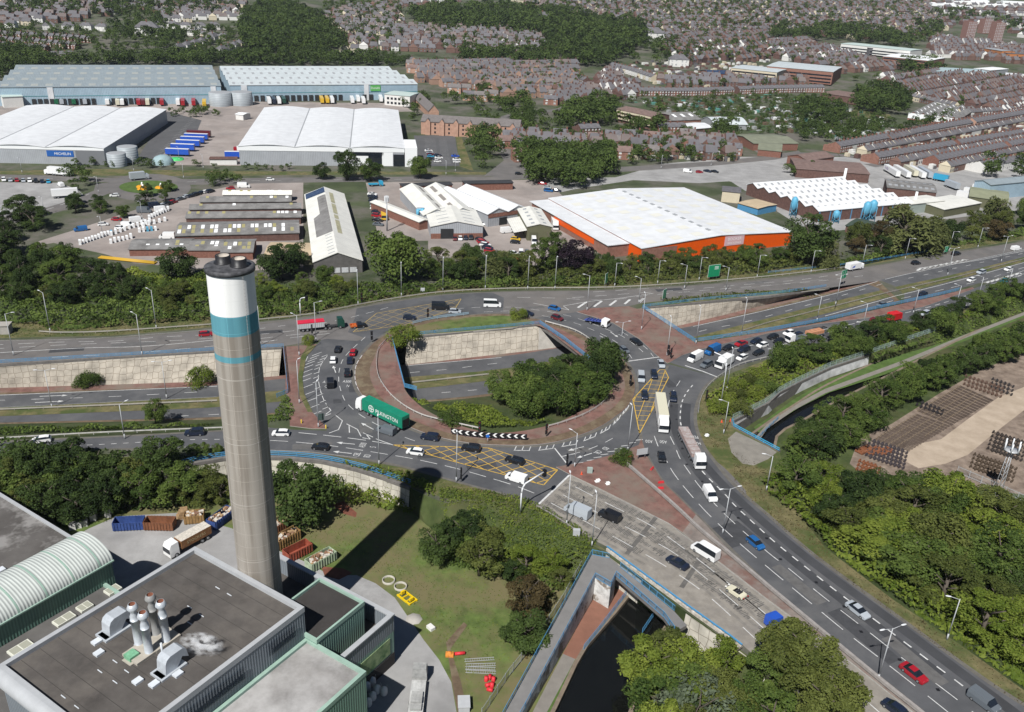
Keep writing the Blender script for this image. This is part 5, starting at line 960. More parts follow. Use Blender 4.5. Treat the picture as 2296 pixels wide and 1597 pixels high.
wheel_b=MB();wheel_b.tube((0,-.11,0),(0,.11,0),.33,n=14,m=0);wheel_b.tube((0,-.125,0),(0,.125,0),.2,n=10,m=1);wo=wheel_b.build('wheel',[rubber,mat('rim',(.3,.31,.32),.35,metal=.5)]);WHEEL=wo.data;bpy.data.objects.remove(wo)
def wheels(t,xs,w_,r=.33):
 for x in xs:
  for s in (1,-1):o=bpy.data.objects.new('wheel',WHEEL);C.objects.link(o);o.parent=t;o.location=(x,s*w_,r);o.scale=(r/.33,1.0 if r < .4 else 2.0,r/.33)
VM={}
lamp_w=mat('headlamp',(.7,.7,.68),.15);lamp_r=mat('tail_lamp',(.3,.01,.01),.25)
def car(kind,col,label,x,y,dx,dy,group=None,z=0.0,low=False,name=None):
 p=WA((x,y)) if low else W(x,y,z);q=W(x+dx*6,y+dy*6,p[2]);a=math.atan2(q[1]-p[1],q[0]-p[0])
 nm=name or dict(hatch='hatchback_car',saloon='saloon_car',coupe='coupe_car',suv='suv_car',van='panel_van',bigvan='high_roof_van',minibus='minibus',mpv='people_carrier',estate='estate_car')[kind]
 t=thing(nm,label,'van' if 'van' in nm else 'minibus' if 'bus' in nm else 'car',(p[0],p[1],p[2]+.05),a,group)
 if kind not in VM:
  b=MB();loft(b,ST[kind],kind in ('van','bigvan'));S=ST[kind];mb,mg=sub(b,0).build('body',PAINT0),sub(b,1).build('window',glass)
  h=MB();x0,_,b0,_,w0,_=S[1];[h.box(x0-.28,x0+.03,s*w0*.55-.14,s*w0*.55+.14,b0-.16,b0-.0) for s in (1,-1)];x1,_,b1,_,w1,_=S[-2];g=MB();[g.box(x1-.05,x1+.12,s*w1*.72-.1,s*w1*.72+.1,b1-.3,b1-.1) for s in (1,-1)]
  VM[kind]=(mb.data,mg.data,h.build('headlight',lamp_w).data,g.build('tail_light',lamp_r).data)
  for o in [o for o in C.objects if o.data in VM[kind]]:bpy.data.objects.remove(o)
 for k,n_ in enumerate(('body','window','headlight','tail_light')):
  o=bpy.data.objects.new(n_,VM[kind][k]);C.objects.link(o);o.parent=t
  if k == 0:o.material_slots[0].link='OBJECT';o.material_slots[0].material=paint(PC[col])
 wheels(t,WB[kind],ST[kind][2][4]-.1,.34 if kind in ('suv','bigvan','minibus') else .31)
 return t
PAINT0=paint(PC['white'])
for r in '''hatch red|red hatchback just left of the chimney on the upper road|462 753 1 -.08
hatch navy|dark hatchback crossing the top box marking below the black minibus|918 716 1 .03
hatch silver|silver hatchback beside the black minibus at the top kerb|1020 702 1 .03
minibus black|black minibus on the top box marking|988 694 1 .02
minibus white|white minibus with dark windows at the top of the roundabout|1104 688 1 .03
hatch black|black hatchback heading up the left side, nearest the hatched area top|758 787 .4 -1
hatch red|red hatchback heading up the left side beside the inner kerb|792 794 .35 -1
hatch white|white hatchback on the left side of the roundabout|747 811 .12 -1
hatch navy|dark blue hatchback behind the red hatchback, left side|785 812 .1 -1
suv black|black off-roader in the inner lane above the road number lettering|779 840 -.02 -1
van black|big black people van on the left side of the roundabout|741 864 -.05 -1
van grey|dark grey panel van beside the green lorry|866 971 -1 -.3
suv navy|dark pickup-like off-roader left of the chevron board|964 985 -1 -.15
hatch white|white hatchback just right of the chimney on the slip road|630 976 -1 -.02
hatch black|black hatchback on the slip road above the curved blue railing|719 1007 -1 -.1
hatch white|white hatchback at the left point of the yellow box|931 1018 -1 -.14
suv black|black off-roader on the yellow box, left one|1056 1010 -1 -.14
estate black|dark estate car on the right part of the yellow box|1154 1037 -1 -.28
van white|white panel van below the yellow box at the gantry|1157 1078 -1 -.32
suv navy|dark car on the slip road left of the chimney|437 975 -1 .04
hatch white|white car half hidden by trees at the far left slip road|94 991 -1 .12
hatch blue|blue hatchback at the top right of the roundabout|1243 695 1 .22
mpv maroon|maroon people carrier at the top right of the roundabout|1249 717 1 .3
saloon navy|dark car beside the round bush at the top of the island|1181 706 1 .2
saloon black|black car passing the wide red island|1426 770 1 .6
hatch grey|grey hatchback on the right curve above the stop line|1399 789 1 .75
van silver|silver people carrier before the island trees|1437 852 .1 1
estate navy|dark blue estate car at the top of the narrow box marking|1466 844 .18 1
saloon silver|silver saloon at the top right of the narrow box marking|1482 820 .35 1
hatch navy|dark blue hatchback on the narrow box marking|1445 891 .1 1
suv navy|dark blue off-roader in the lane right of the cream lorry|1509 896 .05 1
hatch black|black hatchback in front of the cream lorry lane, lower|1483 1030 .22 1
van white|white van with a black roof heading down the main carriageway|1591 1115 .6 1
bigvan silver|silver high-roofed van on the concrete carriageway|1294 1154 -1 -.45
van black|black panel van behind the silver van on the concrete|1366 1163 -1 -.45
minibus white|long white minibus on the concrete carriageway|1580 1244 -1 -.62
saloon navy|dark grey-blue saloon on the concrete carriageway|1518 1267 -1 -.58
hatch blue|bright blue hatchback on the main carriageway|1693 1223 1 .82
coupe silver|silver saloon heading down the main carriageway at right|1922 1374 1 .78
coupe red|dark red coupe at the lower right|2047 1515 1 .78
van grey|grey people carrier at the bottom right corner|2204 1580 1 .75
hatch black|black hatchback on the concrete at the bottom right trees|1867 1545 -1 -.74
hatch navy|dark car cut off at the bottom edge|2004 1594 -1 -.74
bigvan white|white high van at the right-hand stop line|1558 808 -1 .5
suv grey|dark grey off-roader at the right-hand stop line between white vans|1583 822 -1 .5
hatch white|white hatchback behind the white box van in the queue|1663 806 -1 .42
bigvan blue|blue high van in the queue|1597 792 -1 .42
hatch black|black hatchback behind the blue van|1632 784 -1 .35
coupe red|red coupe in the queue|1661 774 -1 .32
suv navy|dark off-roader below the red coupe|1667 788 -1 .35
hatch navy|dark hatchback right of the red coupe|1695 769 -1 .3
hatch white|white hatchback in the middle of the queue|1709 778 -1 .3
hatch black|black hatchback at the hedge in the queue|1700 795 -1 .35
hatch black|black hatchback under the lamp near the lorry with bricks|1732 759 -1 .28
mpv white|white people carrier behind the black hatchback in the queue|1768 751 -1 .25
hatch navy|dark car above the lorry with bricks|1787 755 -1 .25
hatch black|dark car at the hedge left of the lorry with bricks|1746 769 -1 .28
suv silver|silver off-roader right of the red skip lorry|2073 707 -1 .3
suv navy|dark off-roader on the right slip road|2104 699 -1 .3
hatch cyan|turquoise hatchback on the right slip road|2251 633 -1 .33'''.split('\n'):
 a,l,c=r.split('|');k,col=a.split();c=[float(v) for v in c.split()];car(k,col,l,*c)
for r in '''hatch navy|dark car on the sunken road left of the brown splitter strip|2068 663 -1 .25
hatch grey|dark car half hidden by the long blue railing|1976 687 -1 .25
hatch white|white hatchback on the sunken road near the chevrons|2177 631 -1 .28
suv silver|silver off-roader on the sunken road at the far right|2199 614 -1 .27
hatch white|white hatchback nearest the right edge on the sunken road|2260 607 -1 .28'''.split('\n'):
 a,l,c=r.split('|');k,col=a.split();car(k,col,l,*[float(v) for v in c.split()],low=True)
for r in '''mpv black|black people carrier on the upper road at the chevrons|2053 593 1 -.1
suv black|black off-roader on the upper road below the willow|2143 572 1 -.16
van white|white van with yellow rear at the right edge|2277 561 1 -.15
van blue|blue van parked on the pink yard left of the workshops|181 518 -1 .12
hatch white|white car parked on the yard beside the fence|232 506 1 -.05
hatch red|red car parked under the hedge|262 495 1 .02
bigvan grey|grey high van parked along the hedge|324 477 1 0
bigvan navy|dark high van parked along the hedge|349 466 1 -.1
bigvan white|white high van behind the stacked white units|363 475 1 -.12
bigvan white|white high van before the stacked white units|308 499 1 -.12
van white|white van left of the upper stacked units|287 508 1 .05
hatch white|white car among the stacked units|270 514 1 .05
bigvan white|white van parked by the brick workshop end|375 535 -1 0
bigvan white|white van by the estate road left of the solar shed|547 421 1 0
hatch red|red car beside the white van on the estate road|517 425 -1 0
hatch white|white car leaving the grass roundabout|257 441 -1 .05
van white|white van alone in the left car park|137 418 -.8 -.5
bigvan white|white van in the yard before the twin-roofed shed|1137 522 1 -.1
van white|white van with yellow and red back below the olive building|1168 572 0 1
bigvan white|white van under the olive building canopy|1197 546 .2 1
hatch yellow|yellow car in front of the olive building canopy|1156 539 1 .1
hatch black|black car below the yellow car|1155 546 1 .1
hatch red|red car in the small lot below the olive building|1160 581 1 .2
hatch white|white car at the left of the small lot|1152 571 1 .2
hatch grey|grey car at the right of the small lot|1181 569 0 1
hatch white|white car below the grey car in the small lot|1181 580 .3 1
van white|white van in the gravel lot left of the factory|1542 387 1 .15
hatch red|red car in the gravel lot left of the factory|1568 388 1 0
saloon navy|dark blue car in the gravel lot|1586 386 1 .2
saloon black|black car in the gravel lot|1602 387 1 .2
hatch white|white car on the estate road left of the solar shed|606 405 1 0
hatch black|black car on the road past the tree avenue|1163 392 1 0'''.split('\n'):
 a,l,c=r.split('|');k,col=a.split();car(k,col,l,*[float(v) for v in c.split()])
def carrow(pts,n,cols,dirv,what,group,kinds=('hatch','suv','saloon','hatch')):
 P=smooth(pts,6);L=[0]
 rr=random.Random(len(pts)*31+n)
 for k in range(n):
  f=k/(n-1) if n > 1 else 0;i=f*(len(P)-1);j=min(int(i),len(P)-2);g=i-j;x=P[j][0]*(1-g)+P[j+1][0]*g;y=P[j][1]*(1-g)+P[j+1][1]*g;c=cols[k % len(cols)]
  car(kinds[rr.randrange(len(kinds))],c,f'{c} car, {ORD[k]} from the left, {what}' if k < 20 else what,x,y,dirv[0],dirv[1],group)
carrow([(367,463),(386,457),(415,445),(434,441),(455,434),(472,432)],10,['silver','black','red','grey','silver','navy','black','navy','white','navy'],(1,-.25),'parked along the hedge behind the workshops','cars along the workshop hedge')
carrow([(9,406),(60,408),(109,410)],8,['white','silver','red','silver','white','black','navy','cyan'],(.25,1),'at the back of the left car park','cars in the left car park')
carrow([(1020,538),(1056,536)],4,['maroon','white','navy','black'],(.05,1),'at the front of the pale shed','cars before the pale shed')
carrow([(1076,540),(1086,550),(1098,566)],6,['black','red','red','white','navy','red'],(1,.15),'beside the grey fence of the pale shed yard','cars beside the pale shed fence')
carrow([(1042,450),(1056,470),(1070,488),(1084,504)],8,['navy','black','navy','blue','navy','silver','white','white'],(.6,1),'in the lane between the two white sheds','cars in the lane between white sheds')
carrow([(835,438),(838,455),(843,475),(848,506)],11,['white','navy','black','navy','grey','silver','white','navy','red','black','grey'],(1,.1),'beside the long asbestos-roofed shed','cars beside the long shed')
carrow([(961,340),(966,348),(965,358)],5,['white','silver','maroon','cyan','navy'],(1,0),'in the middle row of the warehouse car park','cars in the warehouse car park')
carrow([(981,350),(984,356),(981,364)],3,['navy','white','white'],(1,0),'in the second row of the warehouse car park','cars in the warehouse car park');carrow([(1021,352),(1024,360),(1024,365)],3,['vblue','white','white'],(1,0),'in the right row of the warehouse car park','cars in the warehouse car park')
carrow([(1216,414),(1230,425),(1226,430),(1248,430)],5,['red','silver','grey','blue','navy'],(1,.1),'under the trees behind the orange warehouse','cars under the trees')
t=car('coupe','cream','white open-topped convertible on the concrete carriageway',1650,1333,-1,-.68,name='convertible_car')
for c in list(t.children):
 if c.name.startswith(('window','body')):
  bpy.data.objects.remove(c)
b=MB();loft(b,[(1.85,.33,.58,.6,.7,.62),(1.75,.24,.74,.76,.82,.72),(.95,.22,.86,.88,.86,.78),(.5,.22,.88,.90,.86,.76),(-1.0,.22,.88,.90,.86,.76),(-1.7,.24,.86,.88,.82,.74),(-1.85,.34,.6,.62,.76,.64)],True);b.build('body',paint(PC['cream']),t)
b=MB();b.box(-1.05,.45,-.62,.62,.895,.93);b.build('cockpit',black,t);b=MB();b.face([(.5,-.7,.9),(.5,.7,.9),(.15,.58,1.3),(.15,-.58,1.3)]);b.build('windscreen',glass,t)
b=MB();[b.box(x-.1,x+.1,s*.35-.22,s*.35+.22,.93,1.2) for x in (-.25,-.85) for s in (1,-1)];b.build('seat',mat('seat_dark',(.05,.05,.055),.8),t)
t=car('suv','black','black and orange pickup on the left edge of the top box marking',804,734,1,-.1,name='pickup_truck')
for c in list(t.children):
 if c.name.startswith(('window','body')):bpy.data.objects.remove(c)
b=MB();loft(b,[(2.5,.42,.72,.74,.76,.66),(2.35,.3,.9,.93,.88,.76),(1.4,.28,1.05,1.09,.9,.8),(.8,.28,1.1,1.66,.91,.7),(-.5,.28,1.1,1.68,.91,.7),(-.62,.28,1.08,1.1,.9,.86)],False);sub(b,0).build('body',paint(PC['black']),t);sub(b,1).build('window',glass,t)
b=MB();b.box(-2.6,-.64,.82,.9,.5,1.12);b.box(-2.6,-.64,-.9,-.82,.5,1.12);b.box(-2.6,-2.52,-.82,.82,.5,1.12);b.box(-2.52,-.64,-.82,.82,.5,.62);b.build('load_bed',paint(PC['orange']),t)
# ---- lorries
def cab_loft(b,h,L=2.1):loft(b,[(L,.55,1.25,1.27,1.1,1.0),(L-.05,.45,1.5,2.35,1.22,1.12),(L-.5,.45,1.55,h,1.24,1.1),(0,.45,1.6,h+.1,1.24,1.12)],True)
def lorry(name,label,x,y,x2,y2,cabcol,cab_h=3.3,rigid=False):
 """x,y rear and x2,y2 front on the road"""
 p,q=W(x,y,0),W(x2,y2,0);a=math.atan2(q[1]-p[1],q[0]-p[0]);L=math.hypot(q[0]-p[0],q[1]-p[1]);t=thing(name,label,'lorry',(p[0],p[1],.05),a)
 b=MB();cab_loft(b,cab_h);v=[(px_+L-2.1,py,pz) for px_,py,pz in b.v];b.v=v;sub(b,0).build('cab',paint(PC[cabcol]),t);sub(b,1).build('windscreen',glass,t)
 b=MB();b.box(.3,L-.5,-.45,.45,.62,.95);b.box(1.0,2.0,-1.1,1.1,.55,.8);b.build('chassis',mat('chassis',(.04,.04,.042),.7),t)
 wheels(t,([1.4,2.7,4.0] if L > 12 else [1.6])+[L-1.4]+([L-4.6,L-5.9] if L > 12 else []),1.05,.5)
 return t,L
def boxload(t,x0,x1,z0,z1,m,mt=None,name='trailer_box',w_=1.27):
 b=MB();b.box(x0,x1,-w_,w_,z0,z1,0,1 if mt else 0);return b.build(name,[m,mt] if mt else m,t)
teal_green=mat('curtain_green',(.01,.19,.115),.45,.12,.8)
t,L=lorry('articulated_lorry','lorry with a white cab and long green curtain-sided trailer',910,966,805,915,'white',3.4)
o=boxload(t,0,L-2.6,1.0,4.1,teal_green);b=MB();text_mb(b,'PILKINGTON',None,0,1.35,1.15,T3=lambda u,v:(5.4-u*1.0,1.285,2.35+v));b.lathe([(.95,0),(.78,0)],24);k0=len(b.v)
b.v=b.v[:-96]+[(10.9+p[0],1.285,2.45+p[1]) for p in b.v[-96:]]
for aa in (0,1.57):b.face([(10.9+.85*math.cos(aa)-.1*math.sin(aa),1.285,2.45+.85*math.sin(aa)+.1*math.cos(aa)),(10.9-.85*math.cos(aa)-.1*math.sin(aa),1.285,2.45-.85*math.sin(aa)+.1*math.cos(aa)),(10.9-.85*math.cos(aa)+.1*math.sin(aa),1.285,2.45-.85*math.sin(aa)-.1*math.cos(aa)),(10.9+.85*math.cos(aa)+.1*math.sin(aa),1.285,2.45+.85*math.sin(aa)-.1*math.cos(aa))])
b.build('lettering',sign_white,o);b=MB();b.box(-.03,-.005,-1.1,1.1,1.1,3.2);b.build('open_rear',black,o)
t,L=lorry('articulated_lorry','lorry with a white cab and plain cream box trailer beside the narrow box marking',1477,910,1487,974,'white',3.5);boxload(t,0,L-2.6,1.0,4.0,paint(PC['white']),paint(PC['cream']))
t,L=lorry('flatbed_lorry','lorry with a white cab and a bed stacked with pink-grey bricks',1529,973,1570,1056,'white',3.5);boxload(t,0,L-2.8,.95,1.25,paint(PC['grey']),None,'bed');bk=mat('brick_load',(.30,.19,.17),.9,.3,2.0,col2=(.33,.27,.25))
for k in range(9):o=boxload(t,.3+k*1.45,1.6+k*1.45,1.26,2.2+.1*(k % 2),bk,mat('brick_top',(.33,.23,.215),.9,.25,1.2,col2=(.3,.29,.28)),'brick_pack',1.2)
t,L=lorry('tipper_lorry','dark green lorry pulling a ribbed silver tipper trailer with a red sheet',668,743,772,733,'dkgreen',3.2);boxload(t,0,L-6.2,1.1,2.7,ribbed('tipper_side',(.45,.46,.47),.55),None,'tipper_body');b=MB();b.box(-.1,L-6.1,-1.3,1.3,2.7,2.95);b.build('sheet',mat('sheet_red',(.5,.02,.05),.6,.12,.8),t)
t,L=lorry('transporter_lorry','small lorry with a white cab and blue sloping car deck',1318,722,1364,735,'white',2.6);b=MB();b.face([(-1,-1.1,.7),(L-2.3,-1.1,1.6),(L-2.3,1.1,1.6),(-1,1.1,.7)][::-1]);[b.box(k*1.1,k*1.1+.1,-1.15,1.15,.7+k*.16,1.3+k*.16) for k in range(6)];b.build('car_deck',mat('deck_blue',(.06,.09,.30),.5,.3,2),t)
t,L=lorry('flatbed_lorry','lorry with a blue cab and empty grey flat bed behind the lower trees',1806,1474,1722,1396,'vblue',2.5);boxload(t,0,L-2.8,.95,1.25,mat('bed_grey',(.16,.16,.165),.8,.2,1),None,'bed')
t,L=lorry('brick_lorry','lorry with a white cab, orange brick stacks and a crane behind the hedge',1842,752,1764,770,'white',2.9);boxload(t,0,L-2.6,.95,1.25,paint(PC['grey']),None,'bed');[boxload(t,.5+k*1.6,1.9+k*1.6,1.26,2.3,mat('brick_orange',(.42,.2,.11),.9,.2,2),None,'brick_pack',1.15) for k in range(4)];b=MB();b.tube((.4,0,1.2),(.4,0,3.2),.2);b.tube((.4,0,3.2),(-1.2,.5,2.6),.15);b.build('crane',black,t)
t,L=lorry('skip_lorry','lorry with a maroon cab carrying a bright red covered skip',2014,719,1951,736,'maroon',3.2);b=MB();pr_=[(0,1.2),(.5,3.3),(5.2,3.5),(5.6,1.2)];[b.face([(x,s*1.25,z) for x,z in (pr_ if s < 0 else pr_[::-1])]) for s in (1,-1)];[b.face([(a[0],-1.25,a[1]),(c[0],-1.25,c[1]),(c[0],1.25,c[1]),(a[0],1.25,a[1])][::-1]) for a,c in zip(pr_,pr_[1:]+pr_[:1])];b.build('skip_body',mat('skip_red',(.5,.015,.02),.5,.15,1),t)
def boxvan(x,y,x2,y2,label,h=3.0,col='white'):t,L=lorry('box_van',label,x,y,x2,y2,col,2.2 if h < 3.3 else 2.6);boxload(t,0,L-1.9,.8,h,paint(PC[col]));return t
boxvan(1635,814,1609,829,'white box van third at the right-hand stop line');t=boxvan(1899,608,1930,602,'white box van with a blue and red picture on the upper slip road');b=MB();b.face([(1,-1.285,1.3),(2.6,-1.285,1.5),(2.8,-1.285,2.3),(1.6,-1.285,2.0)]);b.build('side_picture',paint(PC['vblue']),t)
boxvan(1312,525,1330,545,'white box lorry in the yard beside the orange warehouse',3.8);boxvan(1240,500,1246,518,'white box lorry beside the olive building',3.6)
t=boxvan(163,396,103,391,'white lorry with a grey shipping container on the estate road',4.0);b=MB();text_mb(b,'MAERSK',None,0,1.6,1.1,T3=lambda u,v:(4.6-u,1.285,2.5+v));b.build('lettering',paint(PC['navy']),t);boxvan(292,405,334,401,'grey box lorry going round the grass roundabout',3.8,'silver')
t,L=lorry('flatbed_lorry','small lorry with a turquoise cab behind the solar-panelled shed',826,418,859,417,'cyan',2.6);boxload(t,0,L-2.6,.95,1.3,paint(PC['cyan']),None,'bed');t,L=lorry('yellow_lorry','small yellow lorry in the car park beside the long shed',861,480,862,496,'yellow',2.4);boxload(t,0,L-2.3,.9,1.4,paint(PC['yellow']),None,'bed')
def trailer(x,y,x2,y2,col,label,group,h=4.0,name='semi_trailer'):
 p,q=W(x,y,0),W(x2,y2,0);a=math.atan2(q[1]-p[1],q[0]-p[0]);L=math.hypot(q[0]-p[0],q[1]-p[1]);t=thing(name,label,'trailer',p,a,group);boxload(t,0,L,1.1,h,paint(PC[col]),paint(PC['white']) if col in ('blue','vblue') else None);wheels(t,[1.2,2.5],1.05,.5);b=MB();b.box(L-3,L-2.8,-.8,.8,0,1.1);b.box(0,L,-.4,.4,.8,1.08);b.build('chassis',rubber,t)
for k,(x,y) in enumerate([(373,349),(385,338),(397,329),(407,321),(415,314),(421,307)]):trailer(x,y,x+52,y+2,'vblue' if k != 5 else 'maroon',f'{"dark red" if k == 5 else "blue"} trailer, {ORD[k]} from the front of the row in the pale yard','trailers in the pale yard')
trailer(117,445,176,441,'white','white trailer parked behind the bushes in the left car park','white trailers');trailer(505,356,540,356,'vblue','blue trailer tucked against the middle white warehouse','trailers in the pale yard');trailer(525,346,545,346,'red','red trailer tucked against the middle white warehouse','trailers in the pale yard')
# == INDUSTRIAL ESTATE
wall_grey=ribbed('wall_grey',(.34,.355,.375),.9,dark=.88);wall_white=ribbed('wall_white',(.62,.63,.64),.9,dark=.9);wall_bluegrey=ribbed('wall_bluegrey',(.30,.40,.47),1.0,dark=.9)
roof_white=ribbed('roof_white',(.64,.65,.66),1.0,dark=.93,var=.06);roof_pale=ribbed('roof_pale',(.48,.52,.53),1.0,dark=.92);roof_bluegrey=ribbed('roof_bluegrey',(.24,.28,.30),1.0,dark=.92)
roof_cream=ribbed('roof_cream',(.66,.65,.60),.9,dark=.92,var=.06);asbestos=mat('asbestos',(.14,.135,.13),.9,.25,.25,col2=(.19,.185,.18),detail=9);rooflight=mat('rooflight',(.46,.45,.38),.5);light_grey=mat('light_grey',(.30,.31,.32),.5);light_white=mat('light_white',(.75,.76,.76),.5)
orange=mat('orange_clad',(.66,.085,.003),.5,.05,.5);olive=mat('olive_clad',(.105,.105,.06),.7,.08,.8);slate=mat('slate',(.10,.097,.104),.85,.2,.5,col2=(.125,.12,.128),detail=8);tile_brown=mat('tile_brown',(.15,.102,.09),.85,.2,.5,col2=(.175,.12,.105),detail=8);tile_grey=mat('tile_grey',(.15,.135,.13),.85,.18,.5,detail=8)
brick_pale=mat('brick_pale',(.36,.215,.155),.9,.14,.6,col2=(.40,.245,.18),detail=8);brick_dark=mat('brick_dark',(.10,.055,.045),.9,.2,.8,col2=(.125,.07,.058));brick_mid=mat('brick_mid',(.215,.105,.076),.9,.16,.7,col2=(.24,.125,.094));render_w=mat('render_white',(.62,.61,.58),.85,.06,.5);render_c=mat('render_cream',(.52,.46,.34),.85,.06,.5);dark_door=mat('dark_door',(.025,.026,.028),.6)
def shed(label,A,B_,D,z,rise,spans,ridge,wall,roof,name='warehouse',cat='warehouse',sky=None,arch=False,saw=False,par=0.0,group=None,base=0.0,mono=False,seams=True):
 a,b_,d=W(*A,z),W(*B_,z),W(*D,z);(ux,uy),wd=nrm(a,b_);dp=(d[0]-a[0])*-uy+(d[1]-a[1])*ux
 t=thing(name,label,cat,(a[0],a[1],base+TH(a[1])),math.atan2(uy,ux),group);z=z-base
 P=wd if ridge == 'y' else dp;Q=dp if ridge == 'y' else wd;sp=P/spans;prof=[]
 for s in range(spans):
  n=8 if arch else 2
  for k in range(n):
   f=k/n;h=math.sin(f*math.pi)*rise if arch else (0 if k == 0 else rise);prof.append((s*sp+(f*sp if not saw or k == 0 else .35*sp),z+h))
 prof.append((P,z))
 if mono:prof=[(0,z),(P,z+rise)]
 g=(lambda p,q,h:(p,q,h)) if ridge == 'y' else (lambda p,q,h:(q,p,h))
 fl=ridge != 'y'
 F2=lambda b,pts,m=0,uv=None:b.face(pts[::-1] if fl else pts,m,None if uv is None else (uv[::-1] if fl else uv))
 b=MB();zf=z
 F2(b,[g(0,Q,0),g(0,0,0),g(0,0,prof[0][1]),g(0,Q,prof[0][1])]);F2(b,[g(P,0,0),g(P,Q,0),g(P,Q,prof[-1][1]),g(P,0,prof[-1][1])])
 for (p,h),(p2,h2) in zip(prof[:-1],prof[1:]):
  F2(b,[g(p,0,0),g(p2,0,0),g(p2,0,h2),g(p,0,h)],0,[(p,0),(p2,0),(p2,h2),(p,h)]);F2(b,[g(p2,Q,0),g(p,Q,0),g(p,Q,h),g(p2,Q,h2)],0,[(p2,0),(p,0),(p,h),(p2,h2)])
 b.build('wall',wall,t);b=MB();e=.35
 for i,((p,h),(p2,h2)) in enumerate(zip(prof[:-1],prof[1:])):
  pa,pb=p-(e if i == 0 else 0),p2+(e if i == len(prof)-2 else 0)
  F2(b,[g(pa,-e,h+.12),g(pb,-e,h2+.12),g(pb,Q+e,h2+.12),g(pa,Q+e,h+.12)],0,[(-e,pa),(-e,pb),(Q+e,pb),(Q+e,pa)])
  F2(b,[g(pa,-e,h-.15),g(pb,-e,h2-.15),g(pb,-e,h2+.12),g(pa,-e,h+.12)])
  if sky and abs(p2-p) > 1.5:
   nv,f0,f1,half,hl=sky[:5]
   for k in range(nv):
    q=Q*(k+.5)/nv
    for fa in (f0 if isinstance(f0,(list,tuple)) else [(f0,f1)]):
     lerp=lambda f:(p+(p2-p)*f,h+(h2-h)*f+.17);(x0,z0),(x1,z1)=lerp(fa[0]),lerp(fa[1]);F2(b,[g(x0,q-hl,z0),g(x1,q-hl,z1),g(x1,q+hl,z1),g(x0,q+hl,z0)],1)
 F2(b,[g(-e,-e,z-.15),g(-e,-e,z+.12),g(-e,Q+e,z+.12),g(-e,Q+e,z-.15)]);b.build('roof',[roof,sky[5] if sky else rooflight],t)
 if arch:
  b=MB()
  for s in range(1,spans):b.box(*((s*sp-.3,s*sp+.3,-.3,Q+.2) if ridge == 'y' else (-.3,Q+.2,s*sp-.3,s*sp+.3)),z+.13,z+.24)
  b.build('valley_gutter',light_grey,t)
 t['w']=wd;t['d']=dp;return t
def facepart(t,name,x0,x1,z0,z1,m,y=-.06,th=.1,side=None):
 b=MB()
 if side is None:b.box(x0,x1,y-th,y,z0,z1)
 else:b.box(side,side+th,x0,x1,z0,z1)
 return b.build(name,m,t)
def signtext(t,s,x,z,size,m,y=-.2,fw=None):
 b=MB();text_mb(b,s,None,0,size,1.0,T3=lambda u,v:(x+u,y,z+v));b.build('lettering',m,t)
sheet('estate_road',[(-200,398),(0,392),(200,397),(300,402),(420,402),(600,399),(800,397),(1000,396),(1090,398),(1180,385),(1300,379),(1420,373),(1600,362),(1722,350),(1790,338),(1800,345),(1740,358),(1600,372),(1420,384),(1300,391),(1190,400),(1100,408),(1000,407),(800,408),(600,411),(420,415),(250,409),(0,402),(-200,408)],.02,asphalt_old)
ra=[(333+95*math.cos(t),421+31*math.sin(t)) for t in np.linspace(0,2*math.pi,40)[:-1]];sheet('small_roundabout',ra,.028,asphalt_old);sheet('roundabout_grass',[(333+66*math.cos(t),420+14.5*math.sin(t)) for t in np.linspace(0,2*math.pi,36)[:-1]],.12,grass_lush)
sheet('estate_road',[(250,432),(150,470),(60,495),(-100,520),(-100,500),(60,478),(140,455),(210,428),(215,412),(250,409)],.024,asphalt_old)
sheet('yard',[(180,512),(330,462),(480,425),(560,410),(680,405),(680,600),(520,610),(300,590),(235,570),(120,545),(60,555),(90,540)],.014,yard)
sheet('yard',[(820,410),(890,408),(1000,410),(1210,402),(1240,420),(1350,520),(1372,560),(1200,595),(1090,590),(960,570),(960,540),(850,540)],.014,yard)
sheet('yard',[(430,262),(560,228),(900,232),(925,250),(600,260),(535,330),(540,372),(370,370),(360,350),(425,300)],.014,yard);sheet('yard',[(-100,232),(560,232),(560,250),(430,262),(-100,262)],.01,yard);sheet('lorry_park',[(300,368),(375,250),(452,270),(440,300),(372,340),(345,366)],.018,lot)
sheet('car_park',[(928,304),(1020,304),(1030,372),(935,374)],.016,lot);sheet('car_park',[(-100,408),(130,410),(175,425),(200,450),(120,466),(60,488),(-100,500)],.016,yard_grey)
sheet('yard',[(1480,368),(1660,352),(1900,352),(2296,372),(2296,470),(2050,500),(1850,520),(1790,505),(1640,408)],.012,yard_grey);sheet('grass_verge',[(-200,392),(0,384),(200,379),(530,384),(1090,386),(1090,392),(800,392),(420,395),(200,394),(0,391)],.016,grass_dry)
sheet('grass_verge',[(1032,374),(1022,306),(1034,306),(1062,384)],.02,grass_dry)
sheet('road',[(1085,395),(1130,360),(1110,330),(1080,290),(1090,288),(1130,325),(1160,355),(1200,380),(1190,396)],.022,asphalt_old)
mk2=MB();dashes([(-50,398),(200,403)],4,6,.2,z=.04,b=mk2);dashes([(420,408),(600,405),(800,403),(1000,402)],4,6,.2,z=.04,b=mk2);dashes([(20,495),(90,475),(150,455),(200,435)],5,4,.25,z=.04,b=mk2)
for k in range(20):solid([(952+.1*k,312+k*2.9),(976+.4*k,312+k*2.9)],.14,z=.03,b=mk2);solid([(984+.3*k,312+k*2.9),(1000+.6*k,312+k*2.9)],.14,z=.03,b=mk2)
for k in range(26):solid([(344+k*3.4,352-k*3.4),(354+k*3.4,353.5-k*3.4)],.14,z=.03,b=mk2)
struct(mk2.build('estate_markings',[white_paint,worn_white]))
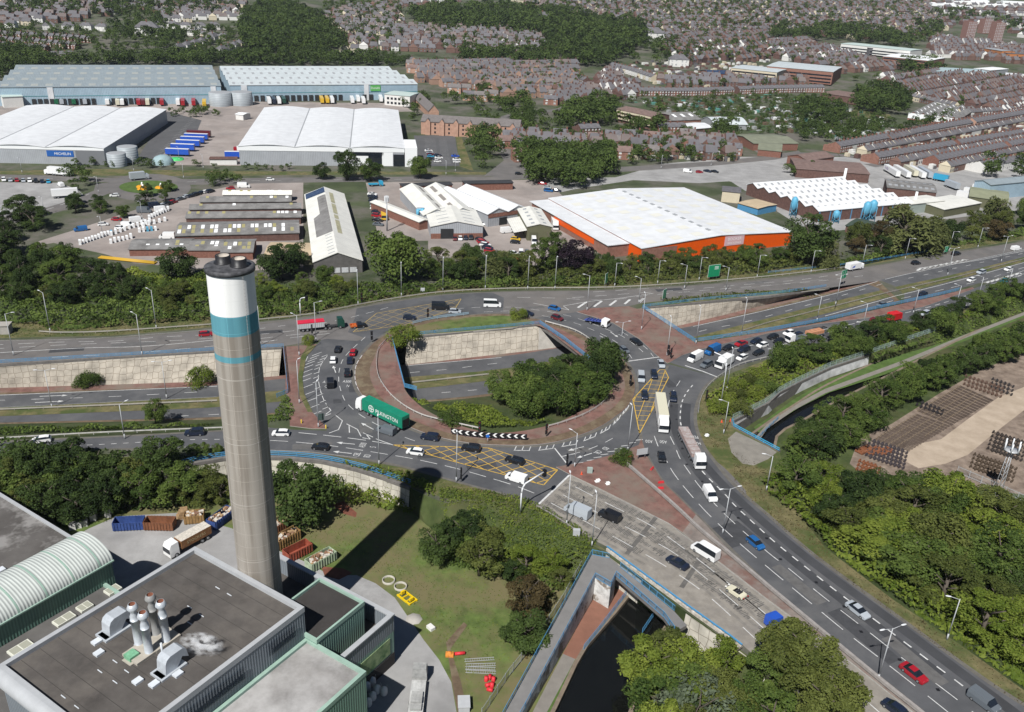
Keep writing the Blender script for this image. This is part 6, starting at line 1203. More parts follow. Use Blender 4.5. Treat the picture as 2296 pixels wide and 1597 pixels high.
sheet('yard',[(1215,400),(1380,398),(1480,370),(1650,356),(1660,405),(1570,411),(1420,404),(1290,424),(1220,440)],.008,yard_grey);sheet('river',[(1880,594),(2000,571),(2062,556),(2072,563),(2000,581),(1890,603)],.03,water)
w1=shed('huge white wave-roofed warehouse with a blue sign at the left edge',(-163,324),(232,333),(376,246),8.5,1.15,3,'y',wall_grey,roof_white,arch=True)
facepart(w1,'end_panel',w1['w']-14,w1['w']+.02,0,7.2,mat('dark_clad',(.16,.165,.175),.6));facepart(w1,'eaves_band',-2,w1['w'],7.3,8.7,light_white);facepart(w1,'sign_panel',w1['w']-28,w1['w']-15,3.9,6.9,mat('sign_navy',(.02,.10,.34),.5));signtext(w1,'MICHELIN',w1['w']-20.3,5.3,1.8,sign_white)
w2=shed('white wave-roofed warehouse in the middle with a glazed corner',(535,328),(906,333),(910,248),9.8,1.15,3,'y',wall_grey,roof_white,arch=True)
facepart(w2,'eaves_band',-1,w2['w']+.2,7.6,10.0,light_white);facepart(w2,'glazing',w2['w']-32,w2['w']-11,5.6,7.6,glass);facepart(w2,'glazing',w2['w']-19,w2['w']-12,.2,5.5,glass);facepart(w2,'white_corner',w2['w']-32,w2['w']-19.2,.2,5.5,light_white);facepart(w2,'white_corner',w2['w']-11.8,w2['w']-6,.2,7.5,light_white);facepart(w2,'glazing',w2['w']-5.8,w2['w']+.1,.2,6.5,glass);b=MB();b.box(w2['w']+.4,w2['w']+7,-.6,22,0,10.3);b.build('office_corner',light_white,w2)
w3=shed('vast blue-grey warehouse with faint roof lights, far left',(-8,196),(495,193),(479,146),12.2,2.0,4,'x',wall_bluegrey,roof_bluegrey,sky=(16,[(.18,.3),(.36,.48)],0,0,2.2,mat('faint_light',(.36,.37,.34),.5)));w4=shed('vast pale blue warehouse with dark roof slots and a green sign',(515,191.5),(936,189),(858,146),11.8,2.0,4,'x',wall_bluegrey,roof_pale,sky=(22,.2,.55,0,1.0,light_grey))
for t_,xs in ((w3,[26+k*4.9 for k in range(11)]+[92+k*4.9 for k in range(5)]+[126+k*4.9 for k in range(11)]),(w4,[9+k*5.2 for k in range(17)]+[114,120])):
 for x in xs:
  if x < t_['w']-8:facepart(t_,'dock_door',x*t_['w']/(190 if t_ is w3 else 165),(x+3.4)*t_['w']/(190 if t_ is w3 else 165),0,4.4,dark_door,th=.5)
 facepart(t_,'band',0,t_['w'],6.1,6.4,mat('band_teal',(.06,.25,.27),.5));facepart(t_,'stair_panel',t_['w']*(.21 if t_ is w3 else .055),t_['w']*(.235 if t_ is w3 else .085),0,12,wall_white,th=.3);facepart(t_,'stair_panel',t_['w']*(.95 if t_ is w3 else .70),t_['w']*(.975 if t_ is w3 else .725),0,12,wall_white,th=.3)
facepart(w4,'sign_panel',w4['w']*.735,w4['w']*.79,7,11.2,mat('sign_lime',(.10,.36,.09),.5),th=.4);signtext(w4,'Dunelm',w4['w']*.7625,9.2,2.2,sign_white,y=-.5)
of=shed('white two-storey office with green eaves at the pale blue warehouse',(862,211),(919,216),(918,207),8,.3,1,'x',render_w,mat('roof_mint',(.42,.5,.47),.6),name='office_block',cat='office')
for k in range(5):facepart(of,'window',2+k*3,3.8+k*3,4.4,6,glass);facepart(of,'window',2+k*3,3.8+k*3,1.2,2.8,glass)
shed('small white office with green trim at the far left warehouse',(5,218),(50,216),(56,208),7,.3,1,'x',render_w,mat('roof_mint',(.42,.5,.47)),name='office_block',cat='office')
for (x,y,r,h,l) in ((496,236,8.0,9,'left grey water tank in front of the pale blue warehouse'),(543,235,7.6,9,'right grey water tank in front of the pale blue warehouse'),(264,372,4.6,6.5,'front grey tank at the corner of the left white warehouse'),(289,361,5.0,7.5,'rear grey tank at the corner of the left white warehouse')):
 tk=thing('storage_tank',l,'tank',W(x,y,0),0,'grey storage tanks');b=MB();b.lathe([(r,0),(r,h),(r-.2,h+.1)],32);b.build('shell',ribbed('tank_rib',(.33,.36,.38),1.2,dark=.85,axis='v'),tk);b=MB();b.lathe([(r-.2,h+.1),(0,h+.9)],32);b.build('roof',light_grey,tk)
for k,(x,y,c) in enumerate([(128,233,'green'),(140,233,'silver'),(167,233,'green'),(192,233,'silver'),(242,234,'white'),(265,235,'cream'),(275,235,'white'),(312,235,'red'),(322,235,'maroon'),(332,235,'cream'),(364,235,'red'),(400,235,'white'),(411,236,'red'),(435,236,'red'),(459,238,'yellow')]):trailer(x,y-3,x-.5,y+4,c,f'{c} trailer backed to the far left warehouse docks, {ORD[k]} from the left','trailers at the far docks',4.2)
for k,(x,y,c) in enumerate([(602,231,'white'),(613,231,'navy'),(624,231,'white'),(635,230,'dkgreen'),(720,229,'yellow'),(732,229,'yellow'),(743,229,'white'),(788,229,'white'),(801,226,'white'),(813,230,'white'),(852,226,'white')]):trailer(x,y-2,x+3,y+5,c,f'{c} trailer or van at the pale blue warehouse docks, {ORD[k]} from the left','trailers at the far docks',4.2)
shed('small white gatehouse in the pale yard before the tanks',(528,256),(545,258),(541,252),3.5,.5,1,'x',render_w,light_white,name='gatehouse',cat='hut');shed('low brown and white shed at the front of the pale yard',(470,357),(530,357),(531,352),3,.2,1,'x',render_w,brick_dark,name='site_office',cat='shed')
small('covered_heap','pale blue domed tank cover in the front of the pale yard','cover',366,367,lambda b:b.lathe([(5.5,0),(5.2,1.8),(4,3.4),(2,4.3),(0,4.6)],20),mat('pale_teal',(.25,.34,.36),.6,.1,.5));small('plastic_heap','bright green sheeting heap in the pale yard','heap',396,358,lambda b:b.lathe([(4,0),(3.4,.8),(0,1.2)],9),mat('sheet_green',(.06,.42,.12),.6,.3,1))
e1=shed('long gabled shed with half grey half white roof and solar panels at its far end',(703,588),(812,584),(681.5,437),4.6,3.4,1,'y',mat('gable_dark',(.10,.095,.09),.9,.25,.5),roof_cream,name='long_shed',cat='shed',sky=(26,.5,.9,0,.35,light_grey))
b=MB();d,wd=e1['d'],e1['w'];zr=lambda x:4.6+.22+3.4*(1-abs(x-wd/2)/(wd/2))
b.face([(.2,d*.27,zr(.2)),(wd*.49,d*.27,zr(wd*.49)),(wd*.49,d*.86,zr(wd*.49)),(wd*.28,d*.86,zr(wd*.28)),(wd*.28,d*.58,zr(wd*.28)),(.2,d*.52,zr(.2))]);b.build('old_roofing',asbestos,e1)
b=MB();b.face([(.1,d*.9,zr(.1)+.05),(wd*.49,d*.9,zr(wd*.49)+.05),(wd*.49,d*.995,zr(wd*.49)+.05),(.1,d*.995,zr(.1)+.05)]);b.build('solar_panels',mat('solar',(.03,.05,.10),.2,.3,.6),e1)
b=MB();[b.face([(wd*.6,d*f0,zr(wd*.6)+.03),(wd*.7,d*f0,zr(wd*.7)+.03),(wd*.7,d*f1,zr(wd*.7)+.03),(wd*.6,d*f1,zr(wd*.6)+.03)]) for f0,f1 in ((.27,.46),(.48,.54),(.56,.72),(.74,.92))];b.build('roof_strip',mat('strip_yellow',(.36,.34,.22),.6,.2,.5),e1)
for k in range(5):facepart(e1,'panel',1+k*2.9,3.4+k*2.9,.3,2.2,mat('panel_pale',(.45,.46,.47),.7,.15,2))
shed('tan flat-roofed annex behind trees left of the long shed',(594,570),(700,572),(697,546),3.6,.8,1,'x',olive,mat('roof_tan',(.42,.33,.22),.9,.12,.3),name='annex',cat='shed')
tinr=random.Random(5)
for k,(A,Bq,D,z,l) in enumerate([((289,559),(422,558),(421,536),3.0,'lowest brick workshop with a plain grey asbestos roof, nearest the stacked units'),((422,561),(495,561),(497,538),3.4,'brick workshop with a white and yellow patched roof beside the lowest workshop'),((496,566),(566,565),(567,537),3.4,'brick workshop end with a streaky corrugated roof'),((394,529),(670,522),(672,494),4.2,'widest brick workshop with a chequered patchwork roof'),((417,489),(674,487),(676,474),4.0,'grey workshop with scattered white roof lights behind the widest one'),((425,470),(674,467),(676,457),4.0,'grey-roofed workshop third from the back'),((449,453),(652,452),(653,441),4.0,'back grey-roofed workshop with a green stain'),((500,437),(653,437),(653,430),4.0,'narrow white-roofed workshop at the very back')]):
 t=shed(l,A,Bq,D,z*(.9 if k < 3 else .75),1.3,1,'x',brick_red if k < 3 else brick_dark,asbestos if k < 7 else roof_cream,name='workshop',cat='workshop');b=MB();b2=MB();d,wd=t['d'],t['w'];n=int(wd/1.7)
 for i in range(n):
  for j in range(2):
   if tinr.random() < (.6 if k == 3 else .4 if k in (1,2,4) else .2):x=(i+.2)*1.7;y0=d*(.1+.22*j);zz_=lambda y:z*(.9 if k < 3 else .75)+.16+1.3*(y/(d/2));(b if tinr.random() < .5 else b2).face([(x,y0,zz_(y0)),(x+1.25,y0,zz_(y0)),(x+1.25,y0+d*.19,zz_(y0+d*.19)),(x,y0+d*.19,zz_(y0+d*.19))])
 if b.f:b.build('roof_light',light_white,t)
 if b2.f:b2.build('stained_light',mat('stain_yellow',(.30,.27,.13),.6),t)
e2=shed('pale grey shed with a wide low gable and dark roller door',(966,508),(1083,507),(941,472),5.2,2.2,1,'y',wall_grey,roof_cream,name='gabled_shed',cat='shed',sky=(5,.3,.75,0,.35,light_grey));facepart(e2,'brick_base',0,e2['w'],0,2.2,brick_red);facepart(e2,'roller_door',4,9.2,0,4.2,dark_door,y=-.17)
shed('white two-ridged shed with long brown roof lights',(950,483),(1066,477),(915,424),5.0,2.6,2,'y',wall_grey,roof_cream,name='twin_shed',cat='shed',sky=(3,.35,.6,0,5,mat('brown_light',(.22,.2,.18),.6)));shed('low lean-to with red doors along the two-ridged shed',(940,498),(962,494),(903,442),3.6,.6,1,'y',brick_red,roof_cream,name='lean_to',cat='shed')
e3=shed('white twin-ridged shed with a brick front panel',(1094,481),(1183,468),(1040,424),5.6,2.2,2,'y',wall_grey,roof_white,name='twin_shed',cat='shed');facepart(e3,'brick_panel',.2,e3['w'],3.9,5.6,brick_red);facepart(e3,'roller_door',6,10,0,3.4,dark_door)
for A,Bq,D,l in (((902,418),(1014,414),(1012,408),'low dark-roofed brick range behind the white sheds'),((1042,412),(1150,410),(1149,404),'second low brick range behind the white sheds, on the right')):shed(l,A,Bq,D,3.5,.2,1,'x',brick_red,asphalt_dark,name='brick_range',cat='building')
e4=shed('olive-green clad building with a pale ribbed roof',(1183,508),(1237,508),(1148,469),6.0,1.2,1,'y',olive,roof_cream,name='olive_building',cat='building',sky=(5,.35,.65,0,1.0,light_grey));facepart(e4,'door',1,4.5,0,3.5,mat('olive_door',(.08,.08,.045),.7));facepart(e4,'window',9.5,10.5,2,3.2,glass);b=MB();b.face([(-5.5,.5,3.2),(-.05,.5,4.2),(-.05,e4['d']*.8,4.2),(-5.5,e4['d']*.8,3.2)]);b.build('canopy',roof_cream,e4)
e5=shed('very large white-roofed warehouse with bright orange walls',(1439,557),(1777,520),(1294,440),5.8,2.0,1,'y',orange,roof_white,sky=(8,[(.12,.24),(.45,.57),(.72,.84)],0,0,2.2,mat('cream_light',(.62,.61,.55),.6)))
b=MB();b.box(-9.5,-.05,9,e5['d']*.98,0,5.0);b.build('side_bay',brick_mid,e5);b=MB();b.box(-10,.3,8.6,e5['d'],5.0,5.3);b.build('side_roof',roof_white,e5);b=MB();b.box(-9.62,-9.51,20,e5['d']*.7,2.2,4.9);b.build('orange_band',orange,e5)
facepart(e5,'brick_base',0,e5['w']*.22,0,5.4,brick_mid);facepart(e5,'sign_panel',e5['w']*.53,e5['w']*.66,2.9,6.9,mat('sign_pink',(.58,.38,.4),.5));signtext(e5,'BOOKER',e5['w']*.595,5.6,1.75,sign_white);signtext(e5,'WHOLESALE',e5['w']*.595,3.9,1.2,sign_white)
b=MB();d,wd=e5['d'],e5['w'];[b.box(wd/2-1.6,wd/2-.3,d*(.08+k*.075),d*(.08+k*.075)+2.4,7.75,8.15) for k in range(12)];b.build('ridge_vents',light_grey,e5)
e6=shed('white multi-ridged factory with brick walls and blue silos in front',(1836,474),(2046,455),(1648,416),5.2,1.9,6,'x',brick_dark,roof_white,name='factory',cat='factory',sky=(14,.35,.75,0,.7,light_grey))
for x in range(8):facepart(e6,'pilaster',x*6.5+.5,x*6.5+1.0,0,5,blue_paint)
sky_blue=mat('silo_blue',(.10,.33,.48),.45,.1,1)
def silo(x,y,r,h,label):
 t=thing('silo',label,'silo',W(x,y,0),0,'blue silos at the factory');b=MB();b.lathe([(.3,h*.32),(r,h*.5),(r,h*.88),(r*.35,h),(0,h)],18);b.build('tank',sky_blue,t)
 for sx in (-1,1):
  for sy in (-1,1):b=MB();b.tube((sx*r*.8,sy*r*.8,0),(sx*r*.8,sy*r*.8,h*.7),.13,n=5);b.tube((sx*r*.8,sy*r*.8,.5),(-sx*r*.8,sy*r*.8,h*.35),.07,n=4);b.build('leg',sky_blue,t)
silo(1938,497,1.7,9.6,'left of the twin blue silos before the factory');silo(1951,495,1.8,10.0,'right of the twin blue silos before the factory');silo(1776,486,1.5,9.6,'tall blue silo at the left gable of the factory');silo(1872,500,1.5,6,'squat blue silo in the middle of the factory front')
small('factory_chimney','slim white chimney at the right end of the factory','chimney',2047,470,lambda b:b.lathe([(.7,0),(.6,9),(.4,9.1)],12),light_white);small('factory_chimney','slim white chimney behind the factory roof','chimney',1891,410,lambda b:b.lathe([(.8,0),(.7,8),(.5,8.1)],12),light_white)
for A,Bq,D,z,r,wm,rm,l in [((1786,378),(1950,391),(1880,362),5,.6,brick_dark,tile_brown,'long dark brown flat-roofed brick block beside the white trailers'),((1990,420),(2100,432),(1946,397),6,1.0,brick_dark,asbestos,'grey-roofed brick depot with dark open bays and a blue end'),((2044,458),(2118,450),(2040,442),5,.3,ribbed('pale_green_clad',(.33,.38,.35),.8),roof_cream,'pale green metal shed right of the factory'),((2118,470),(2200,455),(2120,440),4,.5,olive,roof_cream,'long olive shed with pipes on its roof'),((2174,440),(2260,452),(2210,424),5,1.2,olive,mat('roof_olive',(.22,.23,.15),.8,.1,.3),'shed with a sage green roof by the right edge'),((2222,415),(2330,405),(2225,402),8,1.4,wall_bluegrey,roof_bluegrey,'blue-grey shed at the right edge'),((1897,506),(1966,520),(1940,494),3,.3,brick_dark,mat('felt_green',(.04,.06,.045),.9,.2,.5),'dark green flat-roofed shed behind the willow'),((1620,428),(1660,432),(1648,420),5.5,.2,render_c,slate,'cream office with a flat dark roof left of the factory'),((1655,455),(1700,468),(1690,445),3.2,.3,blue_paint,mat('roof_tan',(.42,.33,.22)),'low blue shed with a tan roof left of the factory'),((1690,322),(1790,322),(1700,302),4.5,1.6,brick_red,mat('roof_sage',(.17,.18,.13),.9,.15,.3),'sage-roofed shop range below the allotments'),((1700,335),(1752,340),(1706,318),4,1.6,brick_red,mat('roof_sage',(.17,.18,.13)),'sage-roofed brick shop nearest the road junction'),((1810,360),(1870,352),(1800,345),5,2,brick_red,tile_brown,'brown-roofed club building at the road junction')]:
 shed(l,A,Bq,D,z,r,1,'x',wm,rm,name='industrial_unit',cat='shed',sky=(8,.3,.6,0,.8,light_grey) if r >= 1 and rm is asbestos else None)
for k,(x,y,x2,y2,c,l) in enumerate([(1984,383,2012,400,'white','white trailer with purple and orange lettering'),(2005,384,2036,402,'white','second white trailer from the left in the depot row'),(2028,384,2052,399,'cream','cream trailer in the depot row'),(2040,386,2070,403,'white','fourth white trailer in the depot row'),(2060,388,2085,403,'silver','pale grey trailer in the depot row'),(2092,404,2124,410,'cyan','turquoise lorry trailer at the depot'),(2120,418,2146,428,'silver','pale lorry trailer right of the turquoise one'),(2145,443,2195,455,'white','long white trailer nearest the sage roof'),(2180,428,2240,443,'white','white trailer behind the sage roof shed'),(2160,436,2215,448,'white','middle white trailer of the three by the sage roof')]):
 trailer(x,y,x2,y2,c,l,'trailers at the depot')
 if k == 0:o=[q for q in C.objects if q.get('label') == l][0];b=MB();text_mb(b,'FedEx',None,0,2.2,1,T3=lambda u,v:(5+u,-1.285,2.6+v));b.build('lettering',mat('purple',(.12,.03,.25),.5),o)
ur=random.Random(2)
for k,(x,y,n,dx,dy) in enumerate([(180,548,11,7,-2.4),(249,545,6,9,-2.2),(250,527,6,10,-3.6),(300,510,5,9,-2.5),(313,520,5,9,-1.0),(335,490,8,6,-2.6),(322,507,5,12,-3)]):
 for i in range(n):
  l=f'white wrapped unit, {ORD[i]} from the left in the {["front left", "front", "middle", "upper", "blue-topped", "back", "back left"][k]} row of the pink yard'
  small('wrapped_unit',l,'crate',x+i*dx,y+i*dy,lambda b:(b.box(-.42,.42,-.95,.95,.1,1.3+ur.random()*.5),b.box(-.46,.46,-1,1,0,.1)),sky_blue if (k == 4 and i in (2,3)) or ur.random() < .05 else light_white,0,.5,'wrapped white units in the yard')
t=thing('phone_mast','grey phone mast with white antennas beside the long shed','mast',W(868,518,0));b=MB();b.tube((0,0,0),(0,0,15),.35,.25,10);b.build('pole',lamp_grey,t)
for k in range(6):a=k*1.047;b=MB();b.box(-.15,.15,-.1,.1,12.4,14.8,T=lambda p,a=a:(p[0]+.8*math.cos(a),p[1]+.8*math.sin(a),p[2]));b.build('antenna',steel_white,t)
small('pipe_rack','stack of long yellow pipes at the edge of the scrub','pipes',285,586,lambda b:[b.tube((-11,k*.5,.4),(11,k*.5-1.2,.4),.22,n=6) for k in range(5)],mat('pipe_yellow',(.5,.3,.03),.5),0,-.1);small('blue_container','blue skip at the lower end of the pale shed yard','skip',1078,588,bx(-4,4,-1.2,1.2,0,2.0),paint(PC['navy']))
t=thing('dust_extractor','blue and silver ducting at the corner of the pale shed','machine',W(942,500,0));b=MB();b.box(-2,2,-2,2,0,3);b.tube((-1,0,3),(-1,0,6),.7);b.tube((1,0,3),(1,0,6.5),.7);b.tube((-1,0,5.8),(2,1,5.8),.45);b.build('hopper',sky_blue,t);b=MB();b.box(-1.6,2.4,.5,2.5,3,6.2);b.build('casing',silver,t)
for k,(x,y) in enumerate([(318,419),(320,424),(360,421)]):small('flower_bed',['upper left','lower left','right'][k]+' orange flower bed with a white figure on the grass roundabout','flower bed',x,y,lambda b:(b.lathe([(2.6,0),(2.2,.5),(0,.6)],9),b.tube((0,0,.5),(.3,0,2.2),.5,.3,7,1)),[mat('marigold',(.55,.25,.01),.8,.3,1.5),light_white],.13)
# == HOUSES
def house_meshes(w_,d_,ez,rz_,hip=False,front_gable=False,rear=False,bays=True):
 """returns wall, roof, chimney, window mesh data, base at the middle of the plot; the front faces -y"""
 b=MB();x0,x1,y0,y1=-w_/2,w_/2,-d_/2,d_/2
 for a,c in (((x0,y0),(x1,y0)),((x1,y0),(x1,y1)),((x1,y1),(x0,y1)),((x0,y1),(x0,y0))):b.face([(*a,0),(*c,0),(*c,ez),(*a,ez)])
 r=MB();e=.3;h=rz_;dr=(rz_-ez)*e/(d_/2)
 if hip:
  k=w_*.28;r.face([(x0-e,y0-e,ez-dr),(x1+e,y0-e,ez-dr),(x1-k,0,h),(x0+k,0,h)]);r.face([(x1+e,y1+e,ez-dr),(x0-e,y1+e,ez-dr),(x0+k,0,h),(x1-k,0,h)]);r.face([(x1+e,y0-e,ez-dr),(x1+e,y1+e,ez-dr),(x1-k,0,h)]);r.face([(x0-e,y1+e,ez-dr),(x0-e,y0-e,ez-dr),(x0+k,0,h)])
 else:
  r.face([(x0-.05,y0-e,ez-dr),(x1+.05,y0-e,ez-dr),(x1+.05,0,h),(x0-.05,0,h)]);r.face([(x1+.05,y1+e,ez-dr),(x0-.05,y1+e,ez-dr),(x0-.05,0,h),(x1+.05,0,h)])
  for x,s in ((x0,-1),(x1,1)):q=[(x,y0,ez),(x,y1,ez),(x,0,h-.12)];b.face(q if s > 0 else q[::-1])
 if front_gable:
  g=w_*.26;gz=ez+(rz_-ez)*.85;gx=-w_*.2;gy=y0-.5
  b.face([(gx-g,gy,0),(gx+g,gy,0),(gx+g,gy,ez),(gx,gy,gz),(gx-g,gy,ez)]);b.face([(gx+g,gy,0),(gx+g,y0,0),(gx+g,y0,ez),(gx+g,gy,ez)]);b.face([(gx-g,y0,0),(gx-g,gy,0),(gx-g,gy,ez),(gx-g,y0,ez)])
  r.face([(gx-g-.25,gy-.3,ez-.2),(gx,gy-.3,gz+.1),(gx,y0+d_*.4,gz+.1),(gx-g-.25,y0,ez-.2)][::-1]);r.face([(gx+g+.25,gy-.3,ez-.2),(gx+g+.25,y0,ez-.2),(gx,y0+d_*.4,gz+.1),(gx,gy-.3,gz+.1)][::-1])
 if rear:b.box(x0+.1,x0+w_*.5,y1+.01,y1+4,0,4.2);r.face([(x0,y1+4.2,4.2),(x0,y1-.2,4.2),(x0+w_*.52,y1-.2,3.4),(x0+w_*.52,y1+4.2,3.4)][::-1])
 c=MB();cx=x1-.5 if not hip else 0
 c.box(cx-.35,cx+.35,-.5,.5,h-1.0,h+1.1)
 v=MB();yq=y0-.04
 for fx in ((-.28,.28) if w_ < 9 else (-.36,-.16,.16,.36)):
  for z in (.7,3.2):
   if front_gable and fx < 0 and w_ < 9:v.box(fx*w_-.6,fx*w_+.6,y0-.56,y0-.46,z,z+1.3)
   else:v.box(fx*w_-.6,fx*w_+.6,yq,y0+.05,z,z+1.5)
  v.box(fx*w_*.9-.45,fx*w_*.9+.45,y1-.05,y1+.05,3.2,4.3) if not rear else None
 out=[]
 for n_,m_,q in (('wall',brick_mid,b),('roof',slate,r),('chimney',brick_mid,c),('window',mat('window_pale_mix',(.14,.145,.15),.3,.6,.9,col2=(.55,.55,.54)),v)):
  o=q.build(n_,m_);out.append((n_,o.data));bpy.data.objects.remove(o)
 return out
HM={'terrace':house_meshes(5.2,8.2,5.2,7.8,rear=True),'semi':house_meshes(13.5,8,5.2,8.2,hip=True),'detached':house_meshes(8.5,7.5,4.9,7.6,front_gable=True),'plain':house_meshes(7.5,7.5,4.9,7.4),'bungalow':house_meshes(11,9,3.6,6.6,hip=True)}
HN={'terrace':'terraced_house','semi':'semi_detached_house','detached':'detached_house','plain':'town_house','bungalow':'bungalow'};NH=[0]
def house(kind,x,y,rz,label,group,wall=brick_mid,roof=slate,wpx=True,sc=1.0):
 p=W(x,y,0) if wpx else (x,y,TH(y));t=thing(HN[kind],label,'house',p,rz,group);t.scale=sc if isinstance(sc,tuple) else (sc,sc,sc);NH[0] += 1
 for n_,me in HM[kind]:
  o=bpy.data.objects.new(n_,me);C.objects.link(o);o.parent=t
  if n_ in ('wall','roof','chimney'):o.material_slots[0].link='OBJECT';o.material_slots[0].material=wall if n_ == 'wall' else roof if n_ == 'roof' else brick_red
def row(pts,kind,what,walls,roof=slate,step=None,flip=False):
 P=[W2(p) for p in pts];P=smooth(P,4) if len(P) > 2 else P;st=step or {'terrace':5.25,'semi':15.5,'detached':10,'plain':8.2,'bungalow':14}[kind];rr=random.Random(int(pts[0][0]*7+pts[0][1]))
 for k,(x,y,a) in enumerate(along(P,st)[:60]):
  if kind == 'terrace' and k % 19 == 18:continue
  house(kind,x,y,a+(math.pi if flip else 0),f'{ORD[k]} house from the left {what}','houses '+what,rr.choice(walls),roof,False,(1,1,.88) if kind == 'terrace' else 1.0)
BR=[brick_mid,brick_mid,brick_red,brick_red,render_w]
row([(1874,341),(2017,314),(2122,294),(2259,270),(2330,258)],'terrace','in the long slate terrace just below the white saw-roofed works',[brick_mid,brick_pale,brick_mid,render_w]);row([(1960,366),(2134,336),(2296,308),(2330,302)],'terrace','in the second long terrace at the right edge',BR);row([(2092,372),(2280,333),(2330,323)],'terrace','in the third terrace at the right edge',[brick_mid,brick_pale,brick_red]);row([(2195,386),(2296,368),(2330,361)],'terrace','in the white-walled terrace nearest the depot',[render_w])
row([(1435,214),(1560,214),(1722,208),(1850,206)],'terrace','in the brick terrace facing the allotments',[brick_red,brick_mid,brick_dark]);row([(1375,156),(1420,168),(1468,184)],'terrace','in the white slanting terrace left of the playing field',[render_w,render_c,render_w]);row([(1228,163),(1270,174),(1318,192)],'terrace','in the slanting brick terrace beside the tan estate',[brick_red,brick_dark])
row([(1302,301),(1345,299)],'terrace','in the short old brick terrace before the purple trees',[brick_dark]);row([(1478,297),(1535,297)],'terrace','in the short bay-fronted terrace before the gabled depot',[brick_red])
EST=[(200,1290,'plain',0),(430,1265,'plain',0),(475,1325,'plain',.7),(560,1350,'plain',-.7),(50,1290,'plain',.5),(80,1350,'plain',.6),(740,1300,'plain',0),(900,1280,'detached',0),(930,1325,'plain',0),(1070,1275,'detached',0),(1240,1290,'detached',0),(1350,1300,'detached',.3),(1565,1265,'detached',0),(1740,1320,'detached',-.2),(1880,1310,'plain',.5),(1430,1320,'plain',.7),(1520,1345,'plain',.7),(1600,1370,'plain',.7),(1685,1415,'plain',.5),(550,1435,'detached',0),(700,1400,'plain',0),(340,1420,'plain',.3),(75,1450,'plain',.3),(1000,1430,'plain',0),(1230,1420,'detached',0),(1340,1385,'detached',0),(1980,1395,'plain',0),(-60,1330,'plain',.3),(-20,1280,'plain',0)]
for k,(x,y,kd,a) in enumerate(sorted(EST)):house(kd,1148+x/4,y/4-2,a,f'{ORD[k]} from the left of the red-brick houses behind the round trees','red-brick estate houses',brick_mid,[tile_brown,slate,tile_grey][k % 3],True,(1.25,1.1,1.0))
TAN=[(1400,600,0),(1410,645,0),(1500,655,0),(1540,700,.6),(1590,720,.6),(1660,600,0),(1745,600,0),(1830,605,0),(1740,665,.4),(1795,700,.5),(1850,735,.6),(1960,630,0),(2050,690,.5),(2120,715,.5),(2180,745,.5),(2080,600,.4),(2220,655,.6),(1710,770,.5),(1780,825,0),(1870,825,0),(1990,790,0),(2090,790,0),(2230,775,0),(1920,890,0),(2020,895,0),(2110,880,0),(2330,700,.5),(2370,775,0),(2470,745,.4),(2560,715,.5),(2620,775,.3),(2710,765,0),(2820,770,.4),(2490,830,0),(2590,840,0),(2860,835,0),(2680,880,0),(2640,930,0),(1570,640,.5),(2400,640,.3)]
for k,(x,y,a) in enumerate(sorted(TAN)):house('plain',574+x/4,y/4+2,a,f'{ORD[k]} from the left of the tan houses right of the pale blue warehouse','tan brick estate houses',[brick_pale,brick_pale,brick_mid][k % 3],[tile_grey,tile_brown,tile_grey,slate][k % 4],True,(1.5,1.15,1.0))
row([(0,84),(100,89),(207,96)],'terrace','in the top slate terrace at the far left',[brick_mid,brick_red],step=7);row([(0,97),(90,103),(180,111)],'terrace','in the middle slate terrace at the far left',[brick_mid,brick_red],step=7);row([(0,109),(105,117)],'terrace','in the lower slate terrace at the far left',[brick_mid],step=7);row([(85,133),(178,131)],'terrace','in the slate terrace just above the far left warehouse',[brick_mid,brick_dark],step=7)
row([(112,67),(185,67),(262,72)],'semi','in the row of white semis at the far left',[render_w],step=19);row([(362,62),(420,66),(500,66)],'semi','in the row of white hillside semis left of the wood',[render_w]);row([(402,116),(430,109),(460,100),(480,92)],'semi','of the grey-roofed houses above the far left warehouse',[render_c,render_w]);row([(498,121),(522,113),(545,104)],'semi','of the pale houses at the edge of the wood',[render_w,render_c]);row([(435,80),(470,85),(520,90)],'bungalow','of the hillside bungalows left of the wood',[render_w,render_c])
t=house('semi',332,80,.2,'big white three-storey house among trees at the far left','large white houses',render_w,slate,True,1.8);house('semi',1215,50,.4,'white villa standing inside the hilltop wood','large white houses',render_w,slate,True,1.7);house('semi',1462,92,.1,'long white gabled school above the slanting terraces','large white houses',render_w,slate,True,2.0);house('semi',1520,149,0,'large white house behind the playing field','large white houses',render_w,slate,True,1.5)
fl=shed('long tan brick apartment block with gabled bays behind the car park',(944,272),(1165,285),(952,262),8.2,3.0,1,'x',brick_pale,tile_grey,name='apartment_block',cat='flats')
for k in range(7):x=(k+.5)*fl['w']/7;b=MB();b.box(x-1.6,x+1.6,-1.2,-.02,0,8.2);b.face([(x-1.6,-1.2,8.2),(x+1.6,-1.2,8.2),(x,-1.2,10.2)]);b.face([(x-1.8,-1.4,8.1),(x,-1.4,10.4),(x,3.2,10.4),(x-1.8,.3,8.1)][::-1],1);b.face([(x+1.8,-1.4,8.1),(x+1.8,.3,8.1),(x,3.2,10.4),(x,-1.4,10.4)][::-1],1);b.build('bay',[brick_pale,tile_grey],fl)
for i in range(14):
 for z in (1.2,3.8,6.2):facepart(fl,'window',(i+.5)*fl['w']/14+1.8,(i+.5)*fl['w']/14+2.8,z,z+1.2,glass) if i % 2 else None
ba=shed('three-storey block with white balconies left of the allotments',(1384,245),(1462,262),(1392,235),9,1.5,1,'x',brick_dark,tile_brown,name='apartment_block',cat='flats');[facepart(ba,'balcony',.5,ba['w']-.5,z,z+1.0,render_c,y=-.1,th=1.0) for z in (2.6,5.2,7.6)]
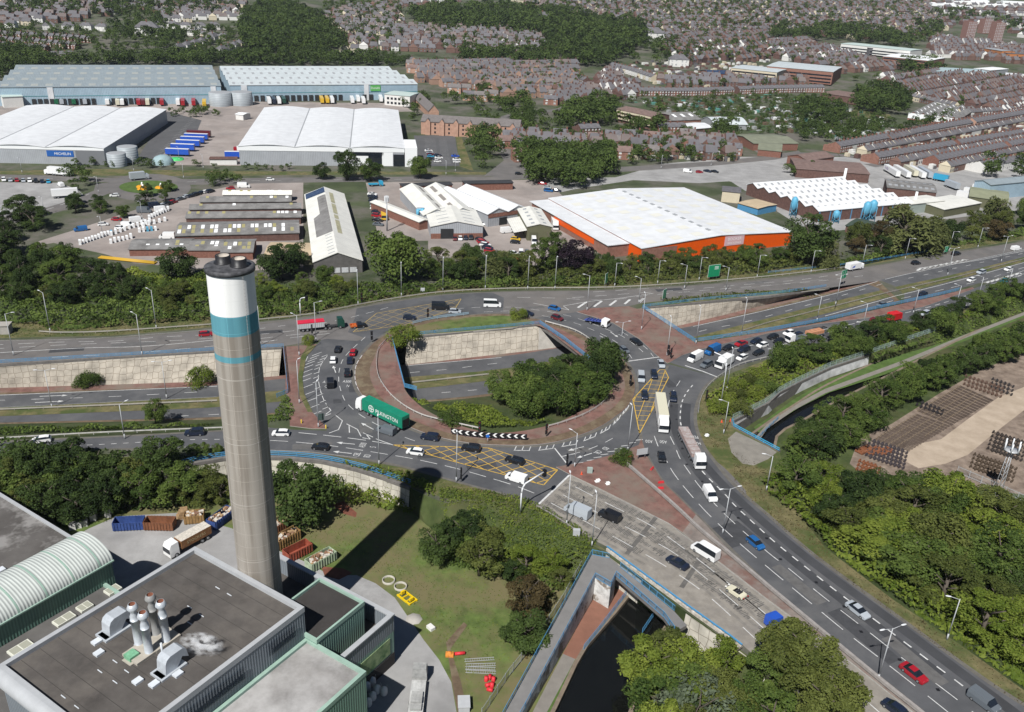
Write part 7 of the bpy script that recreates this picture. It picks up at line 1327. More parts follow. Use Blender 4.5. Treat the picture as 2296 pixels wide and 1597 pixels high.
shed('brick chapel-like house with a grey roof beside the warehouse office',(961,250),(984,250),(968,222),4.5,4.5,1,'y',brick_pale,tile_grey,name='chapel',cat='chapel');shed('large gabled depot with a grey corrugated roof and roof lights',(1478,272),(1572,268),(1490,255),5,3.2,1,'x',brick_mid,asbestos,name='depot',cat='shed',sky=(5,.4,.75,0,1.2,light_white));shed('low white-roofed canopy right of the gabled depot',(1550,290),(1600,286),(1548,276),3.5,1.5,1,'x',brick_dark,roof_white,name='canopy_shed',cat='shed');shed('grey round-roofed store at the allotment edge',(1602,280),(1676,280),(1604,268),3.5,3.4,1,'x',light_grey,roof_pale,arch=True,name='round_store',cat='shed')
sw=shed('white saw-tooth roofed works beside the slate terraces',(2037,256),(2148,270),(2074,229),4.5,2.5,5,'y',brick_mid,asbestos,name='sawtooth_works',cat='factory',sky=(6,.25,.7,0,1.6,light_white));facepart(sw,'white_front',0,sw['w'],1.5,5.6,light_white)
for A,Bq,D,z,r,wm,rm,l in [((1640,152),(1742,165),(1650,140),11,.4,render_c,roof_pale,'cream and brick college building with flat roofs'),((1720,148),(1868,165),(1730,130),12,.5,brick_mid,roof_pale,'tall brick and cream college wing'),((1886,98),(2040,120),(1890,90),9,.3,render_w,mat('roof_mint',(.42,.5,.47)),'long white-roofed school front on the hill'),((1980,126),(2085,140),(1990,112),10,.3,brick_mid,light_white,'red brick school wing with white roof edges'),((1950,108),(2024,110),(1950,97),9,.3,slate,slate,'dark square flat topped school block on the hill'),((2100,160),(2220,166),(2100,146),6,2,wall_grey,mat('roof_teal',(.30,.38,.40),.6),'grey-blue roofed supermarket with a broad pitched roof'),((2220,158),(2262,152),(2215,148),6,.3,light_grey,light_white,'white petrol station canopy by the supermarket'),((2255,168),(2310,174),(2252,160),5,.5,light_grey,roof_white,'white-roofed store at the right edge'),((1840,208),(1925,222),(1842,195),6,.3,brick_dark,tile_brown,'dark brown flat-roofed hall beside the allotments'),((2205,108),(2246,118),(2206,102),9,.4,mat('orange_brick',(.40,.16,.06),.8),light_grey,'orange brick flats below the tower blocks'),((2260,120),(2310,122),(2262,112),9,.4,mat('orange_brick',(.40,.16,.06)),slate,'second orange brick flats at the right edge'),((1590,165),(1668,166),(1590,156),5,2,brick_red,mat('solar',(.03,.05,.10)),'red brick school with solar roofs')]:
 t=shed(l,A,Bq,D,z,r,1,'x',wm,rm,name='town_building',cat='building')
 if z > 8:[facepart(t,'window_band',1,t['w']-1,q,q+1.3,glass) for q in np.arange(1.2,z-1.6,3.1)]
for x,y,h,l in ((2166,93,34,'left tower block of brown brick'),(2228,95,34,'right tower block of brown brick'),(2205,75,26,'tower block partly hidden behind the other two')):
 p=W(x,y,0);t=thing('tower_block',l,'tower block',p,.3,'brick tower blocks');t.scale=(.62,.62,.8);b=MB();b.box(-13,0,-10,8,0,h);b.box(0,13,-8,10,0,h-1.5);b.build('wall',mat('tower_brick',(.22,.12,.10),.9,.1,.3),t);b=MB();b.box(-4,4,-4,4,h,h+3);b.build('lift_house',brick_dark,t)
 for k in range(12):
  b=MB();[b.box(c-1.2,c+1.2,yy-.1,yy-.02,1.5+k*2.6,2.9+k*2.6) for c,yy in ((-11,-10),(-6.5,-10),(-2,-10),(3,-8),(7,-8),(11,-8))];b.build('window_row',mat('window_pale',(.42,.40,.40),.5),t)
rr=random.Random(8)
for k,(x,y,wd) in enumerate([(2110,14,60),(2170,10,90),(2140,20,70),(2220,16,80),(2185,6,60),(2270,10,70),(2015,6,60)]):small('distant_warehouse',f'{ORD[sorted([2110, 2170, 2140, 2220, 2185, 2270, 2015]).index(x)]} from the left of the far white warehouses on the hazy skyline','warehouse',x,y,lambda b,wd=wd*.4:(b.box(-wd,wd,-14,14,0,5),b.face([(-wd,-14,5),(wd,-14,5),(wd,0,6.5),(-wd,0,6.5)])),light_white,0,0,'far white warehouses')
dh=MB();rr=random.Random(11);DM=[mat('far_brick',(.15,.088,.07),.9,.2,.05,detail=3),mat('far_brick_dark',(.12,.068,.058),.9,.2,.05),render_w,render_c,mat('far_slate',(.118,.113,.12),.9,.2,.04),mat('far_tile',(.14,.115,.108),.9,.2,.04),brick_dark]
def dhouse(x,y,a,w_,d_,e,r,wm,rm):
 c,s=math.cos(a),math.sin(a);h0=TH(y);f=lambda u,v,z:(x+u*c-v*s,y+u*s+v*c,z+h0);w_,d_=w_/2,d_/2
 q=[(-w_,-d_),(w_,-d_),(w_,d_),(-w_,d_)]
 for i in range(4):p,n=q[i],q[(i+1) % 4];dh.face([f(*p,0),f(*n,0),f(*n,e),f(*p,e)],wm)
 dh.face([f(-w_-.2,-d_-.3,e-.2),f(w_+.2,-d_-.3,e-.2),f(w_*.8,0,r),f(-w_*.8,0,r)],rm);dh.face([f(w_+.2,d_+.3,e-.2),f(-w_-.2,d_+.3,e-.2),f(-w_*.8,0,r),f(w_*.8,0,r)],rm)
 dh.face([f(w_+.2,-d_-.3,e-.2),f(w_+.2,d_+.3,e-.2),f(w_*.8,0,r)],wm);dh.face([f(-w_-.2,d_+.3,e-.2),f(-w_-.2,-d_-.3,e-.2),f(-w_*.8,0,r)],wm)
 dh.box(-.5,.5,-.5,.5,r-.5,r+1.3,1,T=lambda p:f(p[0]+w_*.5,p[1],p[2]))
 if rr.random() < .8:[dh.face([f(u*w_-.7,-d_-.06,z),f(u*w_+.7,-d_-.06,z),f(u*w_+.7,-d_-.06,z+1.4),f(u*w_-.7,-d_-.06,z+1.4)],7) for u in (-.5,.5) for z in (.8,3.4)]
DH_N=0
for poly,ang,rowgap,step,wms in [([(925,148),(1290,150),(1295,212),(1130,225),(1100,205),(940,185)],.4,19,9.5,(8,8,0,8)),([(1150,310),(1280,320),(1400,322),(1640,322),(1650,356),(1500,362),(1400,335),(1250,345),(1160,348)],.1,17,11,(0,0,1)),([(1230,215),(1330,200),(1370,228),(1330,240),(1250,245)],.4,18,8,(6,1,0)),([(570,62),(740,30),(900,0),(1040,0),(900,20),(905,95),(850,118),(770,118),(745,60)],.15,30,12,(0,1,0,2,3)),([(850,118),(915,60),(1040,66),(1180,75),(1250,110),(1150,135),(1030,125)],.1,26,11,(0,1,1,0,2)),([(1150,0),(1500,0),(1722,0),(1722,60),(1640,90),(1480,88),(1370,50),(1200,22)],.35,32,13,(0,1,0,1,3)),([(1480,88),(1722,60),(1722,140),(1640,140),(1560,150),(1490,128)],.75,24,9,(0,1,0,6,2)),([(1722,0),(2080,0),(2090,30),(2140,60),(2090,85),(1900,88),(1722,75)],.4,32,13,(0,1,1,3)),([(1722,95),(1800,95),(1980,150),(2100,150),(1990,165),(1880,165),(1722,128)],.6,22,8,(0,1,6,0,2)),([(2090,85),(2300,110),(2330,150),(2080,130)],.2,26,10,(0,1,2)),([(1965,180),(2100,170),(2330,185),(2330,255),(2270,262),(2180,245),(2050,225)],.72,20,6,(0,1,6,0,2)),([(0,0),(560,0),(540,30),(360,50),(340,20),(100,60),(0,70)],.05,34,15,(2,0,3,0)),([(560,45),(360,55),(350,30),(540,20)],.3,30,14,(2,3)),([(2080,0),(2330,20),(2330,95),(2150,55)],.3,60,22,(0,1,2)),([(1470,186),(1722,172),(1850,172),(1850,190),(1722,195),(1500,200)],-.02,20,7,(1,0)),([(1330,190),(1370,160),(1430,195),(1420,230),(1350,215)],.5,18,7,(6,1,2))]:
 PW=[W2((p[0],max(p[1],3))) for p in poly];c,s=math.cos(ang),math.sin(ang);us=[p[0]*c+p[1]*s for p in PW];vs=[-p[0]*s+p[1]*c for p in PW];v=min(vs)
 while v < max(vs):
  u=min(us)+rr.random()*step;vv=v+rr.uniform(-3,3);wr=rr.choice(wms);row_t=rr.random() < .55
  while u < max(us):
   x,y=u*c-vv*s,u*s+vv*c;far=math.hypot(x,y)
   if inpoly(x,y,PW) and rr.random() < .9-max(0,(far-2200)/4000):
    wm=wr if rr.random() < .6 else rr.choice(wms);w_=step*(1.0 if row_t and step < 10 else .72);dhouse(x,y+rr.uniform(-1,1),ang+(math.pi/2 if rr.random() < .12 else rr.uniform(-.06,.06)),w_,9.5,4.8,8.4,wm,rr.choice((4,4,4,5)));DH_N += 1
   u += step*(.9 if row_t else 1.1)+max(0,far-1800)*.003
  v += rowgap*.76+max(0,math.hypot(*PW[0])-1500)*.004
for pts in ([(1935,349),(2134,311),(2330,271)],[(2010,375),(2134,351),(2330,314)],[(2120,385),(2280,349),(2330,338)],[(1990,322),(2140,288),(2330,250)],[(1960,205),(2050,226),(2140,246)],[(2150,262),(2330,252)]):
 for x,y,a in along(smooth([W2(p) for p in pts],4),5.3):dhouse(x,y,a+(math.pi if rr.random() < .2 else 0),5.2,7,4.2,6.6,rr.choice((0,1,0,2,3)),4)
def clutter(poly,n,ms,hs=(1.8,2.2,2.6)):
 P=[W2(p) for p in poly];xs,ys=[p[0] for p in P],[p[1] for p in P]
 for k in range(n):
  x,y=rr.uniform(min(xs),max(xs)),rr.uniform(min(ys),max(ys))
  if inpoly(x,y,P):s=rr.uniform(.8,2.2);dh.box(-s,s,-1.4,1.4,TH(y),TH(y)+rr.choice(hs),rr.choice(ms),T=lambda p,x=x,y=y:(x+p[0]*.86-p[1]*.5,y+p[0]*.5+p[1]*.86,p[2]))
clutter([(1874,345),(2330,262),(2330,350),(2190,386),(2080,378),(1960,370)],1500,(0,1,1,2,3,4,6));clutter([(1960,180),(2330,185),(2330,255),(2180,245),(2050,225)],900,(0,1,2,4));clutter([(1150,305),(1650,315),(1650,362),(1160,355)],500,(0,2,3,4));clutter([(1375,150),(1722,100),(1722,200),(1480,195)],900,(0,1,2,3,4))
tag(dh.build('distant_houses',DM+[mat('far_window',(.16,.165,.17),.4),mat('far_pale_brick',(.30,.19,.14),.9,.15,.05)]),kind='stuff')
al=MB();rr=random.Random(4);AP=[W2(p) for p in [(1380,222),(1560,222),(1722,210),(1850,232),(1990,268),(2010,296),(1900,318),(1760,298),(1690,300),(1600,268),(1480,250)]];xs,ys=[p[0] for p in AP],[p[1] for p in AP]
for k in range(900):
 x,y=rr.uniform(min(xs),max(xs)),rr.uniform(min(ys),max(ys))
 if inpoly(x,y,AP):s=rr.uniform(.8,2.4);h=rr.choice((.4,.5,2.0,2.2));a=.5+rr.uniform(-.1,.1);c_,s_=math.cos(a),math.sin(a);al.box(-s,s,-1.2,1.2,0,h,rr.choice((0,0,1,2,2,3,4)),T=lambda p,x=x,y=y:(x+p[0]*c_-p[1]*s_,y+p[0]*s_+p[1]*c_,p[2]))
tag(al.build('allotment_plots',[mat('plot_green',(.06,.10,.04),.9,.3,.4),light_white,mat('shed_brown',(.13,.09,.06),.9,.2,.5),mat('net_teal',(.10,.26,.22),.7),mat('grey_shed',(.3,.31,.31),.8)]),kind='stuff')
sheet('playing_field',[(1450,163),(1508,162),(1520,174),(1540,182),(1490,184),(1462,176)],.01,grass);sheet('field',[(1870,245),(1930,246),(2000,258),(1990,266),(1900,262)],.01,grass_dry)
for pts in ([(772,60),(790,80),(815,110),(840,120)],[(870,40),(890,62),(915,95),(928,106)],[(1468,28),(1500,50),(1560,80),(1640,120)],[(1085,290),(1150,258),(1255,246),(1290,225)],[(1800,345),(1900,350),(2000,372)],[(1722,350),(1700,335),(1680,320)],[(1880,338),(2100,300),(2330,256)],[(1950,372),(2140,345),(2330,312)]):
 P=smooth([W2(p) for p in pts],5);b=MB();strip_along(b,P,8,.06);b.v=[(x,y,z+TH(y)) for x,y,z in b.v];struct(b.build('street',asphalt_old))
# == TREES AND SCRUB
from mathutils.bvhtree import BVHTree
_v=[];_f=[]
for o in C.objects:
 if o.type == 'MESH' and o.name.split('.')[0] in ('ground','low_ground','railway_yard_ground','road_embankment','wooded_slope','cutting_embankment','cutting_floor'):
  k=len(_v);_v += [tuple(v.co) for v in o.data.vertices];_f += [tuple(i+k for i in p.vertices) for p in o.data.polygons]
BVH=BVHTree.FromPolygons(_v,_f)
def zg(x,y):
 h=BVH.ray_cast(Vector((x,y,30)),Vector((0,0,-1)));return h[0].z if h[0] else 0.0
LD={'dark':foliage('leaf_dark',(.021,.039,.011),(.074,.112,.028)),'mid':foliage('leaf_mid',(.038,.068,.014),(.125,.172,.038)),'olive':foliage('leaf_olive',(.055,.072,.017),(.14,.16,.04)),'lime':foliage('leaf_lime',(.085,.125,.016),(.205,.245,.042)),'purple':foliage('leaf_purple',(.012,.008,.014),(.03,.018,.028)),'willow':foliage('leaf_willow',(.065,.08,.025),(.13,.145,.05)),'brown':foliage('leaf_brown',(.055,.042,.018),(.11,.082,.034)),'silver':foliage('leaf_silver',(.06,.08,.045),(.13,.16,.10))}
bark=mat('bark',(.09,.075,.06),.95,.25,2.0)
def leafmesh(name,ctr,nor,size,tint,m,aspect=1.35):
 """many small leaf-spray quads: centre, facing, size and tint arrays"""
 n=len(ctr);r=RNG.normal(size=(n,3));u=np.cross(nor,r);u /= np.linalg.norm(u,axis=1)[:,None]+1e-9;v=np.cross(nor,u);v /= np.linalg.norm(v,axis=1)[:,None]+1e-9
 s=size[:,None];V=np.stack([ctr-u*s*aspect,ctr-v*s*.7,ctr+u*s*aspect,ctr+v*s*.7],1).reshape(-1,3);me=bpy.data.meshes.new(name)
 me.vertices.add(4*n);me.vertices.foreach_set('co',V.ravel());me.loops.add(4*n);me.loops.foreach_set('vertex_index',np.arange(4*n));me.polygons.add(n);me.polygons.foreach_set('loop_start',np.arange(n)*4);me.polygons.foreach_set('loop_total',np.full(n,4))
 a=me.attributes.new('tint','FLOAT','FACE');a.data.foreach_set('value',tint.astype(np.float32));me.materials.append(m);me.update(calc_edges=True);return me
def crown_pts(n,lobes,rad,squash,rng,droop=0):
 """points on a cluster of leafy lobes inside an ellipsoid crown of radius 1 (x,y) and height 2*squash"""
 L=rng.normal(size=(lobes,3));L /= np.linalg.norm(L,axis=1)[:,None];L *= (rng.uniform(.25,.85,lobes)**.6)[:,None];L[:,2] *= squash;lr=rng.uniform(rad*.7,rad*1.3,lobes);lt=rng.uniform(.2,.8,lobes)
 k=rng.integers(0,lobes,n);d=rng.normal(size=(n,3));d /= np.linalg.norm(d,axis=1)[:,None];d[:,2]=np.where(d[:,2] < -.35,-d[:,2],d[:,2]);rr_=rng.uniform(.55,1.06,n)**.7
 c=L[k]+d*(lr[k]*rr_)[:,None]
 if droop:q=np.linalg.norm(c[:,:2],axis=1);c[:,2] -= droop*np.clip(q-.45,0,1)*rng.uniform(.2,2.0,n)
 nor=d*.9+rng.normal(size=(n,3))*.55;nor[:,2] += .35;nor /= np.linalg.norm(nor,axis=1)[:,None]
 return c,nor,np.clip(lt[k]+rng.normal(size=n)*.22,0,1)
CR={}
for i,(kd,n,lob,rad,sq,dr) in enumerate([('round',7500,34,.31,.95,0),('round2',7500,38,.29,1.05,0),('broad',8500,36,.31,.72,0),('tall',6500,32,.29,1.5,0),('loose',4500,22,.28,1.15,0),('willow',4200,18,.40,.9,.7),('bush',3200,12,.42,.7,0)]):
 rg=np.random.default_rng(40+i);c,nr,tt=crown_pts(n,lob,rad,sq,rg,dr);CR[kd]=(leafmesh('crown',c,nr,rg.uniform(.026,.05,n) if kd != 'willow' else rg.uniform(.03,.06,n),tt,LD['mid'],2.6 if kd == 'willow' else 1.35),sq)
tb=MB();tb.tube((0,0,0),(0,0,.62),.05,.03,7)
for k in range(7):a=k*2.4;tb.tube((0,0,.3+.05*k),(.28*math.cos(a),.28*math.sin(a),.55+.06*k),.02,.008,5)
to=tb.build('trunk',bark);TRK=to.data;bpy.data.objects.remove(to);NT=[0]
def tree(x,y,h,r,leaf,shape,label,group,name='tree',rng=random):
 z=zg(x,y);t=thing(name,label,'tree' if 'tree' in name else 'bush',(x,y,z-.1),rng.uniform(0,6.28),group);me,sq=CR[shape];NT[0] += 1
 o=bpy.data.objects.new('trunk',TRK);C.objects.link(o);o.parent=t;o.scale=(h,h,h*.95)
 c=bpy.data.objects.new('crown',me);C.objects.link(c);c.parent=t;zs=h*.46/sq if shape != 'bush' else h*.6/sq;c.scale=(r,r*rng.uniform(.9,1.1),zs);c.location=(0,0,h-zs*sq*1.05);c.material_slots[0].link='OBJECT';c.material_slots[0].material=LD[leaf]
NMS={'willow':'willow_tree','purple':'purple_leaved_tree','lime':'yellow_green_tree'}
def grove(poly,n,h,what,leafs,shapes=('round','round2','broad','loose','loose','tall'),z=0.0,seed=1,gap=.75,ratio=.52,name='tree'):
 """spread n trees over a patch; labels count them from the left"""
 rg=random.Random(seed);P=[W2(p,z) for p in poly];xs,ys=[p[0] for p in P],[p[1] for p in P];S=[];tries=0;A=abs(sum(P[i][0]*P[(i+1) % len(P)][1]-P[(i+1) % len(P)][0]*P[i][1] for i in range(len(P))))/2;dmin=gap*math.sqrt(A/n)*1.05
 while len(S) < n and tries < 6000:
  tries += 1;x,y=rg.uniform(min(xs),max(xs)),rg.uniform(min(ys),max(ys))
  if inpoly(x,y,P) and all((x-a)**2+(y-b_)**2 > dmin*dmin for a,b_ in S):S.append((x,y))
  if tries % 600 == 0:dmin *= .85
 S.sort(key=lambda s:px((s[0],s[1],z))[0])
 for k,(x,y) in enumerate(S):
  hh=rg.uniform(*h);lf=rg.choice(leafs);tree(x,y,hh,hh*ratio*rg.uniform(.8,1.2),lf,rg.choice(shapes),f'{ORD[k]} {name.replace("_", " ")} from the left {what}',('trees ' if 'tree' in name else 'bushes ')+what,name,rg)
def one(x,y,h,r,leaf,shape,label,name='tree',z=0.0,grp='single trees of note'):p=W2((x,y),z);tree(p[0],p[1],h,r,leaf,shape,label,grp,NMS.get(leaf,name))
one(888,628,17,11.5,'mid','broad','very large broad tree right of the long gabled shed');one(630,626,13,7.5,'dark','round','large dark tree left of the long shed gable');one(655,610,12,6,'dark','round2','dark tree touching the left side of the long shed gable');one(397,626,11.5,6.5,'dark','round','round dark tree beside the yellow pipes');one(1215,608,14,5,'mid','tall','pointed green tree in front of the olive building');one(1238,600,15,5,'mid','tall','second pointed green tree below the white box lorry');one(1290,606,12,7,'purple','round','dark purple tree before the orange warehouse');one(1118,622,10,5.5,'willow','willow','pale willow between the lamps behind the roundabout');one(778,404,17,6.2,'dark','round2','tall tree in front of the middle white warehouse');one(833,406,12,6,'mid','round','tree right of the tall one before the white warehouse');one(720,402,9,4.5,'dark','round','smaller tree left of the tall one before the white warehouse');one(942,400,11,6,'mid','broad','tree at the corner of the warehouse car park')
one(1810,590,20,11,'dark','round','huge dark tree at the right end of the orange warehouse');one(2020,560,19,13,'willow','willow','huge spreading willow beside the river');one(2085,555,14,8,'willow','willow','second willow right of the huge one');one(1852,600,12,5,'willow','willow','thin willow at the foot of the huge dark tree');one(2222,508,15,6.5,'willow','willow','tall willow near the right edge')
one(349,940,7,3.0,'mid','round','lone round green tree beside the sunken road',z=-4);one(905,767,5.5,5,'lime','bush','round bush at the top left of the island wall','bush');one(1161,716,4.5,3,'lime','bush','round bush at the top right of the island grass bank','bush');one(1392,1037,4.0,2.8,'mid','bush','round bush at the point of the red triangle','bush');one(692,772,3.5,1.8,'lime','bush','small bush below the tipper lorry','bush');one(203,835,5,2.6,'mid','bush','upper bush growing out of the long stone wall','bush',-2.5);one(180,850,4.5,2.4,'mid','bush','lower bush growing out of the long stone wall','bush',-4);one(448,838,6,3.8,'lime','bush','big bush growing out of the stone wall near the chimney','bush',-3);one(1010,950,4,3.4,'mid','bush','dark shrub on the lower left of the island slope','bush')
one(672,1160,12,8.2,'dark','broad','large round tree right of the chimney below the pale wall',z=LZ);one(980,1260,8,4,'dark','round','dark tree standing on the works grass right of the shadow',z=LZ);one(1075,1290,9,5,'olive','loose','thin grey-green birch among the bushes',z=LZ);one(1180,1370,8,4.5,'brown','loose','reddish bush beside the footpath ramp',z=LZ);one(1175,1450,7,4.5,'dark','round','dark bush beside the lower ramp',z=LZ);one(1560,1640,9,7,'silver','bush','silvery shrub at the bottom edge','bush',LZ);one(1040,1215,8,5,'dark','round2','dark shrub tree below the slip verge',z=-4)
grove([(0,600),(60,580),(150,585),(250,615),(330,640),(300,690),(100,690),(0,700)],26,(6,10),'in the wood left of the chimney top',['dark','mid','olive','dark'],z=0,seed=3);grove([(0,500),(60,480),(100,500),(60,570),(0,600)],7,(9,14),'in the dark clump at the left edge',['dark'],('tall','round'),seed=4);grove([(140,470),(170,455),(250,475),(330,440),(380,425),(400,440),(300,485),(210,500)],10,(5,7.5),'in the hedge beside the kitchen-unit yard',['mid','dark'],seed=5);grove([(330,660),(460,650),(470,700),(350,715)],9,(4,7),'in the scrub just left of the chimney',['olive','mid'],seed=6);grove([(580,640),(700,630),(800,640),(800,660),(600,690)],12,(4,6.5),'in the scrub before the long shed',['mid','olive','lime'],seed=7)
grove([(950,600),(1060,590),(1190,605),(1200,630),(960,640)],13,(6,10),'in the belt behind the top of the roundabout',['mid','dark','olive'],seed=8);grove([(1330,590),(1420,592),(1600,586),(1790,565),(1790,592),(1560,610),(1310,630)],24,(5.5,8.5),'in the belt before the orange warehouse',['dark','olive','mid','olive'],seed=9);grove([(1890,530),(1960,540),(2120,540),(2296,480),(2296,530),(2180,545),(1900,585)],14,(7,13),'along the river at the upper right',['dark','olive','mid','brown'],seed=10)
grove([(0,1075),(200,1070),(330,1075),(480,1085),(480,1110),(330,1125),(180,1150),(0,1170)],22,(7.5,11),'in the dark wood at the lower left',['dark','dark','mid','olive'],z=-3,seed=11);grove([(430,1015),(490,1012),(490,1022),(430,1035)],3,(3,4.5),'on the verge left of the chimney',['mid'],seed=12);grove([(400,1105),(490,1100),(500,1130),(400,1140)],5,(5,7.5),'below the curved railing left of the chimney',['olive','mid'],z=LZ,seed=13)
grove([(1000,1165),(1060,1190),(1140,1235),(1240,1285),(1290,1320),(1240,1330),(1130,1300),(1020,1240)],9,(4,7),'in the thin scrub between the works grass and the footbridge',['olive','mid','dark','lime'],('loose','round2','tall'),LZ,23)
grove([(1120,880),(1160,850),(1260,815),(1350,830),(1370,880),(1320,925),(1220,960),(1130,930)],17,(8.0,10.5),'in the thicket inside the roundabout',['dark','mid','mid'],('round','round2','broad'),z=-3,seed=14,ratio=.6)
grove([(1745,810),(1850,782),(1960,750),(2100,706),(2296,652),(2296,676),(2110,742),(1960,792),(1860,815),(1745,850)],24,(5.5,8),'in the hedge above the right-hand tow path',['dark','mid','mid'],seed=15,ratio=.6);grove([(1600,880),(1660,850),(1730,850),(1735,880),(1700,910),(1640,940),(1605,925)],9,(3.5,5.5),'on the bank between the vans and the tow path',['lime','mid','olive'],('bush',),seed=16,name='bush',ratio=.7)
grove([(1785,1015),(1855,945),(1950,902),(2100,835),(2296,755),(2296,795),(2180,838),(2060,898),(1930,980),(1870,1040)],27,(6.5,9.5),'along the far canal bank on the right',['dark','mid','mid'],z=RZ,seed=17);grove([(1710,1060),(1790,1080),(1900,1100),(2000,1110),(2100,1120),(2296,1150),(2296,1500),(2180,1440),(2000,1310),(1850,1190)],34,(7,11),'in the wooded slope at the lower right',['mid','lime','mid','lime','dark','olive'],z=-2.5,seed=18,ratio=.62)
grove([(1460,1500),(1535,1470),(1650,1530),(1730,1570),(1760,1690),(1455,1700)],15,(7,9.5),'in the trees beside the dark canal at the bottom',['mid','olive','lime','mid'],z=LZ,seed=19,ratio=.6);grove([(1700,1545),(1745,1530),(1810,1590),(1890,1670),(1800,1690)],6,(8.5,11),'in front of the concrete carriageway at the bottom edge',['olive','mid'],('loose','round2'),z=LZ,seed=20)
def bushland(name,poly,per,size,hgt,leaf,z=0.0,seed=1,lump=3.0):
 """uncountable undergrowth: leaf sprays over a lumpy surface"""
 rg=np.random.default_rng(seed);P=[W2(p,z) for p in poly];xs,ys=[p[0] for p in P],[p[1] for p in P];A=abs(sum(P[i][0]*P[(i+1) % len(P)][1]-P[(i+1) % len(P)][0]*P[i][1] for i in range(len(P))))/2;n=int(A*per);B=(max(xs)-min(xs))*(max(ys)-min(ys));q=np.stack([rg.uniform(min(xs),max(xs),int(n*B/A)),rg.uniform(min(ys),max(ys),int(n*B/A))],1);q=np.array([p for p in q if inpoly(p[0],p[1],P)])
 k=max(6,int(A/(lump*lump*1.6)));hub=q[rg.integers(0,len(q),k)];hr=rg.uniform(.6,1.3,k);ht=rg.uniform(.1,.9,k);d=np.linalg.norm(q[:,None,:]-hub[None],axis=2)/(lump*hr[None]);j=d.argmin(1);dd=d[np.arange(len(q)),j]
 h=hgt*hr[j]*np.sqrt(np.clip(1-dd**2,0.05,1))*rg.uniform(.55,1.0,len(q));zz_=np.array([zg(a,b_) for a,b_ in q]);c=np.c_[q,zz_+h];out=(q-hub[j])/(lump*hr[j])[:,None];nr=np.c_[out*.8,np.full(len(q),.8)]+rg.normal(size=(len(q),3))*.5;nr /= np.linalg.norm(nr,axis=1)[:,None]
 me=leafmesh(name,c,nr,rg.uniform(size*.6,size*1.2,len(q)),np.clip(ht[j]+rg.normal(size=len(q))*.22,0,1),LD[leaf]);o=bpy.data.objects.new(name,me);C.objects.link(o);tag(o,kind='stuff')
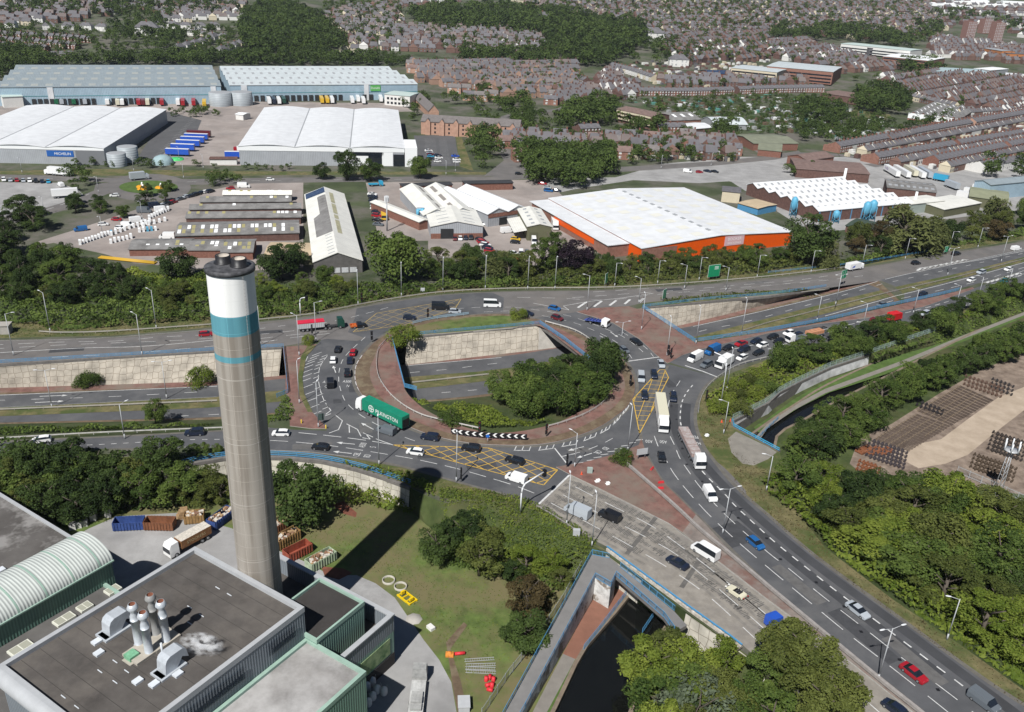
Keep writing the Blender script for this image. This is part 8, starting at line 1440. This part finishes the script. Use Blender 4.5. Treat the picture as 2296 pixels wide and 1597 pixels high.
for a in [('scrub',[(0,620),(200,640),(330,630),(470,620),(475,720),(250,735),(120,742),(0,720)],5,.42,2.6,'mid',0,1,3.2),('scrub',[(570,650),(700,640),(930,640),(1150,632),(1400,625),(1400,640),(1148,645),(999,652),(899,665),(799,682),(699,702),(580,715)],6,.4,2.3,'mid',0,2,2.8),('scrub',[(260,600),(420,630),(470,600),(470,660),(300,660)],6,.4,1.8,'lime',0,3,2.5),('scrub',[(1150,610),(1400,590),(1790,575),(1900,575),(1720,612),(1400,638),(1150,645)],4.5,.42,2.2,'olive',0,4,2.6),('river_scrub',[(1850,590),(2000,565),(2150,545),(2296,515),(2296,530),(2100,560),(1860,600)],3,.45,1.8,'mid',0,5,2.6),
          ('undergrowth',[(0,1020),(330,1040),(520,1060),(510,1115),(300,1130),(0,1170)],3.0,.5,2.0,'dark',-3,6,3),('brambles',[(650,1090),(735,1085),(800,1090),(905,1110),(975,1135),(975,1160),(900,1150),(770,1130),(660,1150)],10,.3,2.2,'lime',LZ,7,2.0),('brambles',[(985,1115),(1060,1118),(1150,1132),(1205,1152),(1290,1202),(1340,1235),(1320,1260),(1270,1300),(1200,1260),(1120,1250),(1040,1200),(985,1150)],15,.17,.55,'lime',-2.5,8,1.6),('tall_grass',[(985,1115),(1060,1118),(1150,1132),(1205,1152),(1290,1202),(1340,1235),(1320,1260),(1270,1300),(1200,1260),(1120,1250),(1040,1200),(985,1150)],4,.2,.9,'mid',-2.5,28,2.4),('bushes',[(990,1185),(1040,1195),(1110,1240),(1200,1280),(1270,1310),(1230,1350),(1130,1300),(1010,1270),(980,1215)],8,.3,2.0,'mid',LZ,9,2.0),('bushes',[(1160,1330),(1240,1330),(1225,1400),(1180,1480),(1150,1460)],6,.34,2.2,'brown',LZ,10,2.2),
          ('island_hedge',[(910,874),(950,884),(1020,893),(1100,897),(1130,940),(1240,960),(1180,968),(1100,974),(1000,945),(930,902)],9,.3,1.5,'lime',-2,11,2.2),('island_shrubs',[(890,755),(990,735),(1130,722),(1195,728),(1050,742),(900,757)],5,.25,.5,'mid',.5,12,1.5),('slip_hedge',[(-60,985),(0,955),(200,950),(350,955),(480,945),(480,958),(300,972),(0,985)],8,.32,1.3,'mid',-3,13,2.2),('bank_scrub',[(595,905),(640,890),(662,930),(655,952),(600,955)],9,.28,.9,'mid',-1,14,1.8),
          ('slope_scrub',[(1705,1095),(1790,1050),(1950,1090),(2296,1150),(2296,1556),(2150,1452),(2000,1350),(1850,1236),(1770,1160),(1730,1128)],5.5,.38,2.4,'lime',-1,15,3),('slope_scrub',[(1580,900),(1620,865),(1722,815),(1860,785),(2130,712),(2296,662),(2296,668),(2100,738),(1947,792),(1862,820),(1747,872),(1640,938),(1590,930)],4.5,.38,1.8,'lime',0,16,2.4),('canal_scrub',[(1760,1010),(1860,935),(1990,865),(2120,800),(2296,722),(2296,770),(2150,830),(2000,920),(1880,1030),(1780,1080)],4,.42,2.2,'mid',RZ,17,2.8),('bank_scrub',[(1950,795),(2100,743),(2296,670),(2296,692),(2100,766),(1960,815)],7,.34,1.3,'mid',-1.5,31,2.2),('lawn_tufts',[(640,1170),(800,1160),(900,1160),(960,1230),(1130,1310),(1230,1360),(1130,1500),(1060,1560),(1010,1490),(920,1370),(850,1290),(720,1250)],2.2,.11,.12,'lime',LZ,32,2),('verge_tufts',[(1648,1094),(1722,1159),(1827,1250),(1997,1375),(2197,1520),(2296,1586),(2296,1550),(2150,1446),(2000,1345),(1850,1230),(1768,1090),(1700,1040),(1640,1010),(1580,1000),(1566,940),(1580,880),(1620,850),(1630,930),(1640,1000)],4,.14,.2,'brown',0,41,2),('verge_tufts',[(604,1014),(799,1031),(1024,1084),(1205,1137),(1290,1193),(1288,1197),(1205,1146),(1060,1121),(920,1092),(800,1050),(640,1025)],6,.12,.22,'olive',0,42,2),('verge_tufts',[(0,757),(250,752),(475,733),(699,706),(899,668),(1148,648),(1373,646),(1722,622),(2052,575),(2296,536),(2296,522),(2050,563),(1722,607),(1148,635),(999,642),(799,670),(579,692),(250,718),(0,728)],3,.16,.3,'olive',0,43,2.4),('lawn_tufts',[(660,1160),(800,1160),(900,1165),(960,1230),(1130,1310),(1200,1380),(1060,1500),(920,1360),(850,1290)],1.2,.1,.1,'mid',LZ,33,5),('canal_scrub',[(1500,1480),(1560,1470),(1660,1520),(1760,1575),(1800,1680),(1470,1680)],5,.36,2.2,'mid',LZ,18,2.6),('wall_ivy',[(1480,672),(1600,662),(1722,654),(1850,649),(1722,661),(1500,683)],5,.3,1.2,'olive',0,19,1.8)]:bushland(*a)
def woods(name,polys,seed):
 rg=np.random.default_rng(seed);CC=[];NN=[];SS=[];TT=[]
 for poly,gap,h0,h1 in polys:
  P=[W2((p[0],max(p[1],2))) for p in poly];xs,ys=[p[0] for p in P],[p[1] for p in P];y=min(ys);cnt=0
  while y < max(ys):
   x=min(xs)+rg.uniform(0,gap);g=gap*(1+max(0,y-900)/2500)
   while x < max(xs):
    a,b_=x+rg.uniform(-.4,.4)*g,y+rg.uniform(-.4,.4)*g
    if inpoly(a,b_,P) and cnt < 3000:
     cnt += 1;h=rg.uniform(h0,h1);r=h*.5;n=int(np.clip(420*500/max(400,b_),60,420));c,nr,tt=crown_pts(n,7,.5,1.0,rg);CC.append(np.c_[a+c[:,0]*r,b_+c[:,1]*r,TH(b_)+h*.55+c[:,2]*h*.45]);NN.append(nr);SS.append(np.full(n,h*.5*np.sqrt(14/n)*.5)*rg.uniform(.7,1.3,n));TT.append(np.clip(tt*.7+rg.uniform(-.15,.45),0,1))
    x += g
   y += g
 me=leafmesh(name,np.concatenate(CC),np.concatenate(NN),np.concatenate(SS),np.concatenate(TT),LD['far']);o=bpy.data.objects.new(name,me);C.objects.link(o);tag(o,kind='stuff')
LD['far']=foliage('leaf_far',(.02,.038,.011),(.085,.125,.03))
woods('distant_wood',[([(545,40),(620,10),(700,35),(745,70),(770,118),(690,130),(560,130),(540,90)],9,10,17),([(0,130),(90,142),(200,143),(340,130),(480,132),(560,135),(760,130),(860,135),(930,148),(850,150),(600,149),(200,149),(0,165)],8,8,13),([(0,120),(90,125),(110,145),(40,150),(0,185)],8,8,14),([(915,35),(1010,20),(1130,22),(1180,50),(1175,80),(1050,72),(930,62)],12,12,18),([(1030,120),(1130,122),(1240,132),(1250,150),(1150,150),(1040,145)],9,9,14),([(1150,30),(1240,30),(1330,50),(1420,62),(1460,85),(1420,125),(1370,135),(1380,150),(1300,150),(1180,120),(1260,110),(1190,85)],11,11,18),([(1800,75),(1900,62),(2000,80),(2060,100),(2050,112),(1900,95),(1810,92)],12,11,16),([(2060,40),(2150,25),(2296,60),(2296,85),(2200,55),(2100,50)],26,12,18),([(1720,78),(1770,60),(1800,75),(1795,95),(1730,90)],14,11,16),([(2015,150),(2080,145),(2110,165),(2030,172)],10,9,14),([(1915,215),(2000,208),(2035,232),(2030,258),(1960,262),(1900,240)],9,9,14),([(1780,290),(1880,275),(1990,285),(2060,278),(2130,268),(2110,285),(1990,305),(1880,325),(1800,320)],11,6,10),([(1800,230),(1880,240),(1900,270),(1830,280),(1770,265)],10,8,12),([(0,5),(200,3),(330,15),(480,5),(540,25),(460,40),(330,55),(250,60),(280,95),(360,110),(420,95),(380,60),(250,40),(0,40)],16,9,15),([(2050,65),(2110,55),(2110,85),(2060,95)],14,10,16),([(1250,90),(1500,100),(1560,150),(1460,150),(1330,130)],26,9,14)],21)
woods('street_trees',[([(1080,300),(1110,290),(1125,330),(1110,395),(1085,380),(1040,320)],9,8,12),([(1120,235),(1190,225),(1200,250),(1120,262)],9,8,12),([(1165,345),(1230,352),(1370,355),(1372,395),(1330,412),(1290,425),(1200,415),(1170,385)],6,9,13),([(1250,265),(1330,235),(1385,240),(1375,280),(1290,290),(1250,300)],9,9,15),([(1130,265),(1180,260),(1225,290),(1200,310),(1140,300)],10,8,12),([(1400,330),(1470,325),(1570,345),(1640,345),(1560,362),(1410,385)],11,6,10),([(1405,300),(1440,290),(1480,270),(1480,305),(1420,310)],10,9,14),([(1380,222),(1560,218),(1722,212),(1850,232),(1990,268),(1900,318),(1690,300),(1480,250)],11,3,7),([(1605,280),(1640,275),(1640,315),(1605,318)],9,8,12),([(1700,395),(1790,380),(1830,382),(1780,400)],12,5,8),([(2150,385),(2296,375),(2296,405),(2200,400)],12,7,12),([(880,245),(940,220),(1100,230),(1140,300),(1000,225),(935,290)],14,6,10),([(380,372),(520,373),(520,378),(380,378)],6,2.5,4),([(535,376),(660,378),(660,385),(535,383)],5,2.5,4),([(160,370),(370,372),(370,378),(160,377)],6,2.5,5),([(380,252),(480,248),(500,262),(385,264)],7,3,6),([(440,405),(520,400),(540,415),(460,428)],7,5,8),([(150,400),(190,396),(215,430),(160,462)],8,5,9),([(720,10),(900,0),(900,90),(780,118)],15,7,11),([(920,60),(1180,75),(1200,110),(1000,118)],13,6,10),([(1180,0),(1722,0),(1722,140),(1500,140)],16,7,12),([(1722,0),(2080,0),(2090,85),(1722,90)],18,7,12),([(1722,95),(1980,150),(1880,165),(1722,128)],16,6,10),([(930,145),(1300,150),(1300,215),(1100,220)],10,5,8.5),([(1150,305),(1650,300),(1650,365),(1150,360)],9,4.5,8),([(1900,180),(2296,180),(2296,240),(2100,250)],22,6,9),([(1880,340),(2296,275),(2296,370),(1960,365)],24,3,5),([(0,60),(300,70),(560,60),(540,120),(0,120)],15,6,10),([(1480,190),(1722,180),(1840,195),(1500,205)],16,5,9)],22)
# == WORKS YARD CLUTTER
def skip(x,y,dx,dy,col,label,L=5.8,fill=None,h=2.0,words=None):
 p=W(x,y,LZ);q=W(x+dx*6,y+dy*6,LZ);a=math.atan2(q[1]-p[1],q[0]-p[0]);t=thing('skip_container',label,'skip',(p[0],p[1],LZ+.03),a,'skips in the works yard');m=mat('skipc_'+col,dict(blue=(.03,.06,.19),rust=(.17,.07,.035),ochre=(.25,.15,.06),red=(.24,.06,.035),sage=(.30,.36,.25))[col],.7,.3,1.2);b=MB();e=L/2
 for s in (-1,1):b.box(-e,e,s*1.2-.05,s*1.2+.05,.15,h);[b.box(-e+.3+k*.62,-e+.42+k*.62,s*1.3-.06,s*1.3+.06,.1,h) for k in range(int(L/.62))]
 b.box(-e,-e+.1,-1.15,1.15,.15,h);b.box(e-.1,e,-1.15,1.15,.15,h);b.box(-e+.1,e-.1,-1.15,1.15,.1,.3);b.build('hull',m,t)
 if fill:
  b=MB();r_=random.Random(int(x))
  for k in range(46):u,v,s=r_.uniform(-e+.5,e-.5),r_.uniform(-.9,.9),r_.uniform(.15,.5);a2=r_.uniform(0,3);c,s2=math.cos(a2),math.sin(a2);b.box(-s,s,-s*.6,s*.6,0,r_.uniform(.1,.5),r_.randrange(3),T=lambda p,u=u,v=v:(u+p[0]*c-p[1]*s2,max(-1.1,min(1.1,v+p[0]*s2+p[1]*c)),h-.35+p[2]))
  b.build('waste_load',[mat('waste_pale',(.5,.46,.4),.9,.3,2),mat('waste_tan',(.36,.24,.13),.9,.3,2),mat('waste_brown',(.2,.11,.07),.9)] ,t)
 if words:b=MB();text_mb(b,words,None,0,.8,1,T3=lambda u,v:(u,-1.39,1.1+v));b.build('lettering',black,t)
for a in [(291,1183,1,-.05,'blue','blue skip with white ribs at the back of the yard',6,None),(360,1183,1,.02,'rust','empty rusty skip beside the blue one',6,None),(497,1170,1,-.75,'blue','blue skip full of white scrap next to the chimney',6.2,1),(640,1218,1,-.55,'ochre','ochre skip heaped with waste right of the chimney',6.2,1,2.2,'BODENS'),(668,1244,1,-.5,'red','empty rust-red skip beside the ochre one',5.5,None),(720,1264,1,-.55,'sage','sage-green covered container by the works grass',6,1),(612,1195,1,-.6,'rust','rusty skip half hidden behind the chimney',6,1),(437,1168,1,-.1,'ochre','heap-filled ochre skip behind the lorry',4,1)]:skip(*a)
p,q=W(470,1200,LZ),W(375,1252,LZ);a=math.atan2(q[1]-p[1],q[0]-p[0]);t=thing('skip_lorry','white-cabbed lorry carrying a rusty lettered skip beside the big hall','lorry',(p[0],p[1],LZ+.05),a);L=math.hypot(q[0]-p[0],q[1]-p[1]);b=MB();cab_loft(b,3.2);b.v=[(x+L-2.1,y,z) for x,y,z in b.v];sub(b,0).build('cab',paint(PC['white']),t);sub(b,1).build('windscreen',glass,t);wheels(t,[1.2,2.5,L-1.4],1.05,.5);b=MB();b.box(0,L-.4,-.45,.45,.6,1);b.build('chassis',rubber,t);o=boxload(t,.2,L-2.7,1.1,3.0,mat('skip_ochre2',(.23,.11,.045),.8,.35,1.5),mat('waste_pale',(.5,.46,.4)),'skip_body',1.2)
b=MB();text_mb(b,'STOCKERS',None,0,.9,1,T3=lambda u,v:(L*.38-u,1.22,2.0+v));b.build('lettering',mat('letter_cream',(.55,.45,.25),.7),o)
p,q=W(931,1612,LZ),W(943,1510,LZ);a=math.atan2(q[1]-p[1],q[0]-p[0]);t=thing('flatbed_lorry','dusty grey flatbed lorry parked half in shade on the works road','lorry',(p[0],p[1],LZ+.05),a);L=math.hypot(q[0]-p[0],q[1]-p[1]);dg_=mat('dusty_grey',(.30,.30,.29),.8,.25,1.2);b=MB();cab_loft(b,2.9);b.v=[(x+L-2.1,y,z) for x,y,z in b.v];sub(b,0).build('cab',dg_,t);sub(b,1).build('windscreen',glass,t);wheels(t,[1.2,2.5,L-1.4],1.05,.5);boxload(t,0,L-2.7,.9,1.2,mat('bed_pale',(.4,.4,.39),.9,.3,.8),None,'bed',1.2);[boxload(t,.4+k*1.3,1.5+k*1.3,1.21,1.7+.2*(k % 2),dg_,None,'load',.9) for k in range(3)]
for k,(x,y) in enumerate([(823,1546),(835,1535),(846,1553),(826,1582),(836,1568),(861,1557)]):small('bulk_bag',f'{ORD[sorted([823, 835, 846, 826, 836, 861]).index(x)]} from the left of the white bulk bags standing in shade beside the front wing','bag',x,y,lambda b:(b.lathe([(.5,0),(.62,.3),(.6,1.2),(.3,1.5),(.12,1.7),(0,1.75)],10),[b.tube((.4*sx,.4*sy,1.3),(.5*sx,.5*sy,1.75),.03,n=4) for sx in (-1,1) for sy in (-1,1)]),render_w,LZ,0,'white bulk bags')
for x,y,l in ((871.5,1303,'upper of two concrete rings on the works grass'),(898,1317,'lower of two concrete rings on the works grass')):small('concrete_ring',l,'ring',x,y,lambda b:b.lathe([(1.25,0),(1.25,.45),(1.08,.45),(1.08,0)],28),mat('ring_concrete',(.38,.36,.31),.9,.15,2),LZ)
small('steel_frame','bright yellow steel frame lying at the kerb of the works road','frame',913,1342,lambda b:([b.box(-1.9,1.9,s,s+.25,0,.35) for s in (-1.0,.75)],[b.box(s,s+.2,-.75,.75,.05,.3) for s in (-1.8,-.6,.6,1.6)],b.box(-1.5,-1.1,-.4,.4,.3,1.0),b.box(1.0,1.4,-.4,.4,.3,.9)),mat('frame_yellow',(.65,.45,.01),.45),LZ,-.75)
for k,(x,y) in enumerate([(1090,1527),(1098,1522),(1106,1528),(1094,1538),(1103,1541),(1096,1552)]):small('red_barrel',f'{["upper left", "top", "right", "middle left", "middle right", "lowest"][k]} of the red barrels heaped on the works grass','barrel',x,y,lambda b,k=k:b.tube((-.45,0,.35),(.45,.1*k,.4),.33,n=12) if k % 2 else b.lathe([(.33,0),(.33,.95),(0,.96)],12),mat('barrel_red',(.55,.03,.04),.5),LZ,k*1.1,'red barrels')
for k,(x,y,a,l) in enumerate([(1075,1480,.15,'top ladder section of scaffolding on the works grass'),(1078,1492,.1,'second scaffolding ladder on the works grass'),(1077,1500,.02,'third scaffolding ladder on the works grass'),(1078,1508,0,'lowest scaffolding ladder on the works grass')]):small('scaffold_ladder',l,'scaffolding',x,y,lambda b:([b.box(-2.6,2.6,s,s+.08,.05,.13) for s in (-.3,.3)],[b.box(q*.4-.03,q*.4+.03,-.22,.3,.06,.12) for q in range(-6,7)]),galv,LZ,a,'scaffolding ladders')
small('red_drum','red roll lying on the works grass edge','roll',1031,1468,lambda b:b.tube((-.9,0,.3),(.9,0,.3),.3,n=10),mat('barrel_red',(.55,.03,.04)),LZ,.2);small('tool_bag','red and yellow bundle at the kerb of the works road','bundle',1008,1470,lambda b:(b.box(-.7,.7,-.5,.5,0,.45),b.lathe([(.5,.45),(.3,.8),(0,.85)],8)),mat('bag_orange',(.6,.22,.04),.7,.4,2),LZ);small('waste_skip','small grey skip at the lower kerb of the works road','skip',1040,1586,lambda b:(b.box(-.9,.9,-1.2,1.2,.1,1.2),b.box(-1,1,-1.3,1.3,1.2,1.3)),lamp_grey,LZ,.1);small('water_tank','pale plastic tank lying at the kerb of the works road','tank',966,1410,bx(-.7,.7,-.5,.5,0,.6),render_w,LZ,-.8);small('spoil_heap','grey rubble heap at the kerb of the works road','heap',928,1388,lambda b:b.lathe([(1.6,0),(1.1,.4),(0,.6)],7),concrete,LZ)
for k,(x,y) in enumerate([(164,1186),(177,1182),(190,1178),(210,1166),(210,1155),(243,1158)]):small('pallet_stack',f'{ORD[k]} from the left of the pale wrapped pallets at the back of the yard' if k < 3 else ['lower','upper','lone right-hand'][k-3]+' pale wrapped pallet stack by the dark trees','pallet',x,y,lambda b:(b.box(-.6,.6,-.5,.5,.15,1.5),b.box(-.65,.65,-.55,.55,0,.15)),mat('wrapped',(.45,.44,.42),.8,.2,2),LZ,.3,'wrapped pallets')
small('timber_pile','pile of pallets and timber beside the skips','timber',418,1158,lambda b:[b.box(-2+k*.3,1-k*.2,-1,1,k*.5,k*.5+.4) for k in range(4)],mat('timber',(.26,.17,.09),.9,.3,2),LZ,.4)
# == RAILWAY YARD
ru=mat('rail_rust',(.13,.07,.04),.9,.3,2);wsb=MB()
wsb.tube((0,-.75,.5),(0,.75,.5),.09,n=6);[wsb.tube((0,s*.72-.06,.5),(0,s*.72+.06,.5),.5,n=14) for s in (-1,1)];o=wsb.build('wheelset',ru);wm_=o.data;bpy.data.objects.remove(o);NW=0
for bx0,by0,nx,ny,ex,ey,sx_,sy_,col,what in [(1955,992,9,5,9.0,3.0,4,8.5,(.06,.05,.055),'in the dark block below the rails'),(1932,1040,5,3,8.5,2.6,3,9,(.22,.085,.04),'in the orange rusty block nearest the slope trees'),(2063,905,6,2,9.0,3.4,3,8,(.03,.026,.028),'in the black block upon the rails'),(2230,855,5,3,9,3.2,4,9,(.04,.035,.035),'in the dark block at the upper right of the yard'),(2232,975,8,5,9,3,3,9,(.05,.04,.035),'in the dark block beside the sand track, right'),(2190,1025,10,4,9,3,3,9,(.09,.065,.045),'in the brown block beside the lattice mast'),(2170,848,9,3,9,3,4,9,(.12,.075,.055),'in the rusty block at the end of the rails')]:
 for i in range(nx):
  for j in range(ny):
   p=W(bx0+i*ex+j*sx_-j*6,by0+i*ey+j*sy_,RZ);o=bpy.data.objects.new('train_wheelset',wm_);C.objects.link(o);o.location=p;o.rotation_euler=(0,0,.5);tag(o,f'rusty railway wheelset {what}','wheelset','wheelsets '+what);o.material_slots[0].link='OBJECT';o.material_slots[0].material=mat('ws_%d' % bx0,col,.85,.25,2)
for k in range(30):
 f=k/29;a,c=W(1960+f*190,985-f*112-6*(f > .5),RZ),W(2040+f*185,1012-f*112,RZ);(dx,dy),L=nrm(a,c);b=MB();[b.box(0,L,s-.06,s+.06,.1,.26) for s in (-.35,.35)];[b.box(q*1.8,q*1.8+.3,-.6,.6,0,.1,1) for q in range(int(L/1.8))];o=b.build('track_panel',[mat('rail_dark',(.10,.075,.06),.8,.2,1),mat('sleeper',(.22,.17,.11),.9)]);o.location=(a[0],a[1],RZ+.05);o.rotation_euler=(0,0,math.atan2(dy,dx));tag(o,f'{ORD[k]} track panel from the left among the rails laid out in the yard','rails','rails laid out in the yard')
for k in range(3):small('bogie_frame',f'{ORD[k]} rusty bogie frame from the left at the yard corner','bogie',1938+k*22,1012+k*2,lambda b:([b.box(-2.5,2.5,s-.12,s+.12,.2,.8) for s in (-.9,.9)],[b.box(q*.8-.1,q*.8+.1,-.8,.8,.3,.7) for q in range(-3,4)]),mat('ws_1932',(.22,.085,.04)),RZ,.6,'rusty bogie frames')
t=thing('lattice_mast','grey lattice phone mast with white antennas at the right edge','mast',W(2232,1118,RZ));b=MB();H_=13
for i in range(3):
 a=i*2.094;f=lambda z,a=a:((1.1-.05*z)*math.cos(a),(1.1-.05*z)*math.sin(a),z);b.tube(f(0),f(H_),.08,n=5)
 for k in range(8):a2=(i+1)*2.094;z0,z1=k*H_/8,(k+1)*H_/8;b.tube(f(z0),((1.1-.05*z1)*math.cos(a2),(1.1-.05*z1)*math.sin(a2),z1),.04,n=4)
b.build('lattice',galv,t);b=MB();b.lathe([(1.6,H_),(1.6,H_+.15),(0,H_+.15)],12);b.build('platform',galv,t)
for k in range(6):a=k*1.047;b=MB();b.tube((1.6*math.cos(a),1.6*math.sin(a),H_-.2),(1.6*math.cos(a),1.6*math.sin(a),H_+2.2),.16,n=8);b.build('antenna',steel_white,t)
railing('palisade_fence','grey palisade fence beside the lattice mast',[W(2145,1062,RZ),W(2200,1085,RZ),W(2300,1130,RZ)],mat('palisade',(.33,.35,.36)),h=2.2,rails=(.4,1.9),rh=.08,step=2.8,cat='fence',mesh_infill=.3)
b=MB();b.box(-3950,8900,25,11900,-7.2,125);hz=tag(b.build('haze',black),kind='stuff');m=bpy.data.materials.new('haze');m.use_nodes=True;n=m.node_tree.nodes;n.remove(n['Principled BSDF']);v=n.new('ShaderNodeVolumePrincipled');v.inputs['Color'].default_value=(.80,.89,1,1);v.inputs['Density'].default_value=3.2e-5;m.node_tree.links.new(v.outputs[0],n['Material Output'].inputs[1]);hz.data.materials.clear();hz.data.materials.append(m)
print('trees',NT[0],'houses',NH[0],'far houses',DH_N)
